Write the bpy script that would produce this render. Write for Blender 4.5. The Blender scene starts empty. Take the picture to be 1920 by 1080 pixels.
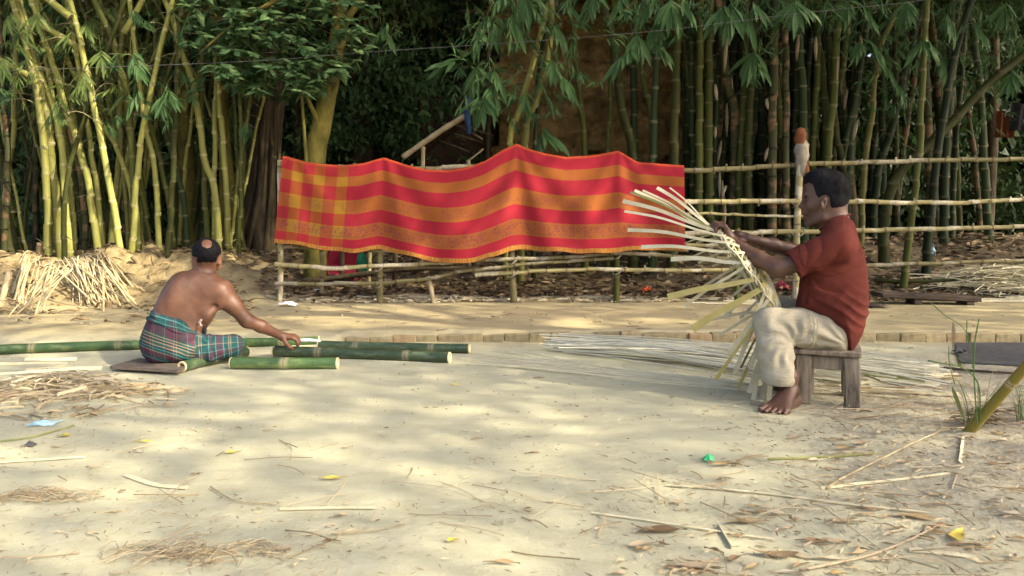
import bpy, math, random
import numpy as np
PI = math.pi
SC = bpy.context.scene
COL = SC.collection
# ---------------------------------------------------------------- camera, sky, sun, exposure
F_PX, HOR, H_CAM = 1400.0, 420.0, 0.85          # focal length in 1920-px units, horizon row, eye height
cam_d = bpy.data.cameras.new('camera'); cam = bpy.data.objects.new('camera', cam_d); COL.objects.link(cam)
cam.location = (0, 0, H_CAM); cam.rotation_euler = (PI/2, 0, 0)
cam_d.sensor_width = 36; cam_d.lens = 36*F_PX/1920; cam_d.shift_y = -(540-HOR)/1920
cam_d.clip_start = 0.05; cam_d.clip_end = 400
cam_d.dof.use_dof = True; cam_d.dof.focus_distance = 4.2; cam_d.dof.aperture_fstop = 9.0
SC.camera = cam
SUN = np.array([0.70, -0.36, 0.62]); SUN = SUN/np.linalg.norm(SUN)      # direction towards the sun
world = bpy.data.worlds.new('World'); SC.world = world; world.use_nodes = True
wn = world.node_tree; bg = wn.nodes['Background']
sky = wn.nodes.new('ShaderNodeTexSky'); sky.sky_type = 'NISHITA'; sky.sun_disc = False
sky.sun_elevation = math.asin(SUN[2]); sky.sun_rotation = math.atan2(SUN[0], SUN[1])
sky.air_density = 0.6; sky.dust_density = 7.0; sky.ozone_density = 0.2
wn.links.new(sky.outputs[0], bg.inputs[0]); bg.inputs[1].default_value = 0.15
sd = bpy.data.lights.new('sun', 'SUN'); sd.energy = 3.6; sd.angle = math.radians(0.55); sd.color = (1.0, 0.86, 0.62)
so = bpy.data.objects.new('sun', sd); COL.objects.link(so)
from mathutils import Vector, Matrix
so.rotation_euler = Vector(SUN).to_track_quat('Z', 'Y').to_euler(); so.location = (20, -10, 20)
SC.view_settings.view_transform = 'Standard'; SC.view_settings.look = 'None'
SC.view_settings.gamma = 1; SC.view_settings.use_curve_mapping = False
SC.view_settings.exposure = 1.92
SC.render.engine = 'CYCLES'
SC.cycles.max_bounces = 6; SC.cycles.diffuse_bounces = 4; SC.cycles.transparent_max_bounces = 4
SC.cycles.caustics_reflective = False; SC.cycles.caustics_refractive = False
SC.cycles.use_denoising = True

RND = random.Random(7); NR = np.random.default_rng(11)
U = RND.uniform
# ---------------------------------------------------------------- helpers
def W(u, v, D):
    return np.array([(u-960)/F_PX*D, D, H_CAM-(v-HOR)/F_PX*D])
def px(p):
    p = np.asarray(p); return 960+F_PX*p[..., 0]/p[..., 1], HOR+F_PX*(H_CAM-p[..., 2])/p[..., 1]
def sstep(a, b, x):
    t = np.clip((x-a)/(b-a), 0, 1); return t*t*(3-2*t)
_T = NR.random((256, 256)).astype(np.float32)
def vn(x, y):
    xi = np.floor(x).astype(int); yi = np.floor(y).astype(int); fx = x-xi; fy = y-yi
    fx = fx*fx*(3-2*fx); fy = fy*fy*(3-2*fy)
    g = lambda a, b: _T[a & 255, b & 255]
    return (g(xi, yi)*(1-fx)+g(xi+1, yi)*fx)*(1-fy)+(g(xi, yi+1)*(1-fx)+g(xi+1, yi+1)*fx)*fy
def fbm(x, y, o=4):
    s = 0; a = .5
    for i in range(o):
        s = s+a*vn(x*2**i+17*i, y*2**i+31*i); a *= .5
    return s-0.47
def gz(x, y):
    x = np.asarray(x, float); y = np.asarray(y, float)
    kb = np.where(x > -1.2, 0.02, 0.35+0*x)                      # crisp kerb on the right, a worn slope on the left
    z = 0.08*sstep(5.40-kb, 5.42+kb*0.6, y)
    z = z+0.012*fbm(x*1.1, y*1.1)+0.006*fbm(x*5, y*5)
    wl = sstep(-1.9, -3.1, x)
    lump = 0.34*fbm(x*1.9+4, y*1.6+1, 3)+0.17*fbm(x*5, y*5)-.10*np.clip(fbm(x*4+9, y*4+3, 3)*6-.6, 0, 1)
    z = z+wl*sstep(7.05, 7.95, y)*(0.44+lump)
    wr = sstep(1.2, 2.6, x)*(1-wl)
    z = z+wr*sstep(7.45, 9.3, y)*(0.56+0.5*0.28*fbm(x*2, y*2))
    wm = (1-wl)*(1-wr)
    z = z+wm*sstep(7.4, 11.5, y)*0.40
    z = z+sstep(7.6, 8.2, y)*0.05*fbm(x*4, y*4)
    wf = sstep(1.3, 2.3, x+0.35*(3.2-y))*sstep(4.2, 3.4, y)       # loose soil at the right front
    z = z+wf*(0.05*fbm(x*3+9, y*3)+0.035*fbm(x*11, y*11)+.01)
    return z
def G(u, v, lift=0.0):
    D = F_PX*H_CAM/max(v-HOR, 12.0)
    for _ in range(25):
        z = float(gz((u-960)/F_PX*D, D)); D = .5*D+.5*F_PX*(H_CAM-z)/max(v-HOR, 12.0)
    D = min(D, 14); x = (u-960)/F_PX*D
    return np.array([x, D, float(gz(x, D))+lift])

def link(name, data, parent=None, loc=None):
    o = bpy.data.objects.new(name, data); COL.objects.link(o)
    if parent is not None: o.parent = parent
    if loc is not None: o.location = tuple(loc)
    return o
def mesh_np(V, Q, T=None, uv=None, smooth=True):
    """V (n,3), Q (m,4) quads, T (k,3) tris, uv per vertex"""
    me = bpy.data.meshes.new('m'); V = np.asarray(V, np.float32)
    Q = np.zeros((0, 4), np.int32) if Q is None else np.asarray(Q, np.int32).reshape(-1, 4)
    T = np.zeros((0, 3), np.int32) if T is None else np.asarray(T, np.int32).reshape(-1, 3)
    me.vertices.add(len(V)); me.vertices.foreach_set('co', V.ravel())
    li = np.concatenate([Q.ravel(), T.ravel()]); me.loops.add(len(li)); me.loops.foreach_set('vertex_index', li)
    n = len(Q)+len(T); me.polygons.add(n)
    ls = np.concatenate([np.arange(len(Q))*4, len(Q)*4+np.arange(len(T))*3]).astype(np.int32)
    me.polygons.foreach_set('loop_start', ls)
    me.polygons.foreach_set('use_smooth', np.full(n, smooth))
    if uv is not None:
        l = me.uv_layers.new(name='UVMap'); l.data.foreach_set('uv', np.asarray(uv, np.float32)[li].ravel())
    me.update(calc_edges=True); me.validate(); return me
class MB:
    """collects quads / tris with uv"""
    def __init__(s): s.V = []; s.Q = []; s.T = []; s.uv = []; s.n = 0; s.flat = False
    def add(s, V, Q=None, T=None, uv=None):
        V = np.asarray(V, float)
        if Q is not None and len(Q): s.Q.append(np.asarray(Q)+s.n)
        if T is not None and len(T): s.T.append(np.asarray(T)+s.n)
        s.V.append(V); s.uv.append(np.zeros((len(V), 2)) if uv is None else np.asarray(uv)); s.n += len(V); return s
    def mesh(s, smooth=True):
        return mesh_np(np.concatenate(s.V), np.concatenate(s.Q) if s.Q else None, np.concatenate(s.T) if s.T else None,
                       np.concatenate(s.uv), smooth)
    def build(s, name, mat, parent=None, smooth=True, loc=None):
        me = s.mesh(smooth and not s.flat); me.materials.append(mat); return link(name, me, parent, loc)
def tag(o, label=None, cat=None, group=None, kind=None):
    if label: o['label'] = label
    if cat: o['category'] = cat
    if group: o['group'] = group
    if kind: o['kind'] = kind
    return o
def thing(name, label, cat, loc=(0, 0, 0), group=None):
    return tag(link(name, None, None, loc), label, cat, group)
def frames(P):
    P = np.asarray(P, float); T = np.gradient(P, axis=0); T /= np.linalg.norm(T, axis=1)[:, None]+1e-9
    n = np.cross(T[0], [0, 0, 1.0]);
    if np.linalg.norm(n) < .1: n = np.cross(T[0], [0, 1.0, 0])
    N = []
    for t in T:
        n = n-t*np.dot(n, t); n = n/np.linalg.norm(n); N.append(n.copy())
    N = np.array(N); return T, N, np.cross(T, N)
def smooth_path(P, n):
    P = np.asarray(P, float)
    if len(P) == 2: t = np.linspace(0, 1, n)[:, None]; return P[0]*(1-t)+P[1]*t
    d = np.r_[0, np.cumsum(np.linalg.norm(np.diff(P, axis=0), axis=1))]; s = np.linspace(0, d[-1], n)
    Q = np.vstack([2*P[0]-P[1], P, 2*P[-1]-P[-2]]); i = np.clip(np.searchsorted(d, s, 'right')-1, 0, len(P)-2)
    t = ((s-d[i])/(d[i+1]-d[i]))[:, None]; p0, p1, p2, p3 = Q[i], Q[i+1], Q[i+2], Q[i+3]
    return .5*(2*p1+(p2-p0)*t+(2*p0-5*p1+4*p2-p3)*t*t+(3*p1-p0-3*p2+p3)*t**3)
def tube(mb, P, r, k=8, cap=True, uvs=1.0):
    P = np.asarray(P, float); n = len(P); r = np.broadcast_to(np.asarray(r, float), (n,))
    T, N, B = frames(P); a = np.linspace(0, 2*PI, k, endpoint=False)
    V = P[:, None, :]+r[:, None, None]*(np.cos(a)[None, :, None]*N[:, None, :]+np.sin(a)[None, :, None]*B[:, None, :])
    L = np.r_[0, np.cumsum(np.linalg.norm(np.diff(P, axis=0), axis=1))]
    uv = np.stack([np.broadcast_to(a/(2*PI), (n, k)), np.broadcast_to(L[:, None]*uvs, (n, k))], -1)
    i = np.arange(n-1)[:, None]*k; j = np.arange(k)[None, :]; j2 = (j+1) % k
    Q = np.stack([i+j, i+j2, i+k+j2, i+k+j], -1).reshape(-1, 4); V = V.reshape(-1, 3); uv = uv.reshape(-1, 2)
    Tt = None
    if cap:
        c0, c1 = len(V), len(V)+1; V = np.vstack([V, P[0], P[-1]]); uv = np.vstack([uv, [.5, 0], [.5, L[-1]*uvs]])
        jj = np.arange(k); Tt = np.vstack([np.stack([np.full(k, c0), (jj+1) % k, jj], 1),
                                          np.stack([np.full(k, c1), (n-1)*k+jj, (n-1)*k+(jj+1) % k], 1)])
    mb.add(V, Q, Tt, uv)
def ribbon(mb, P, w, side, th=0.0012):
    """flat split strip with real thickness along P; side = width direction"""
    mb.flat = True; P = np.asarray(P, float); n = len(P); w = np.broadcast_to(np.asarray(w, float), (n,))[:, None]
    T = np.gradient(P, axis=0); T /= np.linalg.norm(T, axis=1)[:, None]+1e-9
    S = np.asarray(side, float)-T*(T@np.asarray(side, float))[:, None]; S /= np.linalg.norm(S, axis=1)[:, None]+1e-9
    N = np.cross(T, S)
    V = np.stack([P+S*w/2+N*th/2, P-S*w/2+N*th/2, P-S*w/2-N*th/2, P+S*w/2-N*th/2], 1).reshape(-1, 3)
    i = np.arange(n-1)[:, None]*4; j = np.arange(4)[None, :]; j2 = (j+1) % 4
    Q = np.stack([i+j, i+j2, i+4+j2, i+4+j], -1).reshape(-1, 4)
    Q = np.vstack([Q, [[0, 3, 2, 1]], [[(n-1)*4, (n-1)*4+1, (n-1)*4+2, (n-1)*4+3]]])
    L = np.linspace(0, 1, n)
    mb.add(V, Q, None, np.stack([np.tile([0, 1, 1, 0], n), np.repeat(L, 4)], 1))
BOXQ = np.array([[0, 3, 2, 1], [4, 5, 6, 7], [0, 1, 5, 4], [1, 2, 6, 5], [2, 3, 7, 6], [3, 0, 4, 7]])
def bevel_box(mb, c, s, R=None, b=0.004, jit=0.0, rnd=RND):
    """box with chamfered edges"""
    mb.flat = True; c = np.asarray(c, float); hx, hy, hz = np.asarray(s, float)/2; V = []
    for sx in (-1, 1):
        for sy in (-1, 1):
            for sz in (-1, 1):
                j = np.array([rnd.uniform(-jit, jit) for _ in range(3)])
                for ax in range(3):
                    q = np.array([hx-b, hy-b, hz-b]); q[ax] += b; V.append(q*[sx, sy, sz]+j)
    V = np.array(V)
    id = lambda sx, sy, sz, ax: ((sx > 0)*4+(sy > 0)*2+(sz > 0))*3+ax
    Q = []; T = []
    sg = (-1, 1)
    for ax in range(3):
        o = [a for a in range(3) if a != ax]
        for s1 in sg:
            def k(a, b_): t = [0, 0, 0]; t[ax] = s1; t[o[0]] = a; t[o[1]] = b_; return tuple(t)
            Q.append([id(*k(-1, -1), ax), id(*k(1, -1), ax), id(*k(1, 1), ax), id(*k(-1, 1), ax)])
    for ax in range(3):
        o = [a for a in range(3) if a != ax]
        for s1 in sg:
            for s2 in sg:
                p = [0, 0, 0]; p[o[0]] = s1; p[o[1]] = s2
                a = list(p); a[ax] = -1; c_ = list(p); c_[ax] = 1
                Q.append([id(*a, o[0]), id(*c_, o[0]), id(*c_, o[1]), id(*a, o[1])])
    for sx in sg:
        for sy in sg:
            for sz in sg: T.append([id(sx, sy, sz, 0), id(sx, sy, sz, 1), id(sx, sy, sz, 2)])
    # fix winding
    def fix(F):
        F = np.array(F)
        for q in F:
            n = np.cross(V[q[1]]-V[q[0]], V[q[2]]-V[q[0]])
            if n@V[q].mean(0) < 0: q[:] = q[::-1]
        return F
    Q = fix(Q); T = fix(T)
    if R is not None: V = V@np.asarray(R).T
    mb.add(V+c, Q, T, V[:, :2])
def rotz(a): c, s = math.cos(a), math.sin(a); return np.array([[c, -s, 0], [s, c, 0], [0, 0, 1.0]])
def euler(rx, ry, rz): return np.array(Matrix.Rotation(rz, 3, 'Z')@Matrix.Rotation(ry, 3, 'Y')@Matrix.Rotation(rx, 3, 'X'))

# ---------------------------------------------------------------- materials
def lin(*c): return tuple(c)+(1.0,)
class N:
    """tiny node-tree helper"""
    def __init__(s, name):
        s.m = bpy.data.materials.new(name); s.m.use_nodes = True; s.t = s.m.node_tree; s.t.nodes.clear()
        s.out = s.t.nodes.new('ShaderNodeOutputMaterial')
    def n(s, typ, ins=None, **kw):
        nd = s.t.nodes.new('ShaderNode'+typ)
        for k, v in kw.items(): setattr(nd, k, v)
        for k, v in (ins or {}).items():
            if hasattr(v, 'links') or isinstance(v, bpy.types.NodeSocket): s.t.links.new(v, nd.inputs[k])
            else: nd.inputs[k].default_value = v
        return nd
    def noise(s, vec, scale, detail=4, rough=.55, dist=0): return s.n('TexNoise', {'Vector': vec, 'Scale': scale, 'Detail': detail, 'Roughness': rough, 'Distortion': dist}).outputs['Fac']
    def ramp(s, fac, stops, interp='LINEAR'):
        r = s.n('ValToRGB', {'Fac': fac}); e = r.color_ramp; e.interpolation = interp
        while len(e.elements) > 1: e.elements.remove(e.elements[-1])
        e.elements[0].position = stops[0][0]; e.elements[0].color = (*stops[0][1], 1) if len(stops[0][1]) == 3 else stops[0][1]
        for p, c in stops[1:]:
            el = e.elements.new(p); el.color = (*c, 1)
        return r.outputs['Color']
    def math(s, op, a, b=0.0, c=0.0): return s.n('Math', {0: a, 1: b, 2: c}, operation=op).outputs[0]
    def mix(s, fac, a, b, mode='MIX'):
        nd = s.n('Mix', data_type='RGBA', blend_type=mode)
        for k, v in ((0, fac), (6, a), (7, b)):
            if isinstance(v, bpy.types.NodeSocket): s.t.links.new(v, nd.inputs[k])
            else: nd.inputs[k].default_value = v if not isinstance(v, tuple) or len(v) == 4 else (*v, 1)
        return nd.outputs[2]
    def coord(s, k='Object'): return s.n('TexCoord').outputs[k]
    def mapv(s, vec, sc=(1, 1, 1), loc=(0, 0, 0)): return s.n('Mapping', {'Vector': vec, 'Scale': sc, 'Location': loc}).outputs[0]
    def bump(s, h, strength=.4, dist=.01): return s.n('Bump', {'Height': h, 'Strength': strength, 'Distance': dist}).outputs[0]
    def bsdf(s, col, rough=.7, normal=None, spec=.3, trans=None, sss=None):
        ins = {'Base Color': col, 'Roughness': rough, 'Specular IOR Level': spec}
        if normal is not None: ins['Normal'] = normal
        b = s.n('BsdfPrincipled', ins).outputs[0]
        if sss:
            nd = s.t.nodes[-1]; nd.inputs['Subsurface Weight'].default_value = sss
            nd.inputs['Subsurface Radius'].default_value = (1, .35, .2); nd.inputs['Subsurface Scale'].default_value = .012
        if trans:
            tr = s.n('BsdfTranslucent', {'Color': col}).outputs[0]
            b = s.n('MixShader', {0: trans, 1: b, 2: tr}).outputs[0]
        s.t.links.new(b, s.out.inputs[0]); return s.m
def vary(n, col, amt=.35):
    """per-object brightness variation"""
    r = n.n('ObjectInfo').outputs['Random']; f = n.math('MULTIPLY_ADD', r, amt, 1-amt/2)
    return n.n('VectorMath', {0: col, 'Scale': f}, operation='SCALE').outputs[0]

def m_ground():
    n = N('earth'); o = n.coord(); xyz = n.n('SeparateXYZ', {0: o})
    big = n.noise(o, .9, 5); mid = n.noise(n.mapv(o, (1, 2.2, 1)), 6, 6, .65); fine = n.noise(o, 60, 5, .7)
    c = n.ramp(mid, [(.3, (.37, .362, .245)), (.5, (.405, .398, .278)), (.7, (.44, .432, .315))])
    c = n.mix(n.math('MULTIPLY', n.n('MapRange', {0: n.noise(n.mapv(o, (.6, 2.4, 1)), 2.2, 6, .7), 1: .5, 2: .72}).outputs[0], .2), c, (.33, .31, .215))
    c = n.mix(n.math('MULTIPLY', n.n('MapRange', {0: n.noise(o, 95, 3, .8), 1: .58, 2: .72}).outputs[0], .35), c, (.27, .24, .165))
    # rough crumbly soil: right front, and the bank behind the fence
    sx = n.math('MULTIPLY_ADD', xyz.outputs[1], -.35, xyz.outputs[0]); sx = n.math('ADD', sx, 1.1); sx = n.math('ADD', sx, n.math('MULTIPLY', big, 1.6))
    rf = n.n('MapRange', {0: sx, 1: 1.9, 2: 3.1}).outputs[0]
    yf = n.n('MapRange', {0: xyz.outputs[1], 1: 5.2, 2: 4.2}).outputs[0]; rf = n.math('MULTIPLY', rf, yf)
    c = n.mix(rf, c, n.ramp(n.noise(o, 22, 6, .75), [(.3, (.18, .155, .11)), (.45, (.31, .28, .21)), (.7, (.44, .41, .32))]))
    pathy = n.n('MapRange', {0: n.math('ADD', xyz.outputs[1], n.math('MULTIPLY', big, .5)), 1: 5.4, 2: 5.75}).outputs[0]
    c = n.mix(n.math('MULTIPLY', pathy, .8), c, n.ramp(mid, [(.3, (.25, .20, .105)), (.7, (.36, .30, .165))]))
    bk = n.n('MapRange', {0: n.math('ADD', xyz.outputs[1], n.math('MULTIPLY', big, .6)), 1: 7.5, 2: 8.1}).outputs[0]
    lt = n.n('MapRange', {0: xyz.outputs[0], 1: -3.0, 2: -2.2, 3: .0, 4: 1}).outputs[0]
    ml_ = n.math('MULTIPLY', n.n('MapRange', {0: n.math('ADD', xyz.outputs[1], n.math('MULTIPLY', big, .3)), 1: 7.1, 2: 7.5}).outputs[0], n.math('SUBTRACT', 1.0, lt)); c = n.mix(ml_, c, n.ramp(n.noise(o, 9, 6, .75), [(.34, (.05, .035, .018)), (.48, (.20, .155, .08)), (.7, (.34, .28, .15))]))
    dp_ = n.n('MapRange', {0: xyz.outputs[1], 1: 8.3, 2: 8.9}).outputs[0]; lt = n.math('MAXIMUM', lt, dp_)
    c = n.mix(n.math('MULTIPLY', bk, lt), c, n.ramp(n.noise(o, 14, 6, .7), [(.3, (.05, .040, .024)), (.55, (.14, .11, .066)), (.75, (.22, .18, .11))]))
    v = n.n('TexVoronoi', {'Vector': o, 'Scale': 55.0}).outputs['Distance']
    speck = n.math('LESS_THAN', v, .07); c = n.mix(n.math('MULTIPLY', speck, n.math('GREATER_THAN', fine, .6)), c, (.16, .13, .09))
    tr = n.noise(n.mapv(o, (.7, 5, 1)), 3, 6, .6)
    h0_ = n.math('MULTIPLY', n.noise(n.mapv(o, (1, 1.3, 1)), 4.5, 4, .6), .9)
    h = n.math('ADD', h0_, n.math('MULTIPLY', n.math('ADD', fine, n.math('MULTIPLY', n.noise(o, 18, 6, .7), 2.0)), n.math('MULTIPLY_ADD', rf, 1.6, .45)), n.math('MULTIPLY', tr, .8)); h = n.math('ADD', h, n.math('MULTIPLY', n.math('MULTIPLY', rf, n.noise(o, 9, 5, .8)), 3.5))
    return n.bsdf(c, .92, n.bump(h, .5, .012), .15)
def m_culm(name, a, b, ring, sheath=None, rough=.42, spec=.12, patch=None, vr=.9):
    n = N(name); uv = n.coord('UV'); o = n.coord(); s = n.n('SeparateXYZ', {0: uv})
    c = n.mix(n.noise(n.mapv(o, (3, 3, .8)), 2.5, 4), lin(*a), lin(*b))
    fr = n.math('FRACT', s.outputs[1]); d = n.math('ABSOLUTE', n.math('SUBTRACT', fr, .5)); d = n.math('SUBTRACT', .5, d)
    c = n.mix(n.n('MapRange', {0: d, 1: .055, 2: .015}).outputs[0], c, lin(*ring))
    c = n.mix(n.math('MULTIPLY', n.n('MapRange', {0: n.noise(n.mapv(o, (30, 30, 2)), 2, 4, .7), 1: .5, 2: .75}).outputs[0], .6), c, lin(*[x*.55 for x in a]))
    dk = n.n('MapRange', {0: d, 1: .0, 2: .012, 3: .35, 4: 1}).outputs[0]
    c = n.n('VectorMath', {0: c, 'Scale': dk}, operation='SCALE').outputs[0]
    if sheath:
        f = n.n('MapRange', {0: n.noise(n.mapv(o, (1.5, 1.5, 2.3)), 2.2, 3, .5), 1: .53, 2: .56}).outputs[0]
        c = n.mix(f, c, n.ramp(n.noise(n.mapv(o, (40, 40, 3)), 2, 3), [(.3, tuple(x*.5 for x in sheath)), (.7, sheath)]))
    if patch:
        pm = n.n('MapRange', {0: n.noise(n.mapv(o, (2, 9, 9)), 2.2, 6, .7), 1: .52, 2: .66}).outputs[0]; c = n.mix(n.math('MULTIPLY', pm, .75), c, lin(*patch))
    c = vary(n, c, vr)
    return n.bsdf(c, rough, n.bump(n.noise(n.mapv(o, (60, 60, 5)), 3, 3), .15, .004), spec)
def m_leaf(name, a, b, tr=.35, rough=.55, spec=.2):
    n = N(name); g = n.n('NewGeometry').outputs['Random Per Island']
    c = n.ramp(g, [(0, a), (.5, tuple((x+y)/2 for x, y in zip(a, b))), (1, b)])
    return n.bsdf(c, rough, None, spec, tr)
def m_simple(name, a, b, scale=8, rough=.8, bumps=.3, stretch=(1, 1, 1), spec=.2, trans=None, coordk='Object', dist=.004, vr=0):
    n = N(name); o = n.mapv(n.coord(coordk), stretch); f = n.noise(o, scale, 6, .65)
    c = n.ramp(f, [(.32, a), (.68, b)])
    if vr: c = vary(n, c, vr)
    return n.bsdf(c, rough, n.bump(n.noise(o, scale*4, 5, .7), bumps, dist), spec, trans)
M = {}
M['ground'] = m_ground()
M['culm_lit'] = m_culm('culm_sunlit_yellow_green', (.13, .15, .035), (.27, .25, .075), (.38, .35, .18), None)  # sunlight on the bright stems is put into this lighter colour
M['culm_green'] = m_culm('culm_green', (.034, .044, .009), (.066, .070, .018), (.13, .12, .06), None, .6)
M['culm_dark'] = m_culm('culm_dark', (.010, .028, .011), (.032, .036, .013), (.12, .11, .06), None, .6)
M['culm_tan'] = m_culm('culm_tan', (.035, .042, .016), (.060, .060, .024), (.03, .024, .015), (.19, .12, .062), .6)
M['rail'] = m_culm('dry_bamboo', (.16, .145, .065), (.27, .235, .12), (.11, .09, .05), (.42, .38, .27), .6)
M['pole'] = m_culm('fresh_bamboo', (.022, .068, .030), (.085, .14, .042), (.30, .27, .15), None, .32, .4, (.20, .25, .10), .4)
M['pole_dark'] = m_culm('fresh_dark_bamboo', (.014, .040, .026), (.075, .105, .045), (.22, .21, .13), None, .35, .4, (.15, .20, .11), .5)
M['cut'] = m_simple('cut_bamboo_end', (.50, .40, .20), (.72, .62, .40), 30)
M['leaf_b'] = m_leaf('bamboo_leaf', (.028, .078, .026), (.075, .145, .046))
M['leaf_lit'] = m_leaf('bamboo_leaf_sunlit', (.055, .10, .022), (.12, .16, .045))  # paler copy of the bamboo leaf: sunlight on the left clump as colour
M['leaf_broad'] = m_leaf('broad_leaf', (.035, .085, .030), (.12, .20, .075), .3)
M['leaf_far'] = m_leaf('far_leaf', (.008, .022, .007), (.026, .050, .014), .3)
M['leaf_dry'] = m_leaf('dry_leaf', (.24, .18, .10), (.50, .43, .29), .15, .75, .1)
M['litter'] = m_leaf('leaf_litter', (.04, .030, .018), (.28, .21, .125), .05, .8, .1)
M['shaving'] = m_leaf('shavings', (.32, .26, .15), (.56, .50, .36), .1, .7, .15)
M['strip'] = m_simple('split_bamboo', (.46, .42, .26), (.60, .56, .40), 12, .5, .15, (1, 1, 1), .3, vr=.3)
M['strip_y'] = m_simple('yellow_split_bamboo', (.38, .32, .10), (.50, .42, .17), 12, .45, .15, (1, 1, 1), .3)
M['strip_g'] = m_simple('green_split_bamboo', (.14, .16, .05), (.28, .28, .11), 12, .5, .15, (1, 1, 1), .3)
M['stick'] = m_simple('pale_split_sticks', (.27, .21, .11), (.43, .37, .24), 9, .6, .3, vr=.35)
M['bark_moss_sun'] = m_simple('mossy_sunlit_bark', (.035, .036, .010), (.17, .145, .032), 5, .95, 1, (1, 1, .6), dist=.015)  # yellow is moss, and also sunlight painted onto the speckled trunk
M['bark'] = m_simple('brown_bark', (.025, .021, .012), (.085, .067, .038), 7, .9, .8, (2, 2, .4), dist=.02)
M['bark_root'] = m_simple('root_bark', (.10, .075, .04), (.26, .20, .11), 9, .9, .5)
M['crumb'] = m_leaf('crumbs', (.12, .09, .055), (.34, .28, .19), .05, .85, .05)
M['culm_mid'] = m_culm('culm_olive', (.065, .068, .015), (.11, .10, .028), (.16, .15, .07), None, .55)
M['rag_pink'] = m_simple('pinkish_packet', (.22, .13, .12), (.42, .34, .32), 60, .5, .5)
M['mud'] = m_simple('mud_wall', (.08, .052, .02), (.40, .27, .11), 3.2, .95, 1, dist=.05)
M['tin'] = m_simple('weathered_tin', (.10, .12, .06), (.22, .22, .13), 3, .6, .2)
M['rust'] = m_simple('dark_thatch_sheet', (.03, .02, .014), (.08, .045, .03), 5, .8, .4)
M['wood'] = m_simple('grey_weathered_wood', (.07, .056, .040), (.30, .255, .19), 5, .8, .9, (6, 6, 1), dist=.004)
M['plank'] = m_simple('old_plank', (.10, .08, .06), (.20, .165, .13), 6, .8, .8, (1, 7, 7), dist=.004)
M['plank_dark'] = m_simple('dark_plank', (.03, .023, .018), (.085, .066, .05), 6, .85, .8, (1, 7, 7), dist=.005)
M['brick'] = m_simple('worn_brick', (.18, .15, .085), (.33, .28, .165), 14, .95, 1, vr=.3, dist=.008)
M['brick_red'] = m_simple('worn_red_brick', (.23, .16, .085), (.35, .27, .155), 14, .95, 1, dist=.008)
M['strip_d'] = m_simple('dry_white_strips', (.56, .54, .40), (.74, .72, .58), 12, .5, .15, vr=.45)
M['wire'] = m_simple('grey_wire', (.08, .08, .08), (.12, .12, .12), 3, .5, 0)
M['black'] = m_simple('black_cloth', (.012, .012, .014), (.03, .03, .034), 12, .8, .2)
M['blue'] = m_simple('blue_plastic', (.25, .50, .62), (.55, .72, .78), 18, .35, .3)
M['bluestr'] = m_simple('blue_string', (.03, .07, .17), (.06, .11, .24), 18, .5, .3)
M['white_pl'] = m_simple('white_plastic', (.55, .55, .57), (.75, .75, .78), 20, .4, .5)
M['orange_pl'] = m_simple('orange_plastic', (.55, .06, .02), (.65, .12, .03), 14, .4, .5, trans=.3)
M['red_pl'] = m_simple('red_plastic', (.16, .012, .03), (.22, .02, .04), 6, .45, .1)
M['green_pl'] = m_simple('green_plastic', (.03, .35, .12), (.06, .5, .2), 14, .4, .3)
M['green_cl'] = m_simple('dark_green_plastic', (.01, .10, .06), (.02, .16, .10), 14, .5, .3)
M['rag'] = m_simple('pale_rag', (.2, .185, .14), (.32, .29, .23), 24, .9, .6)
M['orange_cl'] = m_simple('orange_rag', (.13, .045, .018), (.20, .075, .03), 20, .9, .5)
M['grey_mat'] = m_simple('grey_matting', (.045, .045, .047), (.085, .085, .088), 20, .9, .4)
M['pole_y'] = m_culm('yellow_pole', (.21, .13, .025), (.12, .13, .03), (.30, .25, .12), None, .35)
M['green_stem'] = m_simple('green_grass_stem', (.06, .12, .03), (.13, .19, .06), 10, .6, .1)
# ================================================================ SETTING: ground
xs = np.concatenate([np.linspace(-70, -9.2, 24), np.arange(-9, 9.01, .05), np.linspace(9.2, 70, 24)])
ys = np.concatenate([np.linspace(-60, 0.2, 24), np.arange(.3, 5.2, .045), np.arange(5.2, 5.7, .02), np.arange(5.7, 12.5, .05), np.linspace(12.7, 90, 30)])
XX, YY = np.meshgrid(xs, ys); ZZ = gz(XX, YY)
nx, ny = len(xs), len(ys); i = np.arange(ny-1)[:, None]*nx+np.arange(nx-1)[None, :]
gq = np.stack([i, i+1, i+nx+1, i+nx], -1).reshape(-1, 4)
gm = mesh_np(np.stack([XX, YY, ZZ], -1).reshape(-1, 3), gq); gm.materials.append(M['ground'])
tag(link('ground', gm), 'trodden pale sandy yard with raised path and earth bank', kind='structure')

# kerb of worn bricks at the edge of the raised path: each brick a part
kerb = link('kerb', None, None, (0, 5.40, 0)); tag(kerb, 'low kerb of worn bricks along the edge of the raised path', kind='structure')
bv = []
for k in range(6):
    mb = MB(); bevel_box(mb, (0, 0, 0), (.150+.006*k, .11, .088), b=.006, jit=.006); me = mb.mesh(False)
    me.materials.append(M['brick_red'] if k == 2 else M['brick']); bv.append(me)
x = -1.2
while x < 4.3:
    k = RND.choice([0, 1, 3, 4, 5, 0, 1, 3, 2, 4]) ; w = .150+.006*k
    o = link('brick', bv[k], kerb, (x+w/2, U(.018, .034), .026+U(-.014, .006)-max(0, .6-x)*.016))
    o.rotation_euler = (U(-.04, .04), U(-.03, .03), U(-.05, .05)); x += w+U(.0, .006)

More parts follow.
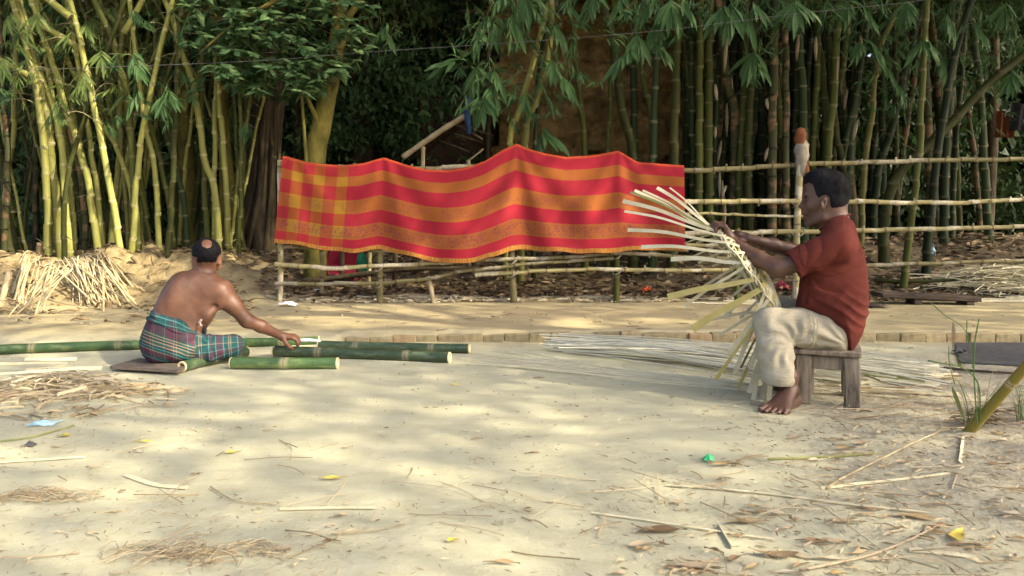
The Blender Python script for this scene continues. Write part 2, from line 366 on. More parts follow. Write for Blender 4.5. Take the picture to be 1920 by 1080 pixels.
# ================================================================ lit map: gaps cut in the added crowns to let the sun through
SPOTS = [  # u, v, ru, rv, angle deg, strength (in the photograph's own picture plane, read as places on the ground / the bank)
 (110, 330, 165, 320, 0, .95), (120, 520, 190, 75, 0, 1.0), (330, 120, 90, 90, 30, .45), (300, 440, 60, 90, 0, .6), (345, 300, 22, 90, 10, .8),
 (430, 380, 50, 60, 0, .35), (485, 390, 34, 80, 0, .8), (610, 230, 30, 130, 8, .75),
 (890, 90, 60, 70, 0, .55), (900, 190, 60, 50, 0, .3), (1080, 150, 30, 50, 0, .1),
 (690, 592, 180, 22, 0, .9), (700, 640, 110, 14, 0, .3), (400, 600, 260, 24, 0, .35), (1078, 612, 55, 20, 0, 1.0), (1250, 602, 90, 10, 0, .4), (800, 556, 130, 16, 0, .7), (1040, 556, 110, 14, 0, .35),
 (690, 415, 80, 60, 0, .6), (870, 400, 120, 50, 0, .6), (560, 400, 50, 70, 0, .15), (1395, 440, 40, 16, 0, .3), (1640, 330, 10, 60, 0, .5), (1500, 430, 12, 60, 0, .5),
 (330, 672, 120, 30, 0, .45), (470, 655, 130, 22, 0, .5), (600, 655, 110, 16, 0, .35),
 (430, 800, 250, 40, -14, .20), (300, 900, 300, 70, -16, .22), (60, 880, 130, 60, -10, .20), (90, 1010, 200, 75, -8, .25), (650, 745, 150, 18, -10, .12),
 (1040, 745, 120, 50, -8, .24), (1010, 820, 110, 40, 10, .14), (850, 1040, 110, 60, -30, .26), (380, 1060, 160, 30, 0, .2), (1660, 640, 60, 12, 0, .15)]
def lit(u, v):
    L = np.zeros_like(u)
    for (a, b, ru, rv, an, s) in SPOTS:
        c, sn = math.cos(math.radians(an)), math.sin(math.radians(an)); du, dv = u-a, v-b
        r = ((du*c+dv*sn)/ru)**2+((-du*sn+dv*c)/rv)**2
        L = np.maximum(L, s*(1-sstep(.55, 1.35, r)))
    return L
def shade_keep(P, yplane=7.9):
    """which crown leaves stay: those whose shadow does not fall on a sunlit spot"""
    t0 = P[:, 2]/SUN[2]; g = P-SUN*t0[:, None]                 # on the ground
    g = np.where((g[:, 1] > 5.3)[:, None], P-SUN*((P[:, 2]-.09)/SUN[2])[:, None], g)
    t1 = (P[:, 1]-yplane)/SUN[1]; w = P-SUN*t1[:, None]; usew = (g[:, 1] > yplane)
    H = np.where(usew[:, None], w, g); ok = (H[:, 1] > 1.2)
    H[:, 1] = np.maximum(H[:, 1], 1.2); u, v = px(H); L = np.where(ok, lit(u, v), .3)
    n = fbm(u/130.0+v/400., v/45.0+3, 3); L = np.clip(L+n*np.where(v > 680, .1, .9)*(L > .05)*(L < .97), 0, 1)
    return NR.random(len(P)) > L*1.02
def leaf_quads(P, size, asp=.5, flat=.0, droop=None):
    """many small bent leaves, 4 verts / 2 tris; P centres"""
    n = len(P); a = NR.random(n)*2*PI; el = (NR.random(n)-.5)*PI*(1-flat)
    d = np.stack([np.cos(a)*np.cos(el), np.sin(a)*np.cos(el), np.sin(el)], -1)
    if droop is not None: d = d+np.array(droop); d /= np.linalg.norm(d, axis=1)[:, None]
    r = NR.normal(size=(n, 3)); s = np.cross(d, r); s /= np.linalg.norm(s, axis=1)[:, None]+1e-9
    L = (size*(.6+.8*NR.random(n)))[:, None]; w = L*asp/2
    V = np.stack([P-d*L/2, P+s*w-d*L*.08, P+d*L/2, P-s*w-d*L*.08], 1).reshape(-1, 3)
    return V, np.arange(n*4).reshape(-1, 4)
# unseen trees added beyond the right edge, crowns gapped to shape the yard's shade
n = 165000
P = np.stack([NR.uniform(-1, 19, n), NR.uniform(-7, 10.5, n), NR.uniform(8.2, 11, n)], -1)
P[:, 2] += 1.2*fbm(P[:, 0]*.6, P[:, 1]*.6)
P = P[shade_keep(P)]
roots = np.array([(6.6, 2.2), (11.5, 5.4), (9.5, -3.6), (15, 0.5)])
own = np.argmin(((P[:, None, :2]-roots[None])**2).sum(-1), 1)
for k, (rx, ry) in enumerate(roots):
    t = thing('unseen_shade_tree', ['unseen tall tree added beyond the right edge to shade the yard', 'unseen tall tree added far out right behind the fence line for shade', 'unseen tall tree added to the right behind the viewer for shade', 'outermost unseen tall tree added on the right for shade'][k], 'tree', (rx, ry, 0), 'unseen trees added to shade the yard from the right')
    Q_ = P[own == k]-np.array([rx, ry, 0]); V, q = leaf_quads(Q_, .125, .62)
    me = mesh_np(V, q, smooth=False); me.materials.append(M['leaf_far']); tag(link('crown', me, t), kind='stuff')
    mb = MB(); tube(mb, smooth_path([(0, 0, -.2), (.1, .05, 3), (-.1, .1, 6), (0, 0, 9)], 20), np.linspace(.22, .09, 20), 10)
    for j in range(7):
        a = j*.9; tube(mb, smooth_path([(0, 0, 5.5+j*.4), (1.2*math.cos(a), 1.2*math.sin(a), 7.5+j*.2), (2.6*math.cos(a), 2.6*math.sin(a), 9)], 8), np.linspace(.07, .02, 8), 6)
    mb.build('trunk', M['bark'], t)

# ================================================================ background masses of foliage
def clump_leaves(n, xr, yr, zr, size, asp, clumps, rad, mat, name, label, seedshift=0, keep=True, zf=None):
    C = np.stack([NR.uniform(*xr, clumps), NR.uniform(*yr, clumps), NR.uniform(*zr, clumps)], -1)
    R = rad*(.5+NR.random(clumps)); i = NR.integers(0, clumps, n); q = NR.normal(size=(n, 3)); q /= np.linalg.norm(q, axis=1)[:, None]
    P = C[i]+q*(R[i]*NR.random(n)**.4)[:, None]*[1.1, 1, .7]
    if zf is not None: P = P[zf(P)]
    if keep: P = P[shade_keep(P)]
    V, f = leaf_quads(P, size, asp, droop=(0, 0, -.5)); me = mesh_np(V, f, smooth=False); me.materials.append(mat)
    return tag(link(name, me), label, kind='stuff')
above = lambda P: P[:, 2] > H_CAM+.315*P[:, 1]+.15
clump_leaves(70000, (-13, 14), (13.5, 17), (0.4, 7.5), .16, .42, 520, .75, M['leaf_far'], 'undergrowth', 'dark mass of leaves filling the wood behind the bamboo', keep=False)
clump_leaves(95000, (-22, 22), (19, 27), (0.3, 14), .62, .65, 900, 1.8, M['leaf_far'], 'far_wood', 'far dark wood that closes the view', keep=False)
clump_leaves(75000, (-9.5, 10.5), (7.2, 14), (4.2, 8.0), .22, .4, 420, .9, M['leaf_far'], 'added_bamboo_canopy', 'unseen leafy canopy added over the bamboo clumps to block the sky', zf=above)  # out of view, added to keep sky light off the bamboo
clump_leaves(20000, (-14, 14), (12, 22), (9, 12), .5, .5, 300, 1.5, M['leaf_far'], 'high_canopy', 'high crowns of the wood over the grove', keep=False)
# low shrubs / weeds in the left wood
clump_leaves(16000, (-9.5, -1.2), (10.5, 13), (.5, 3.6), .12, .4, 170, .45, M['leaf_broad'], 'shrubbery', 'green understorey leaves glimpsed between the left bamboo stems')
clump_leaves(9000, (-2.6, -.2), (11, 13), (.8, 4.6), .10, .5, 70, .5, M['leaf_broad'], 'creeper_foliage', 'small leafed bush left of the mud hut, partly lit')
# dark trunks in the wood
TR = [(215, 12, .10), (60, 12.5, .09), (470, 12, .12), (545, 12.3, .10), (690, 12.2, .13), (745, 13, .10), (655, 11.8, .07), (800, 13, .09), (1345, 12.5, .12), (1600, 12.8, .12), (1780, 12.6, .14), (1850, 13.1, .1)]
for k, (u, D, r) in enumerate(TR):
    b = np.array([(u-960)/F_PX*D, D, 0]); b[2] = float(gz(b[0], b[1]))
    mb = MB(); tube(mb, smooth_path([(0, 0, -.1), (U(-.15, .15), 0, 2), (U(-.3, .3), 0, 4), (U(-.5, .5), 0, 7.5)], 16), np.linspace(r, r*.6, 16), 10)
    tag(mb.build('tree_trunk', M['bark'], None, loc=b), ('slender dark trunk behind the left stems', 'slender dark trunk behind the far left stems', 'dark trunk beside the fig roots', 'dark trunk between fig and mossy tree', 'dark trunk right of the mossy tree', 'dark trunk behind the left end of the lean to', 'thin dark trunk close right of the mossy tree', 'dark trunk left of the lean to', 'dark trunk deep behind the cloth end', 'dark trunk deep behind the weaver', 'dark trunk behind the diagonal stem', 'dark trunk near the hanging orange cloth')[k], 'tree', 'dark trunks in the wood')

# ================================================================ mud hut, lean-to, tin roof
hut = thing('mud_hut', 'brown mud walled hut with rough crumbling wall behind the bamboo', 'hut', (1.2, 11, .3))
gx = np.linspace(-1.45, 1.75, 150); g_z = np.linspace(-.4, 4.6, 210); A, B = np.meshgrid(gx, g_z)
dy = .34*fbm(A*1.7+3, B*1.7, 4)+.22*fbm(A*4.5, B*6, 4)+.10*np.clip(fbm(A*2.3+30, B*3, 3)*8-.8, 0, 1)
course = (B*2.2+.25*fbm(A*1.2, B*.4)) % 1; dy += .035*np.exp(-((course-.5)/.06)**2)+.03*(fbm(A*18, B*14, 2) > .12)
edge = .08*fbm(B*2+7, B*0+1, 3)*(A < -1.3)
edge = edge-.06*(A < -1.3)*np.sign(np.sin(B*5+1))
V = np.stack([A+edge, dy, B], -1).reshape(-1, 3); nn = len(gx); i = np.arange(len(g_z)-1)[:, None]*nn+np.arange(nn-1)[None]
me = mesh_np(V, np.stack([i, i+1, i+nn+1, i+nn], -1).reshape(-1, 4)); me.materials.append(M['mud']); link('front_wall', me, hut)
mb = MB(); ss = np.linspace(0, 2.6, 40); A, B = np.meshgrid(ss, g_z[::3]); d2 = .08*fbm(A*2, B*2)
V = np.stack([-1.44+d2*0-.0*A+ d2, A+.05, B], -1).reshape(-1, 3); i = np.arange(A.shape[0]-1)[:, None]*40+np.arange(39)[None]
me = mesh_np(V, np.stack([i, i+1, i+41, i+40], -1).reshape(-1, 4)); me.materials.append(M['mud']); link('side_wall', me, hut)
mb = MB(); bevel_box(mb, (.15, 1.4, 2.1), (3.0, 2.2, 5.0), b=.05); mb.build('inner_wall', M['mud'], hut)
# tin roof eave at the top left of the hut
mb = MB(); nu = 180; a = np.linspace(-2.0, 2.6, nu); b = np.linspace(0, 1.6, 12); A, B = np.meshgrid(a, b)
V = np.stack([A, -1.15+B*1.0+0*A, 3.52+B*.38+.018*np.sin(A*2*PI/.076)-.02*A], -1).reshape(-1, 3); i = np.arange(11)[:, None]*nu+np.arange(nu-1)[None]
V2 = V.copy(); V2[:, 2] -= .004; q = np.stack([i, i+1, i+nu+1, i+nu], -1).reshape(-1, 4)
mb.add(V, q, None, None); mb.add(V2, q[:, ::-1]); mb.build('tin_roof', M['tin'], hut)
mb = MB(); tube(mb, [(-1.9, -1.0, 3.40), (2.4, -1.0, 3.34)], .03, 8); mb.build('roof_beam', M['bark'], hut)
mb = MB(); tube(mb, [(-1.55, -.9, -.3), (-1.5, -.9, 3.4)], .035, 8); mb.build('roof_post', M['bark'], hut)
# lean-to of dark sheets held by poles
lt_ = thing('lean_to', 'dark collapsed lean to of rusty sheets propped on poles left of the hut', 'lean-to', W(850, 300, 9.6))
O = W(850, 300, 9.6)
def at(u, v, D): return W(u, v, D)-O
P4 = np.array([at(765, 296, 9.3), at(935, 165, 9.4), at(945, 180, 10.9), at(800, 285, 10.9)])
nn = 60; s, t = np.meshgrid(np.linspace(0, 1, nn), np.linspace(0, 1, 30)); s_ = s[..., None]; t_ = t[..., None]
V = (P4[0]*(1-s_)+P4[1]*s_)*(1-t_)+(P4[3]*(1-s_)+P4[2]*s_)*t_; V[..., 2] += .02*np.sin(t*40)+.05*fbm(s*4, t*4); V = V.reshape(-1, 3)
i = np.arange(29)[:, None]*nn+np.arange(nn-1)[None]; q = np.stack([i, i+1, i+nn+1, i+nn], -1).reshape(-1, 4)
mb = MB(); mb.add(V, q); V2 = V.copy(); V2[:, 2] -= .012; mb.add(V2, q[:, ::-1]); mb.build('roof_sheet', M['rust'], lt_)
mb = MB(); bevel_box(mb, at(880, 300, 11.4), (1.5, .06, 1.9), b=.01); mb.build('back_wall', M['rust'], lt_)
def pole_part(pts, r, parent, name='pole', mat='rail', k=8, inter=.25):
    mb = MB(); p = smooth_path(pts, 24); tube(mb, p, r*(1+.06*np.sin(np.arange(24)*1.9)), k, uvs=1/inter); return mb.build(name, M[mat], parent)
pole_part([at(755, 295, 9.2), at(835, 240, 9.2), at(935, 180, 9.3)], .036, lt_, 'pole', 'stick')
pole_part([at(828, 232, 9.25), at(860, 236, 9.25), at(905, 262, 9.3)], .018, lt_, 'pole', 'bark')
pole_part([at(795, 275, 9.15), at(793, 300, 9.15), at(792, 500, 9.15)], .026, lt_, 'post', 'stick')
pole_part([at(880, 300, 9.2), at(900, 285, 9.25), at(905, 280, 9.3)], .012, lt_, 'branch', 'stick')
pole_part([at(878, 300, 9.2), at(880, 340, 9.2), at(880, 500, 9.2)], .026, lt_, 'post', 'stick')
for (a_, b_) in (((850, 250), (905, 268)), ((820, 262), (880, 285)), ((845, 228), (925, 255))): pole_part([at(*a_, 9.5), at(*b_, 9.7)], .013, lt_, 'batten', 'bark')
mb = MB(); s, t = np.meshgrid(np.linspace(0, 1, 8), np.linspace(0, 1, 20))
V = np.stack([(s-.5)*.11*(1-.5*t)+.01*np.sin(t*9), .03*np.sin(s*9), -t*.46], -1).reshape(-1, 3); i = np.arange(19)[:, None]*8+np.arange(7)[None]
mb.add(V, np.stack([i, i+1, i+9, i+8], -1).reshape(-1, 4))
tag(mb.build('blue_rag', M['bluestr'], None, loc=W(878, 180, 9.1)), 'narrow faded blue rag hanging beside the lean to', 'rag')
# pale tarpaulin, cloths at the far right
for (nm, mt, lb, ct, u0, u1, v0, v1, D) in (('tarpaulin', 'rag', 'pale tarpaulin glimpsed through the leaves at far right', 'tarpaulin', 1712, 1790, 140, 166, 12.6),
        ('hanging_cloth', 'orange_cl', 'dull orange cloth hanging in the shade at the right edge', 'cloth', 1868, 1902, 205, 258, 10.8),
        ('hanging_cloth', 'black', 'dark cloth hanging beside the dull orange one at the right edge', 'cloth', 1896, 1960, 190, 245, 10.7)):
    a = W(u0, v0, D); b = W(u1, v1, D); s, t = np.meshgrid(np.linspace(0, 1, 30), np.linspace(0, 1, 16))
    V = np.stack([a[0]+(b[0]-a[0])*s, D+.04*np.sin(s*17+t*2), a[2]+(b[2]-a[2])*t-.05*np.sin(s*PI)*(1-t)], -1).reshape(-1, 3)
    V -= a; i = np.arange(15)[:, None]*30+np.arange(29)[None]; q = np.stack([i, i+1, i+31, i+30], -1).reshape(-1, 4)
    mb = MB(); mb.add(V, q); V3 = V.copy(); V3[:, 1] += .006; mb.add(V3, q[:, ::-1]); tag(mb.build(nm, M[mt], None, loc=a), lb, ct)

# ================================================================ trees
def broad_leaf(L=.12, w=.045):
    V = np.array([(0, 0, 0), (L*.25, w*.42, -.006), (L*.6, w*.5, -.012), (L, 0, -.03), (L*.6, -w*.5, -.012), (L*.25, -w*.42, -.006), (L*.3, 0, .004), (L*.65, 0, 0)])
    return V, [[0, 6, 1], [6, 7, 1], [7, 2, 1], [7, 3, 2], [7, 4, 3], [7, 5, 4], [6, 5, 7], [0, 5, 6]]
def basis(d, up=(0, 0, 1)):
    d = np.asarray(d, float); d = d/np.linalg.norm(d); s = np.cross(up, d); n = np.linalg.norm(s)
    s = s/n if n > 1e-4 else np.array([1.0, 0, 0]); return np.stack([d, s, np.cross(d, s)], 1)
def scatter_leaves(mb, V0, F, R, P, S):
    """R (n,3,3), P (n,3), S (n,) vectorised instancing into one mesh"""
    n = len(P); V = np.einsum('nij,kj->nki', R, V0)*S[:, None, None]+P[:, None, :]
    F = np.asarray(F); k = len(V0); FF = (F[None]+np.arange(n)[:, None, None]*k).reshape(-1, F.shape[1])
    mb.add(V.reshape(-1, 3), FF if F.shape[1] == 4 else None, FF if F.shape[1] == 3 else None)
tree = thing('broadleaf_tree', 'mossy yellow green leaning trunk with glossy broad leaves above the left end of the cloth', 'tree', W(592, 560, 8.3))
O = W(592, 560, 8.3)
pts = [W(592, 600, 8.3), W(592, 310, 8.3), W(602, 240, 8.3), W(618, 160, 8.3), W(632, 80, 8.3), W(640, 0, 8.3), W(640, -90, 8.3)]
pts = [p-O for p in pts]; mb = MB(); p = smooth_path(pts, 60); r = np.linspace(.140, .075, 60)*(1+.12*fbm(np.arange(60)*.4, np.zeros(60)))
tube(mb, p, r, 18); tube(mb, smooth_path([W(607, 250, 8.28)-O, W(590, 215, 8.2)-O, W(572, 170, 8.1)-O, W(563, 130, 8.0)-O], 14), np.linspace(.035, .012, 14), 8)
tube(mb, smooth_path([W(576, 320, 8.1)-O, W(570, 240, 8.1)-O, W(565, 160, 8.0)-O], 14), np.linspace(.022, .014, 14), 8)
tube(mb, smooth_path([W(636, 70, 8.3)-O, W(655, 30, 8.2)-O, W(690, -20, 8.1)-O], 14), np.linspace(.05, .03, 14), 8)
tube(mb, smooth_path([W(640, 10, 8.3)-O, W(560, -10, 8.0)-O, W(480, 20, 7.8)-O, W(420, 60, 7.7)-O, W(385, 90, 7.6)-O], 24), np.linspace(.04, .008, 24), 8)
mb.build('trunk', M['bark_moss_sun'], tree)
V0, F0 = broad_leaf(.15, .052); Rs, Ps, Ss = [], [], []
tw = MB()
for k in range(310):
    while True:
        u, v = U(350, 720), U(-60, 190)
        if ((u-520)/175)**2+((v-40)/140)**2 < 1 and U(0, 1) > (.75 if u > 640 else 0): break
    D = U(7.5, 8.7); c = W(u, v, D)-O; d = np.array([U(-1, 1), U(-1, .3), U(-.2, .6)]); d /= np.linalg.norm(d)
    tube(tw, [c-d*.22, c], .003, 4, False)
    for j in range(RND.randint(6, 10)):
        a = RND.gauss(0, .9); e = np.array([d[0]*.6+math.cos(j*2.4)*.8, d[1]*.6+math.sin(j*2.4)*.8, U(-.5, .25)])
        Rs.append(basis(e, (U(-.5, .5), U(-1, .1), .8))); Ps.append(c-d*U(0, .08)); Ss.append(U(.7, 1.25))
mb = MB(); scatter_leaves(mb, V0, F0, np.array(Rs), np.array(Ps), np.array(Ss))
tag(mb.build('crown', M['leaf_broad'], tree), kind='stuff'); tag(tw.build('twig', M['bark'], tree), kind='stuff')
# buttressed fig trunk
O = G(488, 474); O[1] = 9.4; O[0] = (488-960)/F_PX*9.4; O[2] = float(gz(O[0], O[1]))
fig = thing('fig_tree', 'buttressed brown fig trunk with hanging roots left of the cloth', 'tree', O)
a = np.linspace(0, 2*PI, 72, endpoint=False); hz = np.linspace(-.2, 6.5, 60); V = []
for h in hz:
    fl = .105+.17*math.exp(-max(h, 0)*1.0)+.04*math.exp(-((h-1.9)/.4)**2); r = fl*(1+.28*math.exp(-h*.5)*np.cos(a*5+h*.8)+.09*np.sin(a*11+h*1.5)+.06*np.sin(a*17-h*2)+.16*fbm(a*4+3, np.full(72, h*2.2), 3))
    V.append(np.stack([.10*h*.6+r*np.cos(a), r*np.sin(a), np.full(72, h)], -1))
V = np.array(V).reshape(-1, 3); i = np.arange(59)[:, None]*72; j = np.arange(72)[None]
me = mesh_np(V, np.stack([i+j, i+(j+1) % 72, i+72+(j+1) % 72, i+72+j], -1).reshape(-1, 4)); me.materials.append(M['bark']); link('trunk', me, fig)
mb = MB()
for k in range(9):
    a0 = -PI/2+U(-1.3, 1.3); tube(mb, smooth_path([(.29*math.cos(a0), .29*math.sin(a0), 0), (.07+.19*math.cos(a0+.3), .19*math.sin(a0), 1), (.13+.14*math.cos(a0-.2), .15*math.sin(a0), 2), (.22+.08*math.cos(a0), .14*math.sin(a0), 3.4)], 20), np.linspace(.028, .014, 20), 7)
mb.build('aerial_root', M['bark'], fig)
for (u, v, D, r, lb) in ((352, 470, 9.6, .10, 'tree trunk with yellow sun speckles in its bark colour between the left bamboo stems'), (425, 478, 9.0, .07, 'short pale tree trunk lit by the sun left of the fig')):
    b = W(u, v, D); b[2] = float(gz(b[0], b[1])); mb = MB(); tube(mb, smooth_path([(.05, 0, -.1), (0, 0, 1), (-.05, 0, 2), (-.2, 0, 6)], 40), np.linspace(r, r*.7, 40)*(1+.25*fbm(np.arange(40)*.5, np.full(40, u)))+.1*np.exp(-np.arange(40)/4.), 12)
    tag(mb.build('tree_trunk', M['bark_moss_sun'], None, loc=b), lb, 'tree')
# second small broad-leaved sapling crown at right top
clump_leaves(5000, (6.0, 8.2), (11, 12.5), (3.6, 4.8), .15, .4, 40, .45, M['leaf_broad'], 'shrub_crown', 'bright green leaves catching light at the top right corner', keep=False)
# root mound of the left clump: cut stumps, sheath rags, exposed roots
for k in range(16):
    u, v = U(5, 300), U(468, 488); p = G(u, v); p[2] -= .04; h = U(.10, .24); r = U(.028, .05)
    mb = MB(); tube(mb, smooth_path([(0, 0, 0), (U(-.02, .02), 0, h*.5), (U(-.05, .05), 0, h)], 8), r*np.array([1.5, 1.25, 1.05, 1, .98, 1, .97, .95]), 12, True, 6)
    tag(mb.build('bamboo_stump', M['bark_root'], None, loc=p), 'weathered cut bamboo stump on the root mound of the left clump', 'stump', 'cut stumps on the left root mound')
mb = MB()
for k in range(420):
    u, v = U(-10, 480), U(478, 566); p = G(u, v); L = U(.05, .22); d = np.array([U(-1, 1), -.3, U(-1.2, .2)]); d /= np.linalg.norm(d)
    q = p+d*L; q[2] = max(q[2], float(gz(q[0], q[1]))); m_ = (p+q)/2+[0, -.03, .02]; tube(mb, smooth_path([p, m_, q], 6), np.linspace(U(.005, .018), .003, 6), 5, False)
tag(mb.build('roots', M['bark_root']), 'tangle of exposed roots and rags on the earth mound at left', kind='stuff')
# ================================================================ bamboo
def bleaf(L=.2, w=.028, droop=.035, n=5):
    t = np.linspace(0, 1, n); ww = w*np.array([.16, .85, 1, .62, 0])/2; V = []; x = L*t*(1-.12*t*t); z = -droop*t*t
    for k in range(n):
        V += [(x[k], ww[k], z[k]), (x[k], 0, z[k]-ww[k]*.35), (x[k], -ww[k], z[k])]
    F = []
    for k in range(n-1):
        F += [[3*k, 3*k+1, 3*k+4, 3*k+3], [3*k+1, 3*k+2, 3*k+5, 3*k+4]]
    return np.array(V), F
BL, BF = bleaf(); BLs, BFs = bleaf(.17, .021, .03)
def spray_frames(c, d, n, rnd=RND, fan=.9, droopz=-.45):
    """leaf frames of one drooping bamboo twig ending at c"""
    d = np.asarray(d, float); d /= np.linalg.norm(d); s = np.cross((0, 0, 1), d); s /= np.linalg.norm(s)+1e-6
    out = []
    for k in range(n):
        t = k/(n-1); sg = -1 if k % 2 else 1
        p = c-d*.11*(1-t)+np.array([0, 0, .02*(1-t)])
        e = d*math.cos(fan*(1-t)*1.0)+s*sg*math.sin(fan*(1-t)+.12)+np.array([0, 0, droopz+rnd.uniform(-.35, .3)])
        out.append((basis(e, (rnd.uniform(-.5, .5), rnd.uniform(-1.3, -.2), .7)), p, rnd.uniform(.7, 1.2)))
    return out
def culm(pts, D, r, mat, label, group, leaves=0, lv=(-160, 40), lmat='leaf_b', basev=None, spread=60, seed=0, ext=True, cat='bamboo', name='bamboo_culm'):
    """pts in picture positions from base upwards, at distance D (or (D0, D1))"""
    D0, D1 = D if isinstance(D, tuple) else (D, D)
    b = W(pts[0][0], pts[0][1], D0); b[2] = min(b[2], float(gz(b[0], D0)))-.12
    pp = [(u, v) for u, v in pts]
    if ext:
        (u0, v0), (u1, v1) = pp[-2], pp[-1]; k = min(max((u1-u0)/(v1-v0+1e-6), -.45), .45); pp += [(u1+k*(-300-v1)*1.1, -300)]
    vs = [p[1] for p in pp]; P = [b]+[W(u, v, D0+(D1-D0)*(pts[0][1]-v)/(pts[0][1]+300)) for u, v in pp[1:]]
    fine = smooth_path(P, 60); L = np.linalg.norm(np.diff(fine, axis=0), axis=1).sum(); inter = RND.uniform(.24, .36); nn = int(L/inter)
    s = []
    for k in range(nn): s += [k, k+.035, k+.09, k+.5, k+.93]
    s = np.array(s)/nn; Pf = smooth_path(P, 400); idx = s*399; i0 = idx.astype(int); fr = (idx-i0)[:, None]; Pt = Pf[i0]*(1-fr)+Pf[np.minimum(i0+1, 399)]*fr
    # gentle zigzag at the nodes
    Pt = Pt+np.array([1, 0, 0])*(.006*np.sin(np.floor(s*nn)*2.7+seed))[:, None]
    rr = r*(1-.35*s)*np.tile([1.02, 1.13, .97, .96, .99], nn); rr = rr*(1+.25*np.exp(-s*L/.15))
    mb = MB(); Pt = Pt-b; T, Nn, B = frames(Pt); kk = 12; a = np.linspace(0, 2*PI, kk, endpoint=False)
    V = Pt[:, None, :]+rr[:, None, None]*(np.cos(a)[None, :, None]*Nn[:, None, :]+np.sin(a)[None, :, None]*B[:, None, :])
    uv = np.stack([np.broadcast_to(a/2/PI, (len(s), kk)), np.broadcast_to((s*nn+1.0)[:, None], (len(s), kk))], -1)
    i = np.arange(len(s)-1)[:, None]*kk; j = np.arange(kk)[None]
    mb.add(V.reshape(-1, 3), np.stack([i+j, i+(j+1) % kk, i+kk+(j+1) % kk, i+kk+j], -1).reshape(-1, 4), None, uv.reshape(-1, 2))
    root = thing(name, label, cat, b, group); mb.build('stem', M[mat], root)
    # stubs and small side branches at some nodes
    mt = MB(); cnt = 0
    for k in range(nn):
        if RND.random() < .38:
            p = Pt[k*5+1]; q = RND.uniform(0, 2*PI); e = np.array([math.cos(q), math.sin(q)*.5, U(-.1, .7)]); l = U(.04, .30)
            tube(mt, smooth_path([p, p+e*l*.5, p+e*l+np.array([0, 0, -l*.1])], 5), np.linspace(.006, .002, 5), 5, False); cnt += 1
    if leaves:
        Rs, Ps, Ss = [], [], []
        for k in range(leaves):
            vv = U(*lv); hz_ = H_CAM-(vv-HOR)/F_PX*D0-b[2]; i_ = int(np.argmin(abs(Pt[:, 2]-hz_))); p = Pt[i_]
            c = p+np.array([U(-1, 1)*spread/F_PX*D0, U(-.45, .25), U(-.05, .15)]); tube(mt, smooth_path([p, (p+c)/2+np.array([0, 0, .08]), c], 6), np.linspace(.006, .0015, 6), 4, False)
            for _ in range(RND.randint(1, 3)):
                c2 = c+np.array([U(-.1, .1), U(-.1, .1), U(-.12, .08)])
                dd = np.array([U(-1, 1), U(-.8, .3), U(-.9, .1)])
                for (R, q, S) in spray_frames(c2, dd, RND.randint(5, 9)): Rs.append(R); Ps.append(q); Ss.append(S)
            cnt += 1
        ml = MB(); scatter_leaves(ml, BLs, BFs, np.array(Rs), np.array(Ps), np.array(Ss)); tag(ml.build('foliage', M[lmat], root), kind='stuff')
    if cnt: tag(mt.build('side_branch', M['rail' if mat == 'culm_lit' else 'culm_tan'], root), kind='stuff')
    return root
def near(u):
    for (a, t) in ((30, 'at the left edge'), (90, 'left of the stick fan'), (150, 'above the stick fan'), (210, 'right of the stick fan'), (270, 'under the blue string'), (330, 'left of the seated man'), (390, 'straight above the seated man'), (480, 'just right of the seated man'), (760, 'by the mossy trunk'), (860, 'above the lean to'), (930, 'above the blue rag'), (1000, 'above the highest peak'), (1080, 'at the mud wall\'s left part'), (1180, 'at the mud wall\'s middle'), (1250, 'at the mud wall\'s right part'), (1310, 'at the cloth\'s right end'), (1360, 'above the fanned splints'), (1410, 'left of the weaver\'s hands'), (1460, 'above the weaver\'s hands'), (1500, 'left of the capped post'), (1545, 'beside the capped post'), (1600, 'above the weaver\'s head'), (1660, 'behind the weaver\'s back'), (1720, 'left of the lone stem'), (1790, 'where the diagonal crosses'), (1860, 'under the diagonal stem')):
        if u < a: return t
    return 'at the right edge'
LB = 'bamboo stems of the sunlit clump on the left'
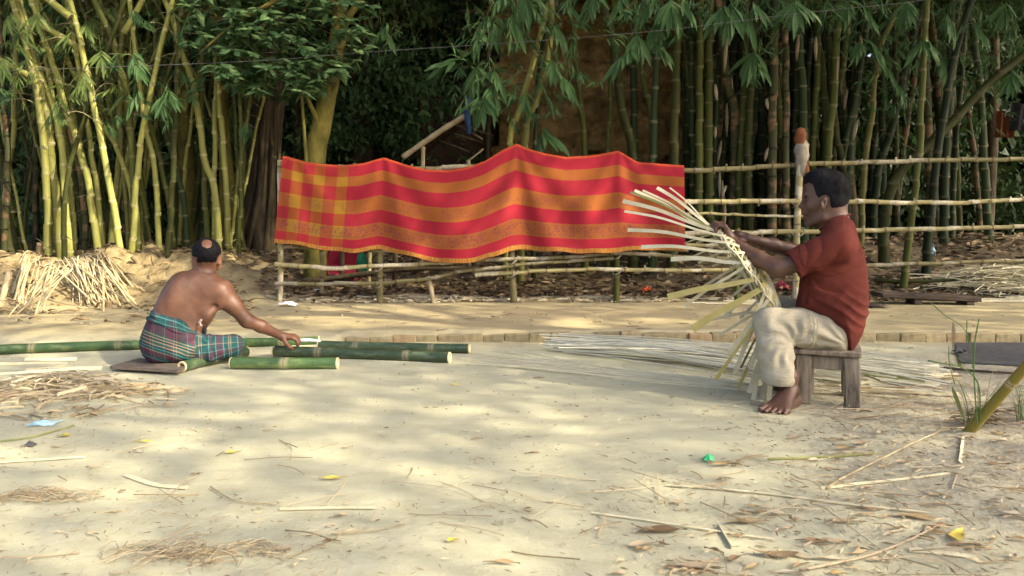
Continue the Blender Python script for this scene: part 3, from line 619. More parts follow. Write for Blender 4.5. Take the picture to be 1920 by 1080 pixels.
left = [
 ([(5, 500), (14, 300), (4, 150), (0, 0)], 8.3, 7, 'culm_tan', 'brownish bamboo stem at the very left edge'),
 ([(30, 495), (10, 380), (25, 250), (30, 100), (50, 0)], 8.5, 6, 'culm_lit', 'thin upright stem second from the left edge'),
 ([(90, 490), (88, 360), (72, 187), (43, 67), (16, -20)], 8.1, 8.5, 'culm_lit', 'thick bright stem curving up to the upper left corner'),
 ([(116, 492), (103, 353), (85, 200), (63, 110), (30, 0)], 8.15, 9.5, 'culm_lit', 'thickest pale stem with swollen foot in the bright clump'),
 ([(133, 492), (125, 400), (110, 233), (83, 160), (45, 30), (30, -30)], 8.2, 8, 'culm_lit', 'bright stem right beside the swollen footed one'),
 ([(141, 490), (138, 420), (133, 353), (110, 260), (98, 180)], 8.35, 5.5, 'culm_lit', 'thin bright stem crowded against its thicker neighbour'),
 ([(190, 500), (167, 353), (147, 273), (122, 200), (95, 110)], 8.2, 8, 'culm_lit', 'bright stem leaning left behind the fan of pale sticks'),
 ([(200, 505), (182, 357), (172, 293), (163, 225), (150, 140)], 8.3, 6.5, 'culm_lit', 'short sunlit stem ending in leaves at mid height'),
 ([(235, 500), (207, 353), (163, 133), (132, 0)], 7.95, 7.5, 'culm_lit', 'long olive stem with a blue string tied round it'),
 ([(120, 470), (123, 353), (144, 270), (165, 200), (195, 110)], 8.0, 6, 'culm_green', 'dull green stem crossing its neighbours to the right'),
 ([(205, 490), (212, 400), (222, 320), (226, 200), (228, 100)], 8.5, 7, 'culm_lit', 'upright bright stem in the middle of the left clump'),
 ([(262, 490), (250, 333), (240, 200), (213, 83), (177, 0)], 8.1, 8.5, 'culm_green', 'thick green stem leaning to the upper left'),
 ([(245, 490), (257, 333), (267, 250), (287, 153), (323, 0)], 8.05, 7, 'culm_lit', 'sunlit stem leaning to the upper right'),
 ([(278, 495), (250, 380), (225, 290), (192, 235), (150, 160)], 8.4, 6, 'culm_lit', 'thin bright stem bent strongly to the left'),
 ([(302, 500), (290, 317), (273, 240), (262, 150)], 8.25, 6.5, 'culm_lit', 'stem with a brightly lit lower half right of the clump centre'),
 ([(313, 500), (323, 353), (333, 133), (341, 0)], 7.9, 7, 'culm_green', 'smooth bluish green upright stem with pale rings'),
 ([(330, 480), (316, 380), (300, 300), (282, 230)], 8.6, 6, 'culm_green', 'green stem leaning left behind the bluish upright one'),
 ([(412, 490), (403, 357), (383, 300), (367, 183), (327, 50), (310, 0)], 8.2, 8, 'culm_lit', 'long curved stem rising above the seated man'),
 ([(390, 490), (383, 333), (377, 200), (381, 67), (385, 0)], 8.3, 6.5, 'culm_green', 'upright olive stem directly above the seated man'),
 ([(402, 480), (402, 300), (405, 133), (402, 40)], 8.5, 6, 'culm_lit', 'slender yellow stem right of the olive one'),
 ([(431, 487), (423, 333), (409, 165), (398, 30)], 8.4, 7, 'culm_lit', 'bright stem leaning slightly left, right of the seated man'),
 ([(446, 487), (452, 333), (450, 160), (446, 20)], 8.3, 5, 'culm_green', 'thin rightmost stem of the left clump'),
 ([(441, 487), (444, 333), (440, 200), (430, 60)], 8.6, 4.5, 'culm_green', 'thin dark stem left of the rightmost one'),
 ([(352, 480), (345, 380), (322, 290), (296, 200), (270, 120)], 8.7, 7, 'culm_dark', 'dark stem leaning left in front of the speckled trunk'),
 ([(160, 480), (158, 400), (150, 330), (128, 230)], 8.7, 6, 'culm_tan', 'brown shaded stem between the bright ones'),
 ([(66, 470), (67, 330), (72, 220), (60, 100)], 9.0, 5.5, 'culm_tan', 'shaded reddish stem behind the bright clump'),
 ([(180, 470), (232, 300), (262, 160), (285, 20)], 8.9, 5.5, 'culm_green', 'shaded green stem slanting right behind the clump'),
 ([(285, 480), (262, 320), (238, 210), (233, 80), (240, 0)], 8.6, 7, 'culm_green', 'olive stem bowing left in the middle distance'),
]
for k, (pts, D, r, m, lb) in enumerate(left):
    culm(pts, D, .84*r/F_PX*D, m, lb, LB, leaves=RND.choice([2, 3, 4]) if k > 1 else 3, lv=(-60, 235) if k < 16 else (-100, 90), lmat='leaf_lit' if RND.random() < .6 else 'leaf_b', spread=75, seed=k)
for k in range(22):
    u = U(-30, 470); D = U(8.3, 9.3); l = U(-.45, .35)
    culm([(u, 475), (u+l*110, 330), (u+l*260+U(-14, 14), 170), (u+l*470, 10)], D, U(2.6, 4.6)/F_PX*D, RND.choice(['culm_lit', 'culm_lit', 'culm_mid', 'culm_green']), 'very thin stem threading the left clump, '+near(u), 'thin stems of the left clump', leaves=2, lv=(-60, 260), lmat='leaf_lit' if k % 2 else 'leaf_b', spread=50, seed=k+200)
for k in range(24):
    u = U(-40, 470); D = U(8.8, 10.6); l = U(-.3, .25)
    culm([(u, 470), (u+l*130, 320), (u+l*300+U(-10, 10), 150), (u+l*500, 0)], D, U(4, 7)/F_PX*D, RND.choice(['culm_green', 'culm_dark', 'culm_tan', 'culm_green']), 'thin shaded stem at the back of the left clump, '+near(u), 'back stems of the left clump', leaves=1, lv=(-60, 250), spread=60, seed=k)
# thicker slanting limbs high on the left
for (pts, D, r, lb) in (([(133, 33), (92, 0), (60, -25)], 7.9, 7, 'pale limb slanting to the top edge at upper left'), ([(152, 92), (110, 65), (72, 45)], 8.0, 6, 'pale bent limb among the upper left leaves'), ([(55, 142), (22, 124), (-20, 100)], 8.0, 5.5, 'short yellow limb near the left edge'), ([(232, 62), (262, 10), (280, -30)], 8.2, 6, 'limb slanting right at the top left of centre')):
    b = W(*pts[0], D); mb = MB(); tube(mb, smooth_path([W(u, v, D)-b for u, v in pts], 12), np.linspace(r, r*.8, 12)/F_PX*D, 10, uvs=4); tag(mb.build('bamboo_limb', M['culm_lit'], None, loc=b), lb, 'bamboo limb', 'loose bamboo limbs')

RG = 'bamboo stems of the dark thicket behind the fence'
right = [
 ([(1187, 420), (1187, 300), (1165, 200), (1153, 100), (1130, 0)], 8.9, 8.5, 'culm_green', 'thick green stem leaning left in front of the mud wall'),
 ([(1192, 420), (1190, 300), (1187, 83), (1185, 0)], 9.1, 7, 'culm_dark', 'bluish dark stem close behind the thick leaning one'),
 ([(1225, 420), (1222, 240), (1203, 130), (1190, 0)], 9.0, 6, 'culm_green', 'slim stem bending left in front of the mud wall'),
 ([(1222, 420), (1224, 300), (1232, 93), (1236, 0)], 8.8, 7, 'culm_dark', 'straight dark green ringed stem near the end of the mud wall'),
 ([(1260, 420), (1263, 310), (1270, 50), (1272, 0)], 8.7, 8.5, 'culm_green', 'stout olive stem at the corner of the mud wall'),
 ([(1140, 420), (1140, 290), (1146, 150), (1150, 0)], 9.2, 4.5, 'culm_green', 'thin stem with a side shoot before the mud wall'),
 ([(1098, 420), (1097, 293), (1087, 183), (1075, 60)], 9.1, 5.5, 'culm_green', 'thin olive stem before the middle of the mud wall'),
 ([(975, 420), (983, 267), (1007, 183), (1030, 90), (1035, 0)], 8.6, 6.5, 'culm_lit', 'yellow green stem rising behind the highest peak of the cloth'),
 ([(950, 420), (957, 265), (970, 217), (990, 150), (1015, 60), (1028, 0)], 8.8, 5.5, 'culm_lit', 'thinner yellow stem left of the one behind the highest peak'),
 ([(1000, 420), (1003, 280), (1008, 200), (1012, 110), (1045, 0)], 8.7, 4, 'culm_dark', 'thin dark stem crossing the yellow ones'),
 ([(1300, 470), (1299, 300), (1297, 150), (1296, 0)], 9.0, 6, 'culm_dark', 'dark bluish stem right of the cloth edge'),
 ([(1310, 470), (1311, 250), (1313, 17), (1314, 0)], 8.9, 7, 'culm_green', 'olive upright stem just right of the cloth'),
 ([(1333, 470), (1329, 300), (1330, 120), (1333, 0)], 8.9, 7.5, 'culm_green', 'stout pale jointed stem beside the olive upright one'),
 ([(1342, 470), (1341, 250), (1347, 140), (1349, 0)], 9.1, 5.5, 'culm_dark', 'dark green stem with a brown sheath'),
 ([(1372, 470), (1378, 230), (1362, 150), (1350, 40), (1345, 0)], 9.0, 8.5, 'culm_tan', 'thick brown sheathed stem bending left'),
 ([(1383, 470), (1388, 300), (1398, 160), (1402, 0)], 8.9, 6.5, 'culm_green', 'green stem leaning right beside the brown one'),
 ([(1410, 470), (1402, 300), (1412, 120), (1418, 0)], 8.8, 7, 'culm_green', 'mid green stem in the thicket left of centre'),
 ([(1446, 475), (1448, 300), (1449, 200), (1453, 60), (1456, 0)], 8.7, 8, 'culm_tan', 'pale tan sheathed stem standing out of the thicket'),
 ([(1474, 475), (1473, 300), (1474, 190), (1472, 0)], 8.8, 6.5, 'culm_tan', 'second tan sheathed stem right of the palest one'),
 ([(1508, 475), (1506, 200), (1500, 100), (1494, 0)], 8.9, 7.5, 'culm_dark', 'thick dark stem above the bearded post'),
 ([(1524, 475), (1524, 300), (1532, 150), (1536, 0)], 9.0, 6, 'culm_green', 'olive stem rising behind the weaver\'s head'),
 ([(1545, 475), (1548, 250), (1540, 120), (1524, 20)], 9.1, 6.5, 'culm_green', 'stem leaning left above the weaver\'s head'),
 ([(1562, 475), (1552, 290), (1563, 190), (1573, 0)], 8.9, 7, 'culm_green', 'upright stem above the back of the weaver\'s head'),
 ([(1595, 475), (1583, 330), (1566, 240), (1558, 130)], 9.0, 6, 'culm_green', 'slender stem slanting left behind the weaver'),
 ([(1612, 475), (1620, 320), (1634, 220), (1648, 100), (1690, 0)], 8.9, 5.5, 'culm_mid', 'yellowish stem slanting right behind the weaver\'s shoulder'),
 ([(1632, 475), (1645, 330), (1672, 240), (1700, 120)], 9.2, 7, 'culm_dark', 'brownish stem slanting right beside the yellow one'),
 ([(1690, 490), (1722, 300), (1727, 200), (1733, 90), (1738, 0)], 7.9, 6, 'culm_green', 'straight green stem standing alone in front of the right thicket'),
 ([(1732, 480), (1755, 310), (1772, 200), (1790, 100), (1822, 0)], 8.2, 7, 'culm_dark', 'bluish dark stem crossing the thick diagonal one'),
 ([(1655, 470), (1672, 350), (1780, 235), (1850, 160), (1930, 95), (2010, 30)], 8.4, 9, 'culm_green', 'thick mossy stem lying diagonally up to the right edge'),
 ([(1430, 475), (1428, 250), (1425, 100), (1428, 0)], 9.4, 7, 'culm_dark', 'dark stem in the gap left of the tan ones'),
 ([(1580, 475), (1600, 250), (1612, 130), (1620, 0)], 9.6, 6, 'culm_dark', 'dim stem leaning right deep behind the weaver'),
]
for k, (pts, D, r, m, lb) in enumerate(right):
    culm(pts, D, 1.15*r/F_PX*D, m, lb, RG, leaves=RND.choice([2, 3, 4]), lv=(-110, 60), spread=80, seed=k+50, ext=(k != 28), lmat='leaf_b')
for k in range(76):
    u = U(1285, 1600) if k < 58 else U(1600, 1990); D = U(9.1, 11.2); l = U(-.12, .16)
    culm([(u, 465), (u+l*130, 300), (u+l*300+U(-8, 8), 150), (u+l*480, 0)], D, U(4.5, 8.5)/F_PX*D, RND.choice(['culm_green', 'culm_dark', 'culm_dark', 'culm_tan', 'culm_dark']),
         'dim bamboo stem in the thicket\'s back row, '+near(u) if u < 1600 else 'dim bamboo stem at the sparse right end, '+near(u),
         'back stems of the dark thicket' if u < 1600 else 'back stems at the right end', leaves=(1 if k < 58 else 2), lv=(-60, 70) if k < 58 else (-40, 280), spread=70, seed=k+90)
# dry sheaths and twigs hanging on the tan stems
mb = MB()
for k in range(26):
    u, v, D = U(1330, 1640), U(20, 400), U(8.6, 9.4); c = W(u, v, D); l = U(.10, .42)
    s, t = np.meshgrid(np.linspace(-1, 1, 5), np.linspace(0, 1, 6)); w = .022*(np.sin(t*PI*.85+.35))
    V = np.stack([s*w+t*U(-.05, .05), -.03*(1-s*s)+0*t, -t*l], -1).reshape(-1, 3)+c; i = np.arange(5)[:, None]*5+np.arange(4)[None]
    mb.add(V, np.stack([i, i+1, i+6, i+5], -1).reshape(-1, 4))
tag(mb.build('dry_sheaths', M['leaf_dry']), 'dry brown sheaths hanging on the stems of the dark thicket', kind='stuff')

# prominent leafy twigs: every leaf a sub-part
leaf_me = []
for s_ in (1.35, 1.1, .85):
    V, Fq = bleaf(.245*s_, .040*s_, .06*s_); me = mesh_np(V, Fq, smooth=True); me.materials.append(M['leaf_b']); leaf_me.append(me)
sprays = [  # u, v, D, direction (image du, dv, towards viewer), leaves, size, parent anchor px
 (835, 122, 7.9, (-1, .25, .3), 8, 0, (920, 100)), (860, 110, 7.95, (-.7, -.3, .2), 4, 1, (920, 100)),
 (895, 72, 8.0, (-.3, .9, .4), 8, 1, (925, 30)), (925, 62, 8.0, (.1, 1, .3), 8, 1, (925, 30)), (905, 45, 8.1, (-.6, .6, .3), 7, 1, (925, 30)), (965, 48, 7.9, (.4, 1, .3), 9, 0, (1000, 0)),
 (890, 145, 8.0, (-.2, 1, .4), 8, 1, (945, 120)), (935, 150, 8.0, (.5, .9, .3), 8, 1, (990, 130)), (905, 200, 7.9, (-.3, .9, .3), 9, 0, (985, 180)), (880, 195, 8.0, (-.9, .5, .2), 6, 1, (985, 180)), (925, 178, 8.0, (.2, 1, .3), 7, 1, (985, 180)),
 (985, 192, 8.0, (.1, 1, .2), 8, 2, (1010, 180)), (1040, 130, 7.9, (.3, .9, .4), 9, 1, (1050, 90)), (1065, 160, 7.8, (.6, .8, .4), 9, 1, (1050, 90)), (1050, 65, 8.0, (.5, .9, .3), 8, 1, (1040, 0)), (1075, 20, 8.0, (.6, .8, .3), 7, 1, (1040, 0)),
 (1030, 255, 8.1, (.6, .3, .3), 6, 0, (1008, 240)), (1015, 262, 8.1, (-.2, 1, .2), 5, 1, (1008, 240)),
 (1170, 105, 7.7, (-.8, .6, .4), 9, 0, (1190, 80)), (1200, 82, 7.7, (.2, .9, .4), 8, 0, (1210, 50)), (1245, 95, 7.8, (.7, .7, .3), 8, 1, (1240, 50)), (1225, 60, 7.8, (-.4, .8, .3), 8, 0, (1230, 20)), (1260, 20, 7.6, (.1, .9, .4), 10, 0, (1270, 0)), (1290, 15, 7.6, (.5, .9, .3), 8, 0, (1280, 0)), (1215, 15, 7.8, (-.7, .8, .3), 7, 1, (1230, 0)),
 (1160, 5, 7.8, (-.5, .8, .3), 8, 1, (1170, -20)), (1110, 5, 7.9, (-.2, .9, .3), 8, 1, (1120, -20)), (985, 5, 7.9, (-.1, .9, .3), 9, 0, (990, -25)), (935, 0, 8.0, (-.5, .7, .3), 8, 1, (940, -25)),
 (1370, 30, 7.6, (-.3, .9, .4), 9, 0, (1375, -5)), (1405, 45, 7.7, (.3, 1, .3), 9, 0, (1400, 10)), (1425, 18, 7.7, (.6, .7, .3), 8, 1, (1410, -5)), (1345, 25, 7.7, (-.7, .6, .3), 7, 0, (1360, -5)),
 (1410, 115, 8.0, (-.3, .9, .4), 8, 0, (1412, 90)), (1430, 128, 8.0, (.6, .8, .3), 7, 1, (1412, 90)), (1490, 22, 7.6, (-.2, .9, .4), 8, 0, (1492, 0)), (1512, 15, 7.7, (.7, .5, .3), 7, 1, (1495, 0)),
 (1590, 20, 7.9, (-.3, .9, .3), 8, 1, (1595, -5)), (1630, 30, 7.9, (.5, .9, .3), 8, 1, (1620, -5)), (1610, 90, 8.0, (-.4, .7, .3), 7, 1, (1620, 70)), (1645, 95, 8.0, (.5, .8, .3), 7, 1, (1635, 70)), (1700, 22, 7.9, (-.2, .9, .3), 8, 1, (1710, -5)),
 (1725, 85, 7.7, (-.6, .6, .3), 7, 1, (1732, 70)), (1745, 90, 7.7, (.6, .7, .3), 8, 1, (1732, 70)), (1785, 45, 7.9, (.3, .9, .3), 9, 1, (1780, 10)), (1840, 60, 8.0, (.4, .8, .3), 8, 1, (1830, 30)), (1885, 25, 8.0, (-.3, .8, .3), 9, 1, (1890, 0)), (1895, 150, 8.3, (-.4, .8, .3), 8, 1, (1900, 120)), (1690, 170, 8.2, (.4, .8, .3), 8, 1, (1680, 150)), (1775, 130, 8.2, (.2, .9, .3), 8, 1, (1770, 100)), (1665, 130, 8.2, (.6, .8, .3), 7, 1, (1655, 110)),
 (12, 45, 7.7, (-.1, .9, .4), 8, 1, (20, 20)), (68, 42, 7.7, (.2, .9, .4), 9, 1, (72, 10)), (8, 125, 7.7, (.2, .9, .4), 9, 1, (15, 100)), (145, 165, 7.6, (-.6, .7, .4), 9, 1, (165, 140)), (155, 155, 7.6, (.3, .9, .4), 8, 1, (165, 140)),
 (190, 115, 7.8, (.2, .8, .3), 8, 1, (185, 90)), (245, 118, 7.6, (-.2, .9, .4), 9, 1, (245, 95)), (262, 130, 7.6, (.5, .8, .3), 8, 2, (245, 95)), (250, 190, 7.6, (-.3, .9, .4), 8, 1, (258, 165)), (305, 200, 7.6, (.3, .9, .4), 9, 1, (300, 170)), (325, 185, 7.6, (.7, .7, .3), 7, 2, (300, 170)),
 (95, 215, 7.8, (-.3, .9, .3), 8, 2, (100, 195)), (165, 60, 7.8, (.5, .7, .3), 8, 1, (150, 40)), (120, 75, 7.8, (-.6, .7, .3), 8, 2, (140, 60)), (715, 60, 8.0, (-.5, .7, .3), 7, 2, (710, 30)), (730, 70, 8.0, (.5, .8, .3), 7, 2, (710, 30)), (698, 78, 8.0, (-.6, .8, .2), 7, 2, (712, 55)),
]
lit_me = []
for me in leaf_me: m2 = me.copy(); m2.materials[0] = M['leaf_lit']; lit_me.append(m2)
places = {0: 'over the mud wall', 1: 'left of the bearded post', 2: 'at the upper right', 3: 'in the sunlit left clump', 4: 'right of the mossy trunk'}
for k, (u, v, D, d, n, si, (au, av)) in enumerate(sprays):
    g = 3 if u < 400 else 4 if u < 760 else 0 if u < 1310 else 1 if u < 1540 else 2
    c = W(u, v, D); A = W(au, av-25, D+.25)
    t = thing('bamboo_twig', ['small', 'wide', 'long', 'narrow'][(si+n) % 4]+' drooping leafy bamboo twig '+places[g]+', '+near(u), 'leafy twig', A, 'leafy twigs '+places[g])
    mb = MB(); tube(mb, smooth_path([np.zeros(3), (c-A)*.5+np.array([0, 0, .03]), c-A], 8), np.linspace(.005, .0015, 8), 5); mb.build('stalk', M['culm_green'], t)
    dd = np.array([d[0], -d[2], -d[1]])
    lm = (lit_me if (g == 3 and u < 200) else leaf_me)[min(si+(1 if g == 3 else 0), 2)]
    for (R, p, S) in spray_frames(c-A, dd, n+1, fan=1.0, droopz=-.25):
        o = link('leaf', lm, t); o.matrix_local = Matrix.LocRotScale(Vector(p), Matrix(R.tolist()).to_quaternion(), Vector((S, S, S)))
# finer foliage of the bamboo, spread through the grove as drooping sprays
def foliage_mass(zones, mat, label, fine=1.0):
    Rs, Ps, Ss = [], [], []; tw = MB()
    for (u0, v0, ru, rv, D0, D1, n) in zones:
        for _ in range(n):
            while True:
                a, b = U(-1, 1), U(-1, 1)
                if a*a+b*b < 1: break
            D = U(D0, D1); c = W(u0+a*ru, v0+b*rv, D); dd = np.array([RND.gauss(0, .8), U(-.9, .3), U(-1.2, .15)]); e = c-dd*U(.15, .35)+[0, 0, U(.02, .12)]
            tube(tw, smooth_path([e, (e+c)/2+[0, 0, .03], c], 5), .0018, 3, False); s_ = U(.55, 1.1)*fine
            for (R, q, S) in spray_frames(c, dd, RND.randint(4, 8), fan=U(.6, 1.1), droopz=U(-.7, -.2)): Rs.append(R); Ps.append(c+(q-c)*s_*1.3); Ss.append(S*s_)
    ml = MB(); scatter_leaves(ml, BLs, BFs, np.array(Rs), np.array(Ps), np.array(Ss)); tag(ml.build('bamboo_foliage', M[mat]), label, kind='stuff'); tag(tw.build('twigs', M['culm_mid']), 'fine twigs of the foliage: '+label[:40], kind='stuff')
foliage_mass([(40, 60, 70, 90, 7.7, 8.6, 44), (150, 110, 110, 100, 7.8, 9.2, 100), (190, 40, 150, 60, 8, 9.5, 55), (150, 190, 120, 60, 8, 9, 34), (60, 190, 70, 70, 8.2, 9.4, 22), (300, 40, 90, 50, 8.3, 9.5, 26), (250, 230, 90, 60, 8.4, 9.6, 22), (20, 280, 60, 90, 8.8, 9.8, 14)], 'leaf_lit', 'fine yellow green sprays threading the left clump', .62)
foliage_mass([(250, 160, 120, 90, 7.9, 9, 40), (300, 200, 60, 40, 7.7, 8.4, 16), (110, 330, 140, 90, 9.2, 10.2, 30), (370, 120, 80, 120, 8.8, 9.8, 26), (720, 60, 60, 60, 8.2, 9.2, 14)], 'leaf_b', 'dark green sprays in the right part of the left clump', .68)
foliage_mass([(920, 90, 70, 80, 7.8, 8.6, 44), (905, 175, 55, 60, 7.8, 8.5, 26), (1000, 60, 90, 70, 7.9, 8.9, 50), (1050, 160, 60, 60, 7.8, 8.5, 26), (1010, 20, 130, 40, 7.9, 9, 34), (1200, 60, 70, 50, 7.6, 8.4, 34), (1240, 20, 90, 30, 7.6, 8.6, 34), (985, 225, 30, 30, 8, 8.6, 5)], 'leaf_b', 'drooping green sprays hanging before the mud wall', .95)
foliage_mass([(1400, 20, 110, 35, 7.7, 8.7, 44), (1420, 100, 50, 60, 8, 8.7, 18), (1550, 15, 120, 35, 7.9, 8.9, 44), (1620, 90, 60, 70, 8, 9, 24), (1740, 60, 130, 70, 8, 9.6, 70), (1860, 70, 80, 80, 8.2, 9.8, 50), (1740, 150, 120, 60, 8.4, 10, 44), (1860, 190, 80, 70, 8.8, 10.2, 34), (1680, 200, 60, 60, 8.6, 9.8, 18)], 'leaf_b', 'drooping green sprays in the top of the right thicket', .85)
# blue string on the long olive stem, wires
mb = MB()
for k in range(5): 
    a = np.linspace(0, 2*PI, 20); tube(mb, np.stack([.046*np.cos(a), .046*np.sin(a), .012*k+.004*np.sin(a*2)-.03], 1), .005, 5, False)
tube(mb, smooth_path([(.03, -.04, 0), (.05, -.05, -.05), (.04, -.05, -.11)], 8), .005, 5)
tag(mb.build('blue_string', M['bluestr'], None, loc=W(172, 180, 7.98)), 'blue string tied round the long olive bamboo stem', 'string')
for (pts, lb) in (([(-20, 133), (200, 126), (480, 114), (700, 97), (900, 84), (1080, 71), (1260, 55), (1500, 25), (1700, 5), (1760, -5)], 'thin grey wire strung across the grove above the cloth'),):
    b = W(*pts[0], 7.5); mb = MB(); tube(mb, smooth_path([W(u, v, 7.5)-b for u, v in pts], 60), .0024, 5); tag(mb.build('wire', M['wire'], None, loc=b), lb, 'wire')

# ================================================================ fence
FD = 7.28
fb = W(960, 560, FD); fence = thing('bamboo_fence', 'rough fence of horizontal bamboo rails lashed to low posts across the yard', 'fence', (fb[0], FD, .08))
O = np.array([fb[0], FD, .08])
def rail(pts, r, D=FD-.045, mat='rail', name='rail', taper=.8, seed=1, label=None):
    r = r*.9
    P = [W(u, v, D+(max(u, 1280)-1280)*.0004)-O for u, v in pts]; L = sum(np.linalg.norm(np.array(P[i+1])-P[i]) for i in range(len(P)-1))
    nn = max(3, int(L/RND.uniform(.16, .24))); s = []
    for k in range(nn): s += [k, k+.06, k+.14, k+.5, k+.9]
    s = np.append(s, nn)/nn; Pf = smooth_path(P, 300); idx = np.minimum(s*299, 298.99); i0 = idx.astype(int); fr = (idx-i0)[:, None]; Pt = Pf[i0]*(1-fr)+Pf[i0+1]*fr
    Pt = Pt+np.array([0, 0, 1])*(.004*np.sin(np.floor(s*nn)*2.1+seed)+.002*np.sin(s*40))[:, None]
    rr = r*(1-(1-taper)*s)*np.append(np.tile([1.0, 1.16, 1.0, .93, .95], nn), 1.0); mb = MB(); tube(mb, Pt, rr, 10, True, 1.0)
    me = mb; T = me.uv[0]; T[:, 1] = np.append(np.repeat(s*nn, 10), [0, nn]) + .97
    for k in range(1, nn):   # knobs where side shoots were cut off
        if RND.random() < .45:
            p = Pt[k*5+1]; a = U(0, PI); e = np.array([U(-.5, .5), -.3*math.sin(a), math.cos(a)]); e /= np.linalg.norm(e); tube(mb, [p, p+e*r*1.8], [r*.45, r*.3], 6)
    o = mb.build(name, M[mat], fence)
    if label: o['label'] = label
    return o
m = FD/F_PX
rail([(517, 465), (560, 463), (640, 466), (780, 470), (960, 455), (1290, 470)], 4.6*m, FD)
rail([(514, 497), (580, 500), (640, 503), (700, 499), (830, 493), (870, 490)], 5.4*m)
rail([(850, 492), (925, 486), (1000, 486), (1120, 478), (1180, 474), (1250, 480), (1330, 484), (1420, 486)], 5.2*m)
rail([(515, 533), (620, 532), (712, 531), (800, 523), (860, 510), (950, 500), (1020, 493), (1150, 485)], 4.6*m, FD-.07)
rail([(890, 516), (960, 511), (1100, 505), (1280, 507), (1400, 505), (1480, 500)], 5*m, FD-.03)
rail([(530, 312), (700, 316), (810, 317), (880, 313), (1000, 316), (1283, 320), (1380, 316), (1500, 309), (1700, 302), (1860, 299), (2010, 298)], 6.2*m, FD+.02)
rail([(1180, 382), (1290, 379), (1500, 377), (1780, 380), (1930, 373), (2010, 372)], 5.8*m)
rail([(1240, 404), (1330, 400), (1400, 404), (1505, 405)], 3.4*m, FD-.02, label='thin whitish half rail ending at the yellow post')
rail([(1180, 442), (1290, 437), (1400, 436), (1500, 434), (1760, 429), (2010, 422)], 6*m)
rail([(1180, 462), (1290, 459), (1380, 462)], 5*m, FD+.1)
rail([(1560, 506), (1625, 498), (1750, 494), (2010, 485)], 5.2*m)
for (pts, r, D, mat, nm) in (([(523, 580), (526, 520), (525, 300)], 5.4, FD, 'rail', 'post'), ([(712, 575), (713, 450), (717, 299)], 6, FD+.02, 'rail', 'post'), ([(814, 575), (808, 540), (801, 518)], 4.6, FD-.02, 'stick', 'post'),
        ([(963, 572), (959, 450), (966, 274)], 6.4, FD+.02, 'rail', 'post'), ([(1156, 572), (1157, 450), (1160, 288)], 5.6, FD+.02, 'culm_green', 'post'), ([(1383, 580), (1380, 500), (1381, 430)], 5.4, FD, 'culm_green', 'post'),
        ([(1492, 580), (1494, 440), (1503, 250)], 6.2, FD+.05, 'rail', 'post'), ([(602, 570), (604, 500), (600, 440)], 4.4, FD+.5, 'rail', 'post'), ([(691, 560), (693, 480), (694, 440)], 4, FD+.9, 'rail', 'post')):
    P = [W(u, v, D)-O for u, v in pts]; mb = MB(); p = smooth_path(P, 26); rr = r*m*(1+.08*(np.arange(26) % 5 == 2)); tube(mb, p, rr, 10, True, 3.6); mb.build(nm, M[mat], fence)
# lashings of grey string at crossings
mb = MB()
for (u, v, r) in ((524, 498, 8), (525, 534, 8), (713, 500, 9), (713, 531, 9), (961, 487, 9), (961, 511, 9), (1157, 477, 9), (1157, 506, 9), (1497, 378, 10), (1496, 435, 10), (1382, 505, 9)):
    for q in range(3):
        a = np.linspace(0, 2*PI, 14); c = W(u, v, FD-.02)-O; tube(mb, np.stack([r*m*np.cos(a)+.004*q, .075*np.sin(a), r*m*.9*np.sin(a+.6+q*.2)], 1)*[1, 1, 1]+c, .0028, 4, False)
tag(mb.build('lashing', M['rag'], fence), kind='stuff')
mb = MB(); p = smooth_path([W(470, 525, 8.1), W(560, 527, 8.1), W(650, 518, 8.15), W(760, 505, 8.2), W(900, 503, 8.3)], 30); tube(mb, p-p[0], np.linspace(.036, .02, 30)*(1+.08*np.sin(np.arange(30))), 9)
tag(mb.build('fallen_branch', M['bark'], None, loc=p[0]), 'crooked dark branch lying low behind the left rails', 'branch')
for (u, v) in ((640, 565), (740, 550)):
    mb = MB(); b = W(u, 530, 8.2); b[2] = float(gz(b[0], 8.2)); tube(mb, [(0, 0, -.05), (.01, 0, .55)], .028, 8); tag(mb.build('stake', M['bark'], None, loc=b), 'short dark stake standing behind the rails below the cloth', 'stake', 'short dark stakes behind the fence')
# rag-wrapped head of the tall yellow post
wr = thing('rag_wrapping', 'pale rag and orange cap wrapped round the top of the yellow post', 'rag', W(1503, 300, FD+.05)); O2 = W(1503, 300, FD+.05)
def lathe(mb, prof, k=16, c=(0, 0, 0), wob=0.0, sx=1, sy=1):
    a = np.linspace(0, 2*PI, k, endpoint=False); prof = np.array(prof); V = []
    for r, z in prof:
        rr = r*(1+wob*np.sin(a*3+z*60)+wob*.6*np.sin(a*7-z*90)); V.append(np.stack([rr*np.cos(a)*sx, rr*np.sin(a)*sy, np.full(k, z)], -1))
    V = np.array(V).reshape(-1, 3)+c; n = len(prof); i = np.arange(n-1)[:, None]*k; j = np.arange(k)[None]
    mb.add(V, np.stack([i+j, i+(j+1) % k, i+k+(j+1) % k, i+k+j], -1).reshape(-1, 4), None, np.tile([0, 0], (len(V), 1)))
mb = MB(); lathe(mb, [(.03, -.16), (.045, -.12), (.05, -.02), (.062, .04), (.068, .10), (.06, .15), (.045, .19)], 18, wob=.16); mb.build('rag', M['rag'], wr)
mb = MB(); lathe(mb, [(.05, .15), (.055, .2), (.05, .26), (.035, .305), (.005, .32)], 18, (-.012, -.005, 0), wob=.1); lathe(mb, [(.02, -.17), (.03, -.10), (.02, -.04), (.002, .0)], 9, (.035, -.03, 0), wob=.2); mb.build('cap', M['orange_cl'], wr)

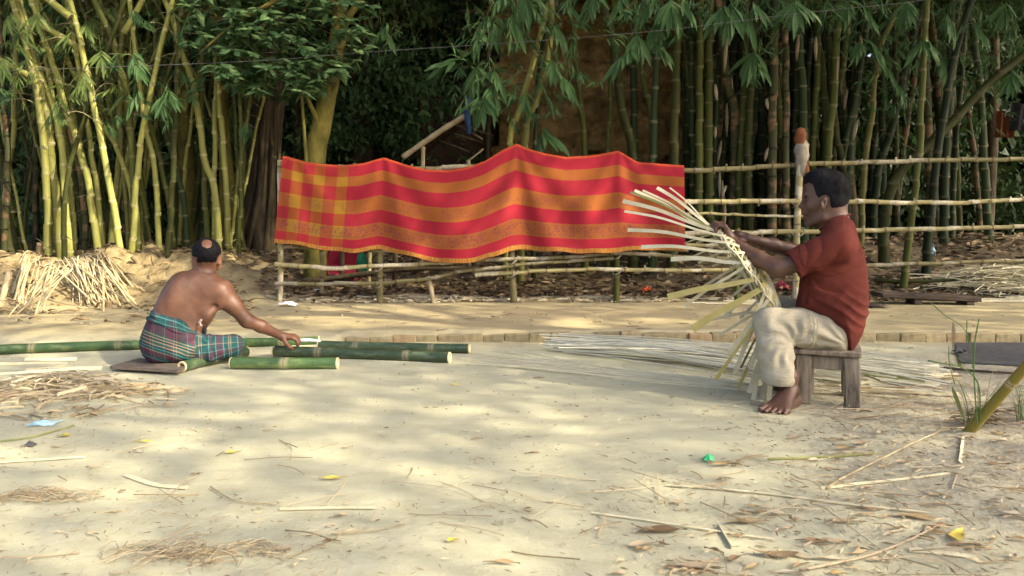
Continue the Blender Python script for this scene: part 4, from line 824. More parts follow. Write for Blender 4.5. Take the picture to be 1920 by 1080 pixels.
# ================================================================ the cloth
top = [(530, 294), (570, 305), (600, 309), (640, 312), (680, 308), (700, 302), (718, 297), (740, 304), (765, 312), (800, 320), (840, 321), (880, 314), (910, 303), (940, 284), (968, 271), (990, 280), (1020, 289), (1060, 296), (1100, 294), (1130, 290), (1160, 284), (1175, 293), (1195, 305), (1240, 309), (1283, 312)]
bot = [(514, 455), (545, 457), (580, 464), (620, 470), (660, 474), (690, 470), (712, 467), (740, 473), (780, 483), (820, 491), (850, 494), (890, 491), (930, 480), (955, 470), (975, 468), (1010, 470), (1080, 474), (1130, 475), (1180, 470), (1230, 468), (1285, 470)]
top, bot = np.array(top, float), np.array(bot, float)
nu, nv = 520, 130; s = np.linspace(0, 1, nu); ut = 530+s*(1283-530); ub = 514+s*(1285-514)
vt = np.interp(ut, top[:, 0], top[:, 1]); vb = np.interp(ub, bot[:, 0], bot[:, 1])
ker = np.hanning(15); ker /= ker.sum(); vb = np.convolve(np.pad(vb, 7, 'edge'), ker, 'valid'); ker = np.hanning(7); ker /= ker.sum(); vt = np.convolve(np.pad(vt, 3, 'edge'), ker, 'valid')
t = np.linspace(0, 1, nv)[:, None]; UU = ut*(1-t)+ub*t; VV = vt*(1-t)+vb*t
VV = VV+1.0*np.sin(s*70)[None]*t**6
y = np.full_like(UU, FD-.12)
for pk in (718, 968, 1160, 545):
    dx = (UU-pk)/(1+0*t); rr = np.hypot(dx, (VV-280))+1; th = np.arctan2(dx, VV-262)
    y += .020*np.sin(th*13+pk)*np.exp(-(th/.75)**2)*np.clip(rr/120, 0, 1)
y += .035*np.cos((s*3.1+.1)*2*PI)[None]*t+.012*np.sin(s*55+np.sin(t*4))*t**1.5+.01*fbm(UU/30, VV/60, 3)-.05*t*0
y += -.05*np.exp(-(t/.03))*0
X = (UU-960)/F_PX*y; Z = H_CAM-(VV-HOR)/F_PX*y
V = np.stack([X, y, Z], -1); c0 = V[0, 0].copy(); V = V-c0
# the top edge is folded back over the rail
back = [V[0]+np.array([0, .03, .012]), V[0]+np.array([0, .10, .016]), V[0]+np.array([0, .155, -.005]), V[0]+np.array([0, .165, -.09])]
V = np.concatenate([np.array(back[::-1]), V]); tt = np.concatenate([[.055, .03, .015, .005], t[:, 0]]); nv2 = len(V)
uv = np.stack([np.broadcast_to(s, (nv2, nu)), np.broadcast_to(tt[:, None], (nv2, nu))], -1)
i = np.arange(nv2-1)[:, None]*nu+np.arange(nu-1)[None]; q = np.stack([i, i+nu, i+nu+1, i+1], -1).reshape(-1, 4)
n = N('sari'); uvn = n.coord('UV'); sp = n.n('SeparateXYZ', {0: uvn}); u_, v_ = sp.outputs[0], sp.outputs[1]
wv = n.math('ADD', v_, n.math('MULTIPLY', n.math('SUBTRACT', n.noise(uvn, 400, 2), .5), .003))
R_, O_, B_ = (.37, .024, .042), (.35, .112, .030), (.40, .15, .04)
base = n.ramp(wv, [(0, (.45, .07, .03)), (.012, R_), (.128, O_), (.242, R_), (.40, O_), (.56, R_), (.70, O_), (.855, R_), (.95, B_)], 'CONSTANT')
yel = n.ramp(wv, [(0, (.4, .10, .03)), (.012, (.33, .075, .025)), (.128, (.38, .20, .028)), (.242, (.33, .08, .025)), (.40, (.38, .20, .028)), (.56, (.33, .08, .025)), (.70, (.38, .20, .028)), (.855, (.36, .07, .03)), (.95, B_)], 'CONSTANT')
def band(a, b): return n.math('MULTIPLY', n.math('GREATER_THAN', u_, a), n.math('LESS_THAN', u_, b))
msk = n.math('ADD', n.math('ADD', band(.027, .054), band(.081, .108)), band(.138, .165)); base = n.mix(msk, base, yel)
pl = n.mix(.30, base, (.45, .07, .035)); base = n.mix(n.math('MULTIPLY', n.math('SUBTRACT', n.math('LESS_THAN', u_, .138), msk), .55), base, pl)
uvs_ = n.mapv(uvn, (4.4, 1, 1))
dots = n.math('LESS_THAN', n.n('TexVoronoi', {'Vector': uvs_, 'Scale': 46.0, 'Randomness': .35}).outputs['Distance'], .14)
b2 = n.math('LESS_THAN', v_, .42); base = n.mix(n.math('MULTIPLY', n.math('MULTIPLY', dots, b2), .5), base, (.28, .02, .03))
vor = n.n('TexVoronoi', {'Vector': n.mapv(uvn, (4.4, 1, 1)), 'Scale': 26.0, 'Randomness': .6}); ring = n.math('LESS_THAN', n.math('ABSOLUTE', n.math('SUBTRACT', vor.outputs['Distance'], .3)), .07)
core = n.math('LESS_THAN', vor.outputs['Distance'], .12); squig = n.math('LESS_THAN', n.math('ABSOLUTE', n.math('SUBTRACT', n.noise(uvs_, 38, 3, .6), .5)), .022)
mot = n.math('MINIMUM', n.math('ADD', n.math('ADD', ring, core), squig), 1.0)
clus = n.math('GREATER_THAN', n.noise(n.mapv(uvn, (9, 1.2, 1)), 2.2, 2), .45)
lo = n.math('MULTIPLY', n.math('GREATER_THAN', v_, .72), n.math('LESS_THAN', v_, .845)); mi = n.math('MULTIPLY', n.math('GREATER_THAN', v_, .43), n.math('LESS_THAN', v_, .53))
# small upright sprigs at a regular pitch rise out of the low band
su = n.math('FRACT', n.math('MULTIPLY', u_, 27.0)); sprx = n.math('ABSOLUTE', n.math('SUBTRACT', su, .5))
spr = n.math('MULTIPLY', n.math('LESS_THAN', sprx, n.math('MULTIPLY_ADD', n.n('MapRange', {0: v_, 1: .62, 2: .82}).outputs[0], .26, .03)), n.math('MULTIPLY', n.math('GREATER_THAN', v_, .62), n.math('LESS_THAN', v_, .80)))
spr = n.math('MULTIPLY', spr, n.math('GREATER_THAN', n.noise(uvs_, 60, 2), .5))
md = n.math('MULTIPLY', n.math('ADD', n.math('MULTIPLY', lo, .62), n.math('MULTIPLY', n.math('MULTIPLY', mi, clus), .42)), mot); base = n.mix(n.math('MULTIPLY', spr, .4), base, (.20, .035, .06)); base = n.mix(md, base, (.16, .035, .07))
gold = n.math('MULTIPLY', n.math('GREATER_THAN', v_, .955), n.math('GREATER_THAN', n.noise(n.mapv(uvn, (30, 1, 1)), 18, 2), .53)); base = n.mix(gold, base, (.48, .27, .06))
st = n.n('MapRange', {0: n.noise(n.mapv(uvn, (4, 1, 1)), 2.4, 3), 1: .52, 2: .75}).outputs[0]; base = n.mix(n.math('MULTIPLY', st, .30), base, (.30, .05, .045))
wf = n.noise(n.mapv(uvn, (4.4, 1, 1)), 60, 3, .6); n.bsdf(base, .8, n.bump(wf, .35, .006), .12, .32)
me = mesh_np(V.reshape(-1, 3), q, None, uv.reshape(-1, 2)); me.materials.append(n.m)
cl = link('sari', me, None, c0); tag(cl, 'long red and orange striped printed cloth spread over the fence to dry', 'cloth')
# red plastic chair and things seen under the cloth
ch = thing('plastic_chair', 'red plastic chair lying in the shade behind the rails below the cloth', 'chair', G(640, 515)); O = G(640, 515); O[1] = max(O[1], 8.6); O = W(640, 512, 8.6); ch.location = O
mb = MB(); bevel_box(mb, (0, 0, .02), (.34, .34, .03), R=euler(.3, .2, .3), b=.012); mb.build('seat', M['red_pl'], ch)
mb = MB(); bevel_box(mb, (-.02, .17, .2), (.34, .03, .34), R=euler(.25, .2, .3), b=.012); mb.build('backrest', M['red_pl'], ch)
for (x, yy) in ((-.15, -.15), (.16, -.12), (-.14, .14), (.17, .15)):
    mb = MB(); tube(mb, smooth_path([(x, yy, .02), (x*1.2, yy*1.2, -.16), (x*1.3, yy*1.3, -.26)], 8), np.linspace(.022, .014, 8), 8); mb.build('leg', M['red_pl'], ch)
mb = MB(); s, t = np.meshgrid(np.linspace(0, 1, 30), np.linspace(0, 1, 12)); Vv = np.stack([s*.55, .06*np.sin(s*14)+.1*t, -.22*t+.02*np.sin(s*9)], -1).reshape(-1, 3); i = np.arange(11)[:, None]*30+np.arange(29)[None]
mb.add(Vv, np.stack([i, i+1, i+31, i+30], -1).reshape(-1, 4)); tag(mb.build('plastic_sheet', M['green_cl'], None, loc=W(598, 478, 8.9)), 'crumpled dark green plastic sheet seen under the left part of the cloth', 'plastic sheet')
# ================================================================ figures, sculpted as one smooth surface each
class Sculpt:
    def __init__(s, lo, hi, h):
        s.lo = np.array(lo, float); s.h = h; s.n = np.ceil((np.array(hi)-lo)/h).astype(int)+1
        s.D = np.full(s.n, 1.0, np.float32); s.ax = [(s.lo[i]+h*np.arange(s.n[i])).astype(np.float32) for i in range(3)]
    def box(s, lo, hi):
        a = np.clip(((np.array(lo)-s.lo)/s.h).astype(int), 0, s.n); b = np.clip(((np.array(hi)-s.lo)/s.h).astype(int)+2, 0, s.n)
        sl = tuple(slice(a[i], b[i]) for i in range(3)); g = [s.ax[i][a[i]:b[i]] for i in range(3)]
        return sl, g[0][:, None, None], g[1][None, :, None], g[2][None, None, :]
    def put(s, sl, d, k, mode='add'):
        D = s.D[sl]
        if mode == 'add': h = np.maximum(k-np.abs(D-d), 0)/k; s.D[sl] = np.minimum(D, d)-h*h*k*.25
        elif mode == 'cut': d = -d; h = np.maximum(k-np.abs(D-d), 0)/k; s.D[sl] = np.maximum(D, d)+h*h*k*.25
        elif mode == 'and': h = np.maximum(k-np.abs(D-d), 0)/k; s.D[sl] = np.maximum(D, d)+h*h*k*.25
    def rc(s, p, r1, q, r2, k=.02, mode='add'):
        p, q = np.array(p, float), np.array(q, float); m = max(r1, r2)+k*1.3+.012
        sl, X, Y, Z = s.box(np.minimum(p, q)-m, np.maximum(p, q)+m); d = q-p; L = max(d@d, 1e-9)
        t = np.clip(((X-p[0])*d[0]+(Y-p[1])*d[1]+(Z-p[2])*d[2])/L, 0, 1)
        s.put(sl, np.sqrt((X-p[0]-t*d[0])**2+(Y-p[1]-t*d[1])**2+(Z-p[2]-t*d[2])**2)-(r1+(r2-r1)*t), k, mode)
    def chain(s, pts, k=.02):
        for (a, b) in zip(pts[:-1], pts[1:]): s.rc(a[0], a[1], b[0], b[1], k)
    def ell(s, c, r, R=None, k=.02, mode='add'):
        c = np.array(c, float); r = np.array(r, float); m = max(r)+k*1.3+.012; sl, X, Y, Z = s.box(c-m, c+m)
        x, y, z = X-c[0], Y-c[1], Z-c[2]
        if R is not None: R = np.array(R).T; x, y, z = [R[i, 0]*x+R[i, 1]*y+R[i, 2]*z for i in range(3)]
        k0 = np.sqrt((x/r[0])**2+(y/r[1])**2+(z/r[2])**2)+1e-6; k1 = np.sqrt((x/r[0]**2)**2+(y/r[1]**2)**2+(z/r[2]**2)**2)+1e-6
        s.put(sl, (k0*(k0-1)/k1).astype(np.float32), k, mode)
    def poly(s, pts, yc, t, rnd, k=.02, mode='add', tfun=None):
        """rounded extrusion along local y of an outline in (x, z); yc centre, t half thickness"""
        P = np.array(pts, float); m = k+.03; sl, X, Y, Z = s.box((P[:, 0].min()-m, yc-t-m, P[:, 1].min()-m), (P[:, 0].max()+m, yc+t+m, P[:, 1].max()+m))
        x, z = X[:, 0, 0][:, None], Z[0, 0, :][None, :]; d = np.full((x.shape[0], z.shape[1]), 1e9); ins = np.zeros(d.shape, bool)
        for i in range(len(P)):
            a, b = P[i], P[(i+1) % len(P)]; e = b-a; tt = np.clip(((x-a[0])*e[0]+(z-a[1])*e[1])/(e@e), 0, 1)
            d = np.minimum(d, (x-a[0]-tt*e[0])**2+(z-a[1]-tt*e[1])**2)
            c = ((a[1] > z) != (b[1] > z)) & (x < (b[0]-a[0])*(z-a[1])/(b[1]-a[1]+1e-12)+a[0]); ins ^= c
        d = np.sqrt(d)*np.where(ins, -1, 1); d = d[:, None, :]
        T = t if tfun is None else tfun(X, Z); q1 = np.maximum(d+rnd, 0); q2 = np.maximum(np.abs(Y-yc)-T+rnd, 0)
        s.put(sl, (np.sqrt(q1**2+q2**2)+np.minimum(np.maximum(d+rnd, np.abs(Y-yc)-T+rnd), 0)-rnd).astype(np.float32), k, mode)
    def plane(s, p, n, k=.01):
        """keep the side the normal points away from"""
        n = np.array(n, float); n /= np.linalg.norm(n); X, Y, Z = s.ax[0][:, None, None], s.ax[1][None, :, None], s.ax[2][None, None, :]
        s.put((slice(None),)*3, (X-p[0])*n[0]+(Y-p[1])*n[1]+(Z-p[2])*n[2], k, 'and')
    def mesh(s):
        D = s.D; D[0] = D[-1] = 1; D[:, 0] = D[:, -1] = 1; D[:, :, 0] = D[:, :, -1] = 1
        I = D < 0; n = s.n
        any_ = np.zeros(n-1, bool); all_ = np.ones(n-1, bool)
        for a in (0, 1):
            for b in (0, 1):
                for c in (0, 1):
                    J = I[a:n[0]-1+a, b:n[1]-1+b, c:n[2]-1+c]; any_ |= J; all_ &= J
        A = np.argwhere(any_ & ~all_); vals = {}
        for a in (0, 1):
            for b in (0, 1):
                for c in (0, 1): vals[a, b, c] = D[A[:, 0]+a, A[:, 1]+b, A[:, 2]+c]
        acc = np.zeros((len(A), 3)); cnt = np.zeros(len(A))
        for ax in range(3):
            for o in ((0, 0), (0, 1), (1, 0), (1, 1)):
                p = list(o); p.insert(ax, 0); q = list(o); q.insert(ax, 1); v0, v1 = vals[tuple(p)], vals[tuple(q)]; m = (v0 < 0) != (v1 < 0)
                t = np.where(m, v0/(v0-v1+1e-12), 0); e = np.array(p, float)[None, :].repeat(len(A), 0); e[:, ax] += t; acc += e*m[:, None]; cnt += m
        V = s.lo+(A+acc/cnt[:, None])*s.h
        idx = np.full(n-1, -1, np.int32); idx[A[:, 0], A[:, 1], A[:, 2]] = np.arange(len(A)); Q = []
        for ax in range(3):
            b, c = (ax+1) % 3, (ax+2) % 3; s0 = [slice(None)]*3; s1 = [slice(None)]*3; s0[ax] = slice(0, n[ax]-1); s1[ax] = slice(1, n[ax])
            a0, a1 = I[tuple(s0)], I[tuple(s1)]; E = np.argwhere(a0 != a1); E = E[(E[:, b] > 0) & (E[:, c] > 0) & (E[:, b] < n[b]-1) & (E[:, c] < n[c]-1)]
            f = a0[E[:, 0], E[:, 1], E[:, 2]]; k = []
            for (db, dc) in ((1, 1), (0, 1), (0, 0), (1, 0)):
                e = E.copy(); e[:, b] -= db; e[:, c] -= dc; k.append(idx[e[:, 0], e[:, 1], e[:, 2]])
            k = np.stack(k, 1); k[~f] = k[~f][:, ::-1]; Q.append(k)
        Q = np.concatenate(Q); Q = Q[(Q >= 0).all(1)]
        return V, Q
def relax(V, Q, it=2, lam=.5):
    E = np.concatenate([Q[:, [0, 1]], Q[:, [1, 2]], Q[:, [2, 3]], Q[:, [3, 0]]]); n = len(V)
    for _ in range(it):
        acc = np.zeros_like(V); c = np.bincount(E[:, 0], minlength=n)+np.bincount(E[:, 1], minlength=n)
        for a in range(3): acc[:, a] = np.bincount(E[:, 0], V[E[:, 1], a], n)+np.bincount(E[:, 1], V[E[:, 0], a], n)
        V = V+lam*(acc/np.maximum(c, 1)[:, None]-V)
    return V
def normals(V, Q):
    fn = np.cross(V[Q[:, 2]]-V[Q[:, 0]], V[Q[:, 3]]-V[Q[:, 1]]); Nn = np.zeros_like(V)
    for k in range(4):
        for a in range(3): Nn[:, a] += np.bincount(Q[:, k], fn[:, a], len(V))
    return Nn/(np.linalg.norm(Nn, axis=1)[:, None]+1e-12)
class Frame:
    """a figure's own axes: x to the right as the viewer sees it, y away from the viewer, z up"""
    def __init__(s, u, D):
        s.O = np.array([(u-960)/F_PX*D, D, 0.0]); th = math.atan2(s.O[0], s.O[1]); s.th = th
        s.R = rotz(-th); s.S = -s.R[:, 1]
    def __call__(s, u, v, c=0.0):
        d = np.array([(u-960)/F_PX, 1, -(v-HOR)/F_PX]); C = np.array([0, 0, H_CAM]); t = (c-(C-s.O)@s.S)/(d@s.S)
        return s.R.T@(C+t*d-s.O)
    def gnd(s, u, v, z=0.0):
        D = (H_CAM-z)*F_PX/(v-HOR); return s.R.T@(np.array([(u-960)/F_PX*D, D, z])-s.O)
    def out(s, pts, c=0.0): return [tuple(s(u, v, c)[[0, 2]]) for u, v in pts]
def place(root, fr): root.location = tuple(fr.O); root.rotation_euler = (0, 0, -fr.th)
def skin_mat(name, a, b, rough=.5, scale=14):
    n = N(name); o = n.coord(); f = n.noise(o, scale, 5, .6); c = n.ramp(f, [(.3, a), (.7, b)])
    h = n.math('ADD', n.noise(o, 160, 3, .6), n.math('MULTIPLY', n.noise(o, 38, 3), .6)); return n.bsdf(c, rough, n.bump(h, .25, .0025), .45, sss=.12)
M['skin_r'] = skin_mat('dark_brown_skin', (.060, .029, .018), (.115, .057, .035), .46)
M['skin_l'] = skin_mat('brown_skin', (.085, .038, .024), (.155, .073, .040), .5)
M['hair'] = m_simple('black_hair', (.0025, .0025, .004), (.006, .006, .008), 40, .65, .6, (1, 1, .5), spec=.12, dist=.003)
M['eye'] = m_simple('eye', (.35, .32, .28), (.45, .42, .38), 10, .25, 0); M['iris'] = m_simple('iris', (.008, .006, .005), (.015, .01, .008), 10, .2, 0)
M['nail'] = m_simple('nail', (.30, .20, .16), (.38, .26, .2), 10, .4, 0)
def cloth_mat(name, a, b, fold_scale=7, amt=.7, stretch=(1, 1, 1), weave=500):
    n = N(name); o = n.coord(); f = n.noise(o, 6, 5, .6); c = n.ramp(f, [(.3, a), (.7, b)])
    w = n.noise(n.mapv(o, stretch), fold_scale, 3, .5, 1.2); h = n.math('ADD', w, n.math('MULTIPLY', n.noise(o, weave, 1), .05)); return n.bsdf(c, .88, n.bump(h, amt, .02), .12)
M['shirt'] = cloth_mat('rust_red_jersey', (.082, .019, .014), (.112, .027, .019), 9, .25, (1, 1, 2.2))
M['trouser'] = cloth_mat('cream_cotton', (.30, .275, .20), (.39, .36, .27), 16, .35, (1, 1, 2.0))

def finger(S, pts, r0, r1, k=.006):
    n = len(pts)-1
    for i in range(n): S.rc(pts[i], r0+(r1-r0)*i/n, pts[i+1], r0+(r1-r0)*(i+1)/n, k)

# ---------------------------------------------------------------- the weaver on the stool
FR = Frame(1540, 3.62); m = 3.62/F_PX
def P(u, v, c=0.0): return FR(u, v, c)
wv_ = thing('person', 'seated man in rust red t shirt and cream trousers weaving a basket', 'person'); place(wv_, FR)
S = Sculpt((-.64, -.46, -.02), (.24, .36, 1.12), .0034)
# head
S.ell(P(1551, 362), (40*m, .076, 43*m), euler(0, .12, 0), .02)
S.ell(P(1533, 386), (25*m, .060, 37*m), euler(0, -.12, 0), .03)
S.ell(P(1524, 352), (15*m, .052, 15*m), None, .02)
S.rc(P(1544, 408, .045), 9*m, P(1521, 419, .018), 7*m, .02); S.rc(P(1544, 408, -.045), 9*m, P(1521, 419, -.018), 7*m, .02)
S.rc(P(1511, 364, .034), 4.5*m, P(1509, 363, -.034), 4.5*m, .014)
S.ell(P(1524, 384, .044), (11*m, .016, 9*m), None, .02); S.ell(P(1524, 384, -.044), (11*m, .016, 9*m), None, .02)
for c in (.033, -.033): S.ell(P(1510, 373, c), (6*m, .017, 5.5*m), None, .012, 'cut'); S.ell(P(1517.5, 373.5, c), (6.5*m, .015, 5.5*m), None, .006)
S.rc(P(1511, 368), 3.0*m, P(1503, 386), 4.4*m, .010); S.ell(P(1502.2, 387.5), (5*m, .013, 4.2*m), None, .006)
for c in (.013, -.013): S.ell(P(1508, 389.5, c), (5*m, .008, 4*m), None, .006)
S.ell(P(1511, 398), (7*m, .024, 6*m), None, .012)
S.ell(P(1507.2, 401.8), (4.8*m, .022, 2.9*m), None, .005); S.ell(P(1509.2, 407.8), (5.0*m, .020, 3.2*m), None, .005); S.ell(P(1506, 404.7), (3.5*m, .021, .9*m), None, .003, 'cut')
S.ell(P(1518, 417), (9*m, .026, 7.5*m), None, .014)
for sg in (1, -1):
    Re = euler(0, .22, sg*.25); S.ell(P(1544, 382, sg*.077), (5.8*m, .009, 11.5*m), Re, .006); S.ell(P(1544.5, 380, sg*.085), (3.2*m, .007, 6.8*m), Re, .004, 'cut'); S.ell(P(1541, 384, sg*.082), (2*m, .006, 2.6*m), Re, .004); S.ell(P(1542.5, 391, sg*.077), (3*m, .007, 3.6*m), Re, .005)
# neck, trunk
S.rc(P(1562, 398), 24*m, P(1573, 436), 26*m, .03); S.rc(P(1545, 405), 12*m, P(1556, 432), 15*m, .03)
S.rc(P(1570, 470), .085, P(1572, 600), .10, .04)
# arms
CN, CF = .17, -.17
S.rc(P(1573, 458, CN-.02), .048, P(1520, 486, CN+.015), .043, .03); S.rc(P(1520, 486, CN+.015), .043, P(1458, 503, CN+.03), .041, .02)
S.rc(P(1457, 503, CN+.03), .040, P(1425, 486, CN), .038, .03); S.rc(P(1425, 486, CN), .038, P(1372, 452, .085), .025, .02)
S.rc(P(1573, 455, CF+.02), .06, P(1505, 476, CF-.04), .046, .03); S.rc(P(1505, 476, CF-.04), .042, P(1450, 461, CF), .036, .02); S.rc(P(1450, 461, CF), .036, P(1402, 447, -.10), .023, .02)
# near hand curled over the rim
kn = [P(1353+2*i, 420+1.5*i, .050+.021*i) for i in range(4)]
S.chain([(P(1374, 453, .085), .024), (P(1362, 438, .085), .025)], .02)
for q in kn: S.rc(P(1369, 446, .085), .017, q, .0125, .014)
for i, q in enumerate(kn):
    L = (1, 1.08, 1.02, .82)[i]; a = q+np.array([-13*m*L, -.002, 2.5*m]); b = a+np.array([-7.5*m*L, 0, -8*m*L]); c = b+np.array([1*m, 0, -8*m*L]); finger(S, [q, a, b, c], .0118, .0085)
finger(S, [P(1368, 452, .06), P(1355, 448, .045), P(1345, 440, .045), P(1337, 434, .05)], .0135, .0095)
# far hand, a loose fist on the far side of the rim
kn = [P(1381+1.5*i, 436+1.2*i, -.145+.021*i) for i in range(4)]
for q in kn: S.rc(P(1398, 445, -.11), .018, q, .0125, .014)
for i, q in enumerate(kn):
    L = (.85, 1, 1.05, .95)[i]; a = q+np.array([-9*m*L, 0, -3*m]); b = a+np.array([0, 0, -9*m*L]); c = b+np.array([7*m, 0, -3*m]); finger(S, [q, a, b, c], .0115, .0085)
finger(S, [P(1396, 452, -.085), P(1388, 450, -.07), P(1379, 447, -.075), P(1374, 441, -.08)], .0130, .0095)
# near leg below the knee and the bare foot
heel, ball = FR.gnd(1489, 761)+np.array([0, 0, .03]), FR.gnd(1456, 773)+np.array([0, 0, .018]); ank = heel+(ball-heel)*.24+np.array([0, 0, .065])
cn_ = -ank[1]; S.rc(P(1455, 640, cn_-.02), .040, ank+np.array([-.0, 0, .05]), .034, .03); S.rc(ank+np.array([0, 0, .05]), .034, ank, .033, .02)
S.rc(ank, .031, heel, .027, .02); fd = (ball-heel)*[1, 1, 0]; fd /= np.linalg.norm(fd); fs = np.array([fd[1], -fd[0], 0])   # fs: across the foot
if fs[0] > 0: fs = -fs                                            # towards the big toe (left in view)
for i in range(5):
    o = (.036-.020*i); Lt = (.078, .078, .070, .060, .050)[i]-.022; b0 = ball+fs*o; b0[2] = .020-.0012*i; S.rc(ank+np.array([0, 0, -.012]), .027, b0, .0165-.0006*i, .02)
    S.rc(heel+np.array([0, 0, -.006]), .020, b0-[0, 0, .004], .014, .02)
    tip = b0+fd*Lt+fs*(o*.25); r = .0150 if i == 0 else .0112-.0007*i; tip[2] = r; mid = b0*.45+tip*.55; mid[2] = r+.007; finger(S, [b0, mid, tip], r*1.1, r, .005)
toe_info = (ball.copy(), fd.copy(), fs.copy())
# far shin and foot
S.rc(P(1472, 590, -.15), .05, P(1482, 700, -.08), .033, .03)
hf, bf = P(1488, 0, -.07), None
S.rc(P(1482, 700, -.08), .032, np.array([P(1487, 0, -.08)[0], .07, .035]), .03, .02); S.rc(np.array([P(1487, 0, -.08)[0], .07, .035]), .03, np.array([P(1440, 0, -.08)[0], .12, .02]), .02, .02)
V, Q = S.mesh(); V = relax(V, Q, 1, .4); me = mesh_np(V, Q); me.materials.append(M['skin_r']); link('body', me, wv_)
# eyes, brows, nails
for c in (.033, -.033):
    mb = MB(); e = P(1514.6, 374.4, c); lathe(mb, [(.0001, .0105), (.006, .009), (.0105, 0), (.006, -.009), (.0001, -.0105)], 14, e); o = mb.build('eye', M['eye'], wv_)
    mb = MB(); lathe(mb, [(.0001, .0052), (.0045, .003), (.0055, 0), (.0045, -.003), (.0001, -.0052)], 12, e+np.array([-.0062, 0, -.002])); mb.build('iris', M['iris'], o)
    mb = MB(); tube(mb, smooth_path([P(1506.8, 365.5, c*.55), P(1508.6, 362.8, c*1.0), P(1516, 363.2, c*1.45), P(1521, 366, c*1.7)], 10), [.002, .003, .0035, .0035, .0032, .003, .0028, .0024, .002, .001], 6); mb.build('eyebrow', M['hair'], wv_)
    mb = MB(); tube(mb, smooth_path([P(1509.2, 373.2, c*.8), P(1511, 371.6, c), P(1516.5, 373.5, c*1.35)], 8), .0016, 5); mb.build('eyelash', M['hair'], wv_)
for i in range(5):
    o = (.036-.020*i); Lt = (.078, .078, .070, .060, .050)[i]-.022; r = .0150 if i == 0 else .0112-.0007*i; tip = ball+fs*o+fd*Lt+fs*(o*.25); tip[2] = r*1.75
    mb = MB(); lathe(mb, [(.0001, .0012), (r*.62, .0004), (r*.7, -.001)], 10, tip+fd*r*.35+[0, 0, -r*.12]); mb.build('toenail', M['nail'], wv_)
# hair
S = Sculpt((-.16, -.12, .90), (.18, .12, 1.19), .0034)
S.ell(P(1551, 358.5), (41*m, .081, 42.5*m), euler(0, .12, 0), .01); S.ell(P(1562, 378), (24*m, .072, 28*m), None, .02); S.ell(P(1536, 336), (27*m, .066, 20*m), None, .02)
S.poly(FR.out([(1500, 343), (1509, 347), (1516, 343), (1524, 346), (1527, 357), (1531, 372), (1537, 377), (1540, 369), (1548, 366), (1555, 372), (1557, 388), (1562, 402), (1580, 402), (1610, 398), (1610, 290), (1500, 290)]), 0, .15, .004, .006, 'and')
V, Q = S.mesh(); Nn = normals(V, Q); ang = np.arctan2(V[:, 2]-P(1553, 358)[2], V[:, 0]-P(1553, 358)[0])
V = V+Nn*(.003*fbm(ang*14, V[:, 1]*90, 3)+.004*fbm(V[:, 0]*30, V[:, 1]*34+V[:, 2]*20, 2))[:, None]
me = mesh_np(V, Q); me.materials.append(M['hair']); link('hair', me, wv_)
mb = MB(); hc = P(1553, 358)
for k in range(2600):
    a = U(-.2, PI*.98); y = U(-.080, .080); rr = math.sqrt(max(0, 1-(y/.086)**2)); p = hc+np.array([math.cos(a)*40*m*rr, y, math.sin(a)*42*m*rr])
    if math.cos(a) < -.72: continue
    d = np.array([-math.sin(a)*-1, 0, math.cos(a)*-1])*(1 if a < 1.9 else -1); d = d+np.array([U(-.3, .3), U(-.4, .4), U(-.2, .3)]); d /= np.linalg.norm(d); n_ = (p-hc)/np.linalg.norm(p-hc)
    L = U(.010, .020); mb.add([p+np.array([0, .0006, 0]), p-np.array([0, .0006, 0]), p+d*L+n_*.004], None, [[0, 1, 2]])
tag(mb.build('hair_strands', M['hair'], wv_), kind='stuff')
# shirt
S = Sculpt((-.32, -.34, .16), (.30, .34, .92), .0042)
tors = [(1553, 424), (1566, 415), (1582, 406), (1596, 420), (1608, 443), (1619, 471), (1626, 508), (1627, 550), (1624, 587), (1618, 618), (1608, 640), (1596, 656), (1585, 650), (1568, 626), (1546, 600), (1522, 586), (1495, 580), (1492, 572), (1497, 545), (1501, 515), (1504, 490), (1512, 465), (1530, 446)]
S.poly(FR.out(tors), 0, .175, .125, .02, 'add', lambda X, Z: .165+.02*np.cos((Z-.35)*6))
S.rc(P(1575, 432, .06), .055, P(1575, 455, .15), .062, .05); S.rc(P(1575, 432, -.06), .055, P(1575, 455, -.15), .062, .05)
S.rc(P(1572, 428, .045), .05, P(1572, 428, -.045), .05, .04)
SN = Sculpt.rc
S.rc(P(1572, 459, CN-.005), .073, P(1478, 500, CN+.022), .069, .045); S.rc(P(1572, 456, CF+.01), .070, P(1508, 480, CF-.03), .060, .045)
# hems: cut the sleeve square across the arm and hollow it
a, b = P(1560, 462, CN), P(1484, 497, CN+.03); dn = (b-a)/np.linalg.norm(b-a)
sl, X, Y, Z = S.box(P(1500, 530, CN)-[.22, .16, .1], P(1500, 430, CN)+[.03, .03, .06]); hp = P(1487, 496, CN+.03)
S.put(sl, np.where(((X-hp[0])*dn[0]+(Y-hp[1])*dn[1]+(Z-hp[2])*dn[2]) > -.02, (X-hp[0])*dn[0]+(Y-hp[1])*dn[1]+(Z-hp[2])*dn[2], -.02).astype(np.float32)+0*X, .006, 'and')
S.rc(hp-dn*.03, .046, hp+dn*.05, .055, .006, 'cut')
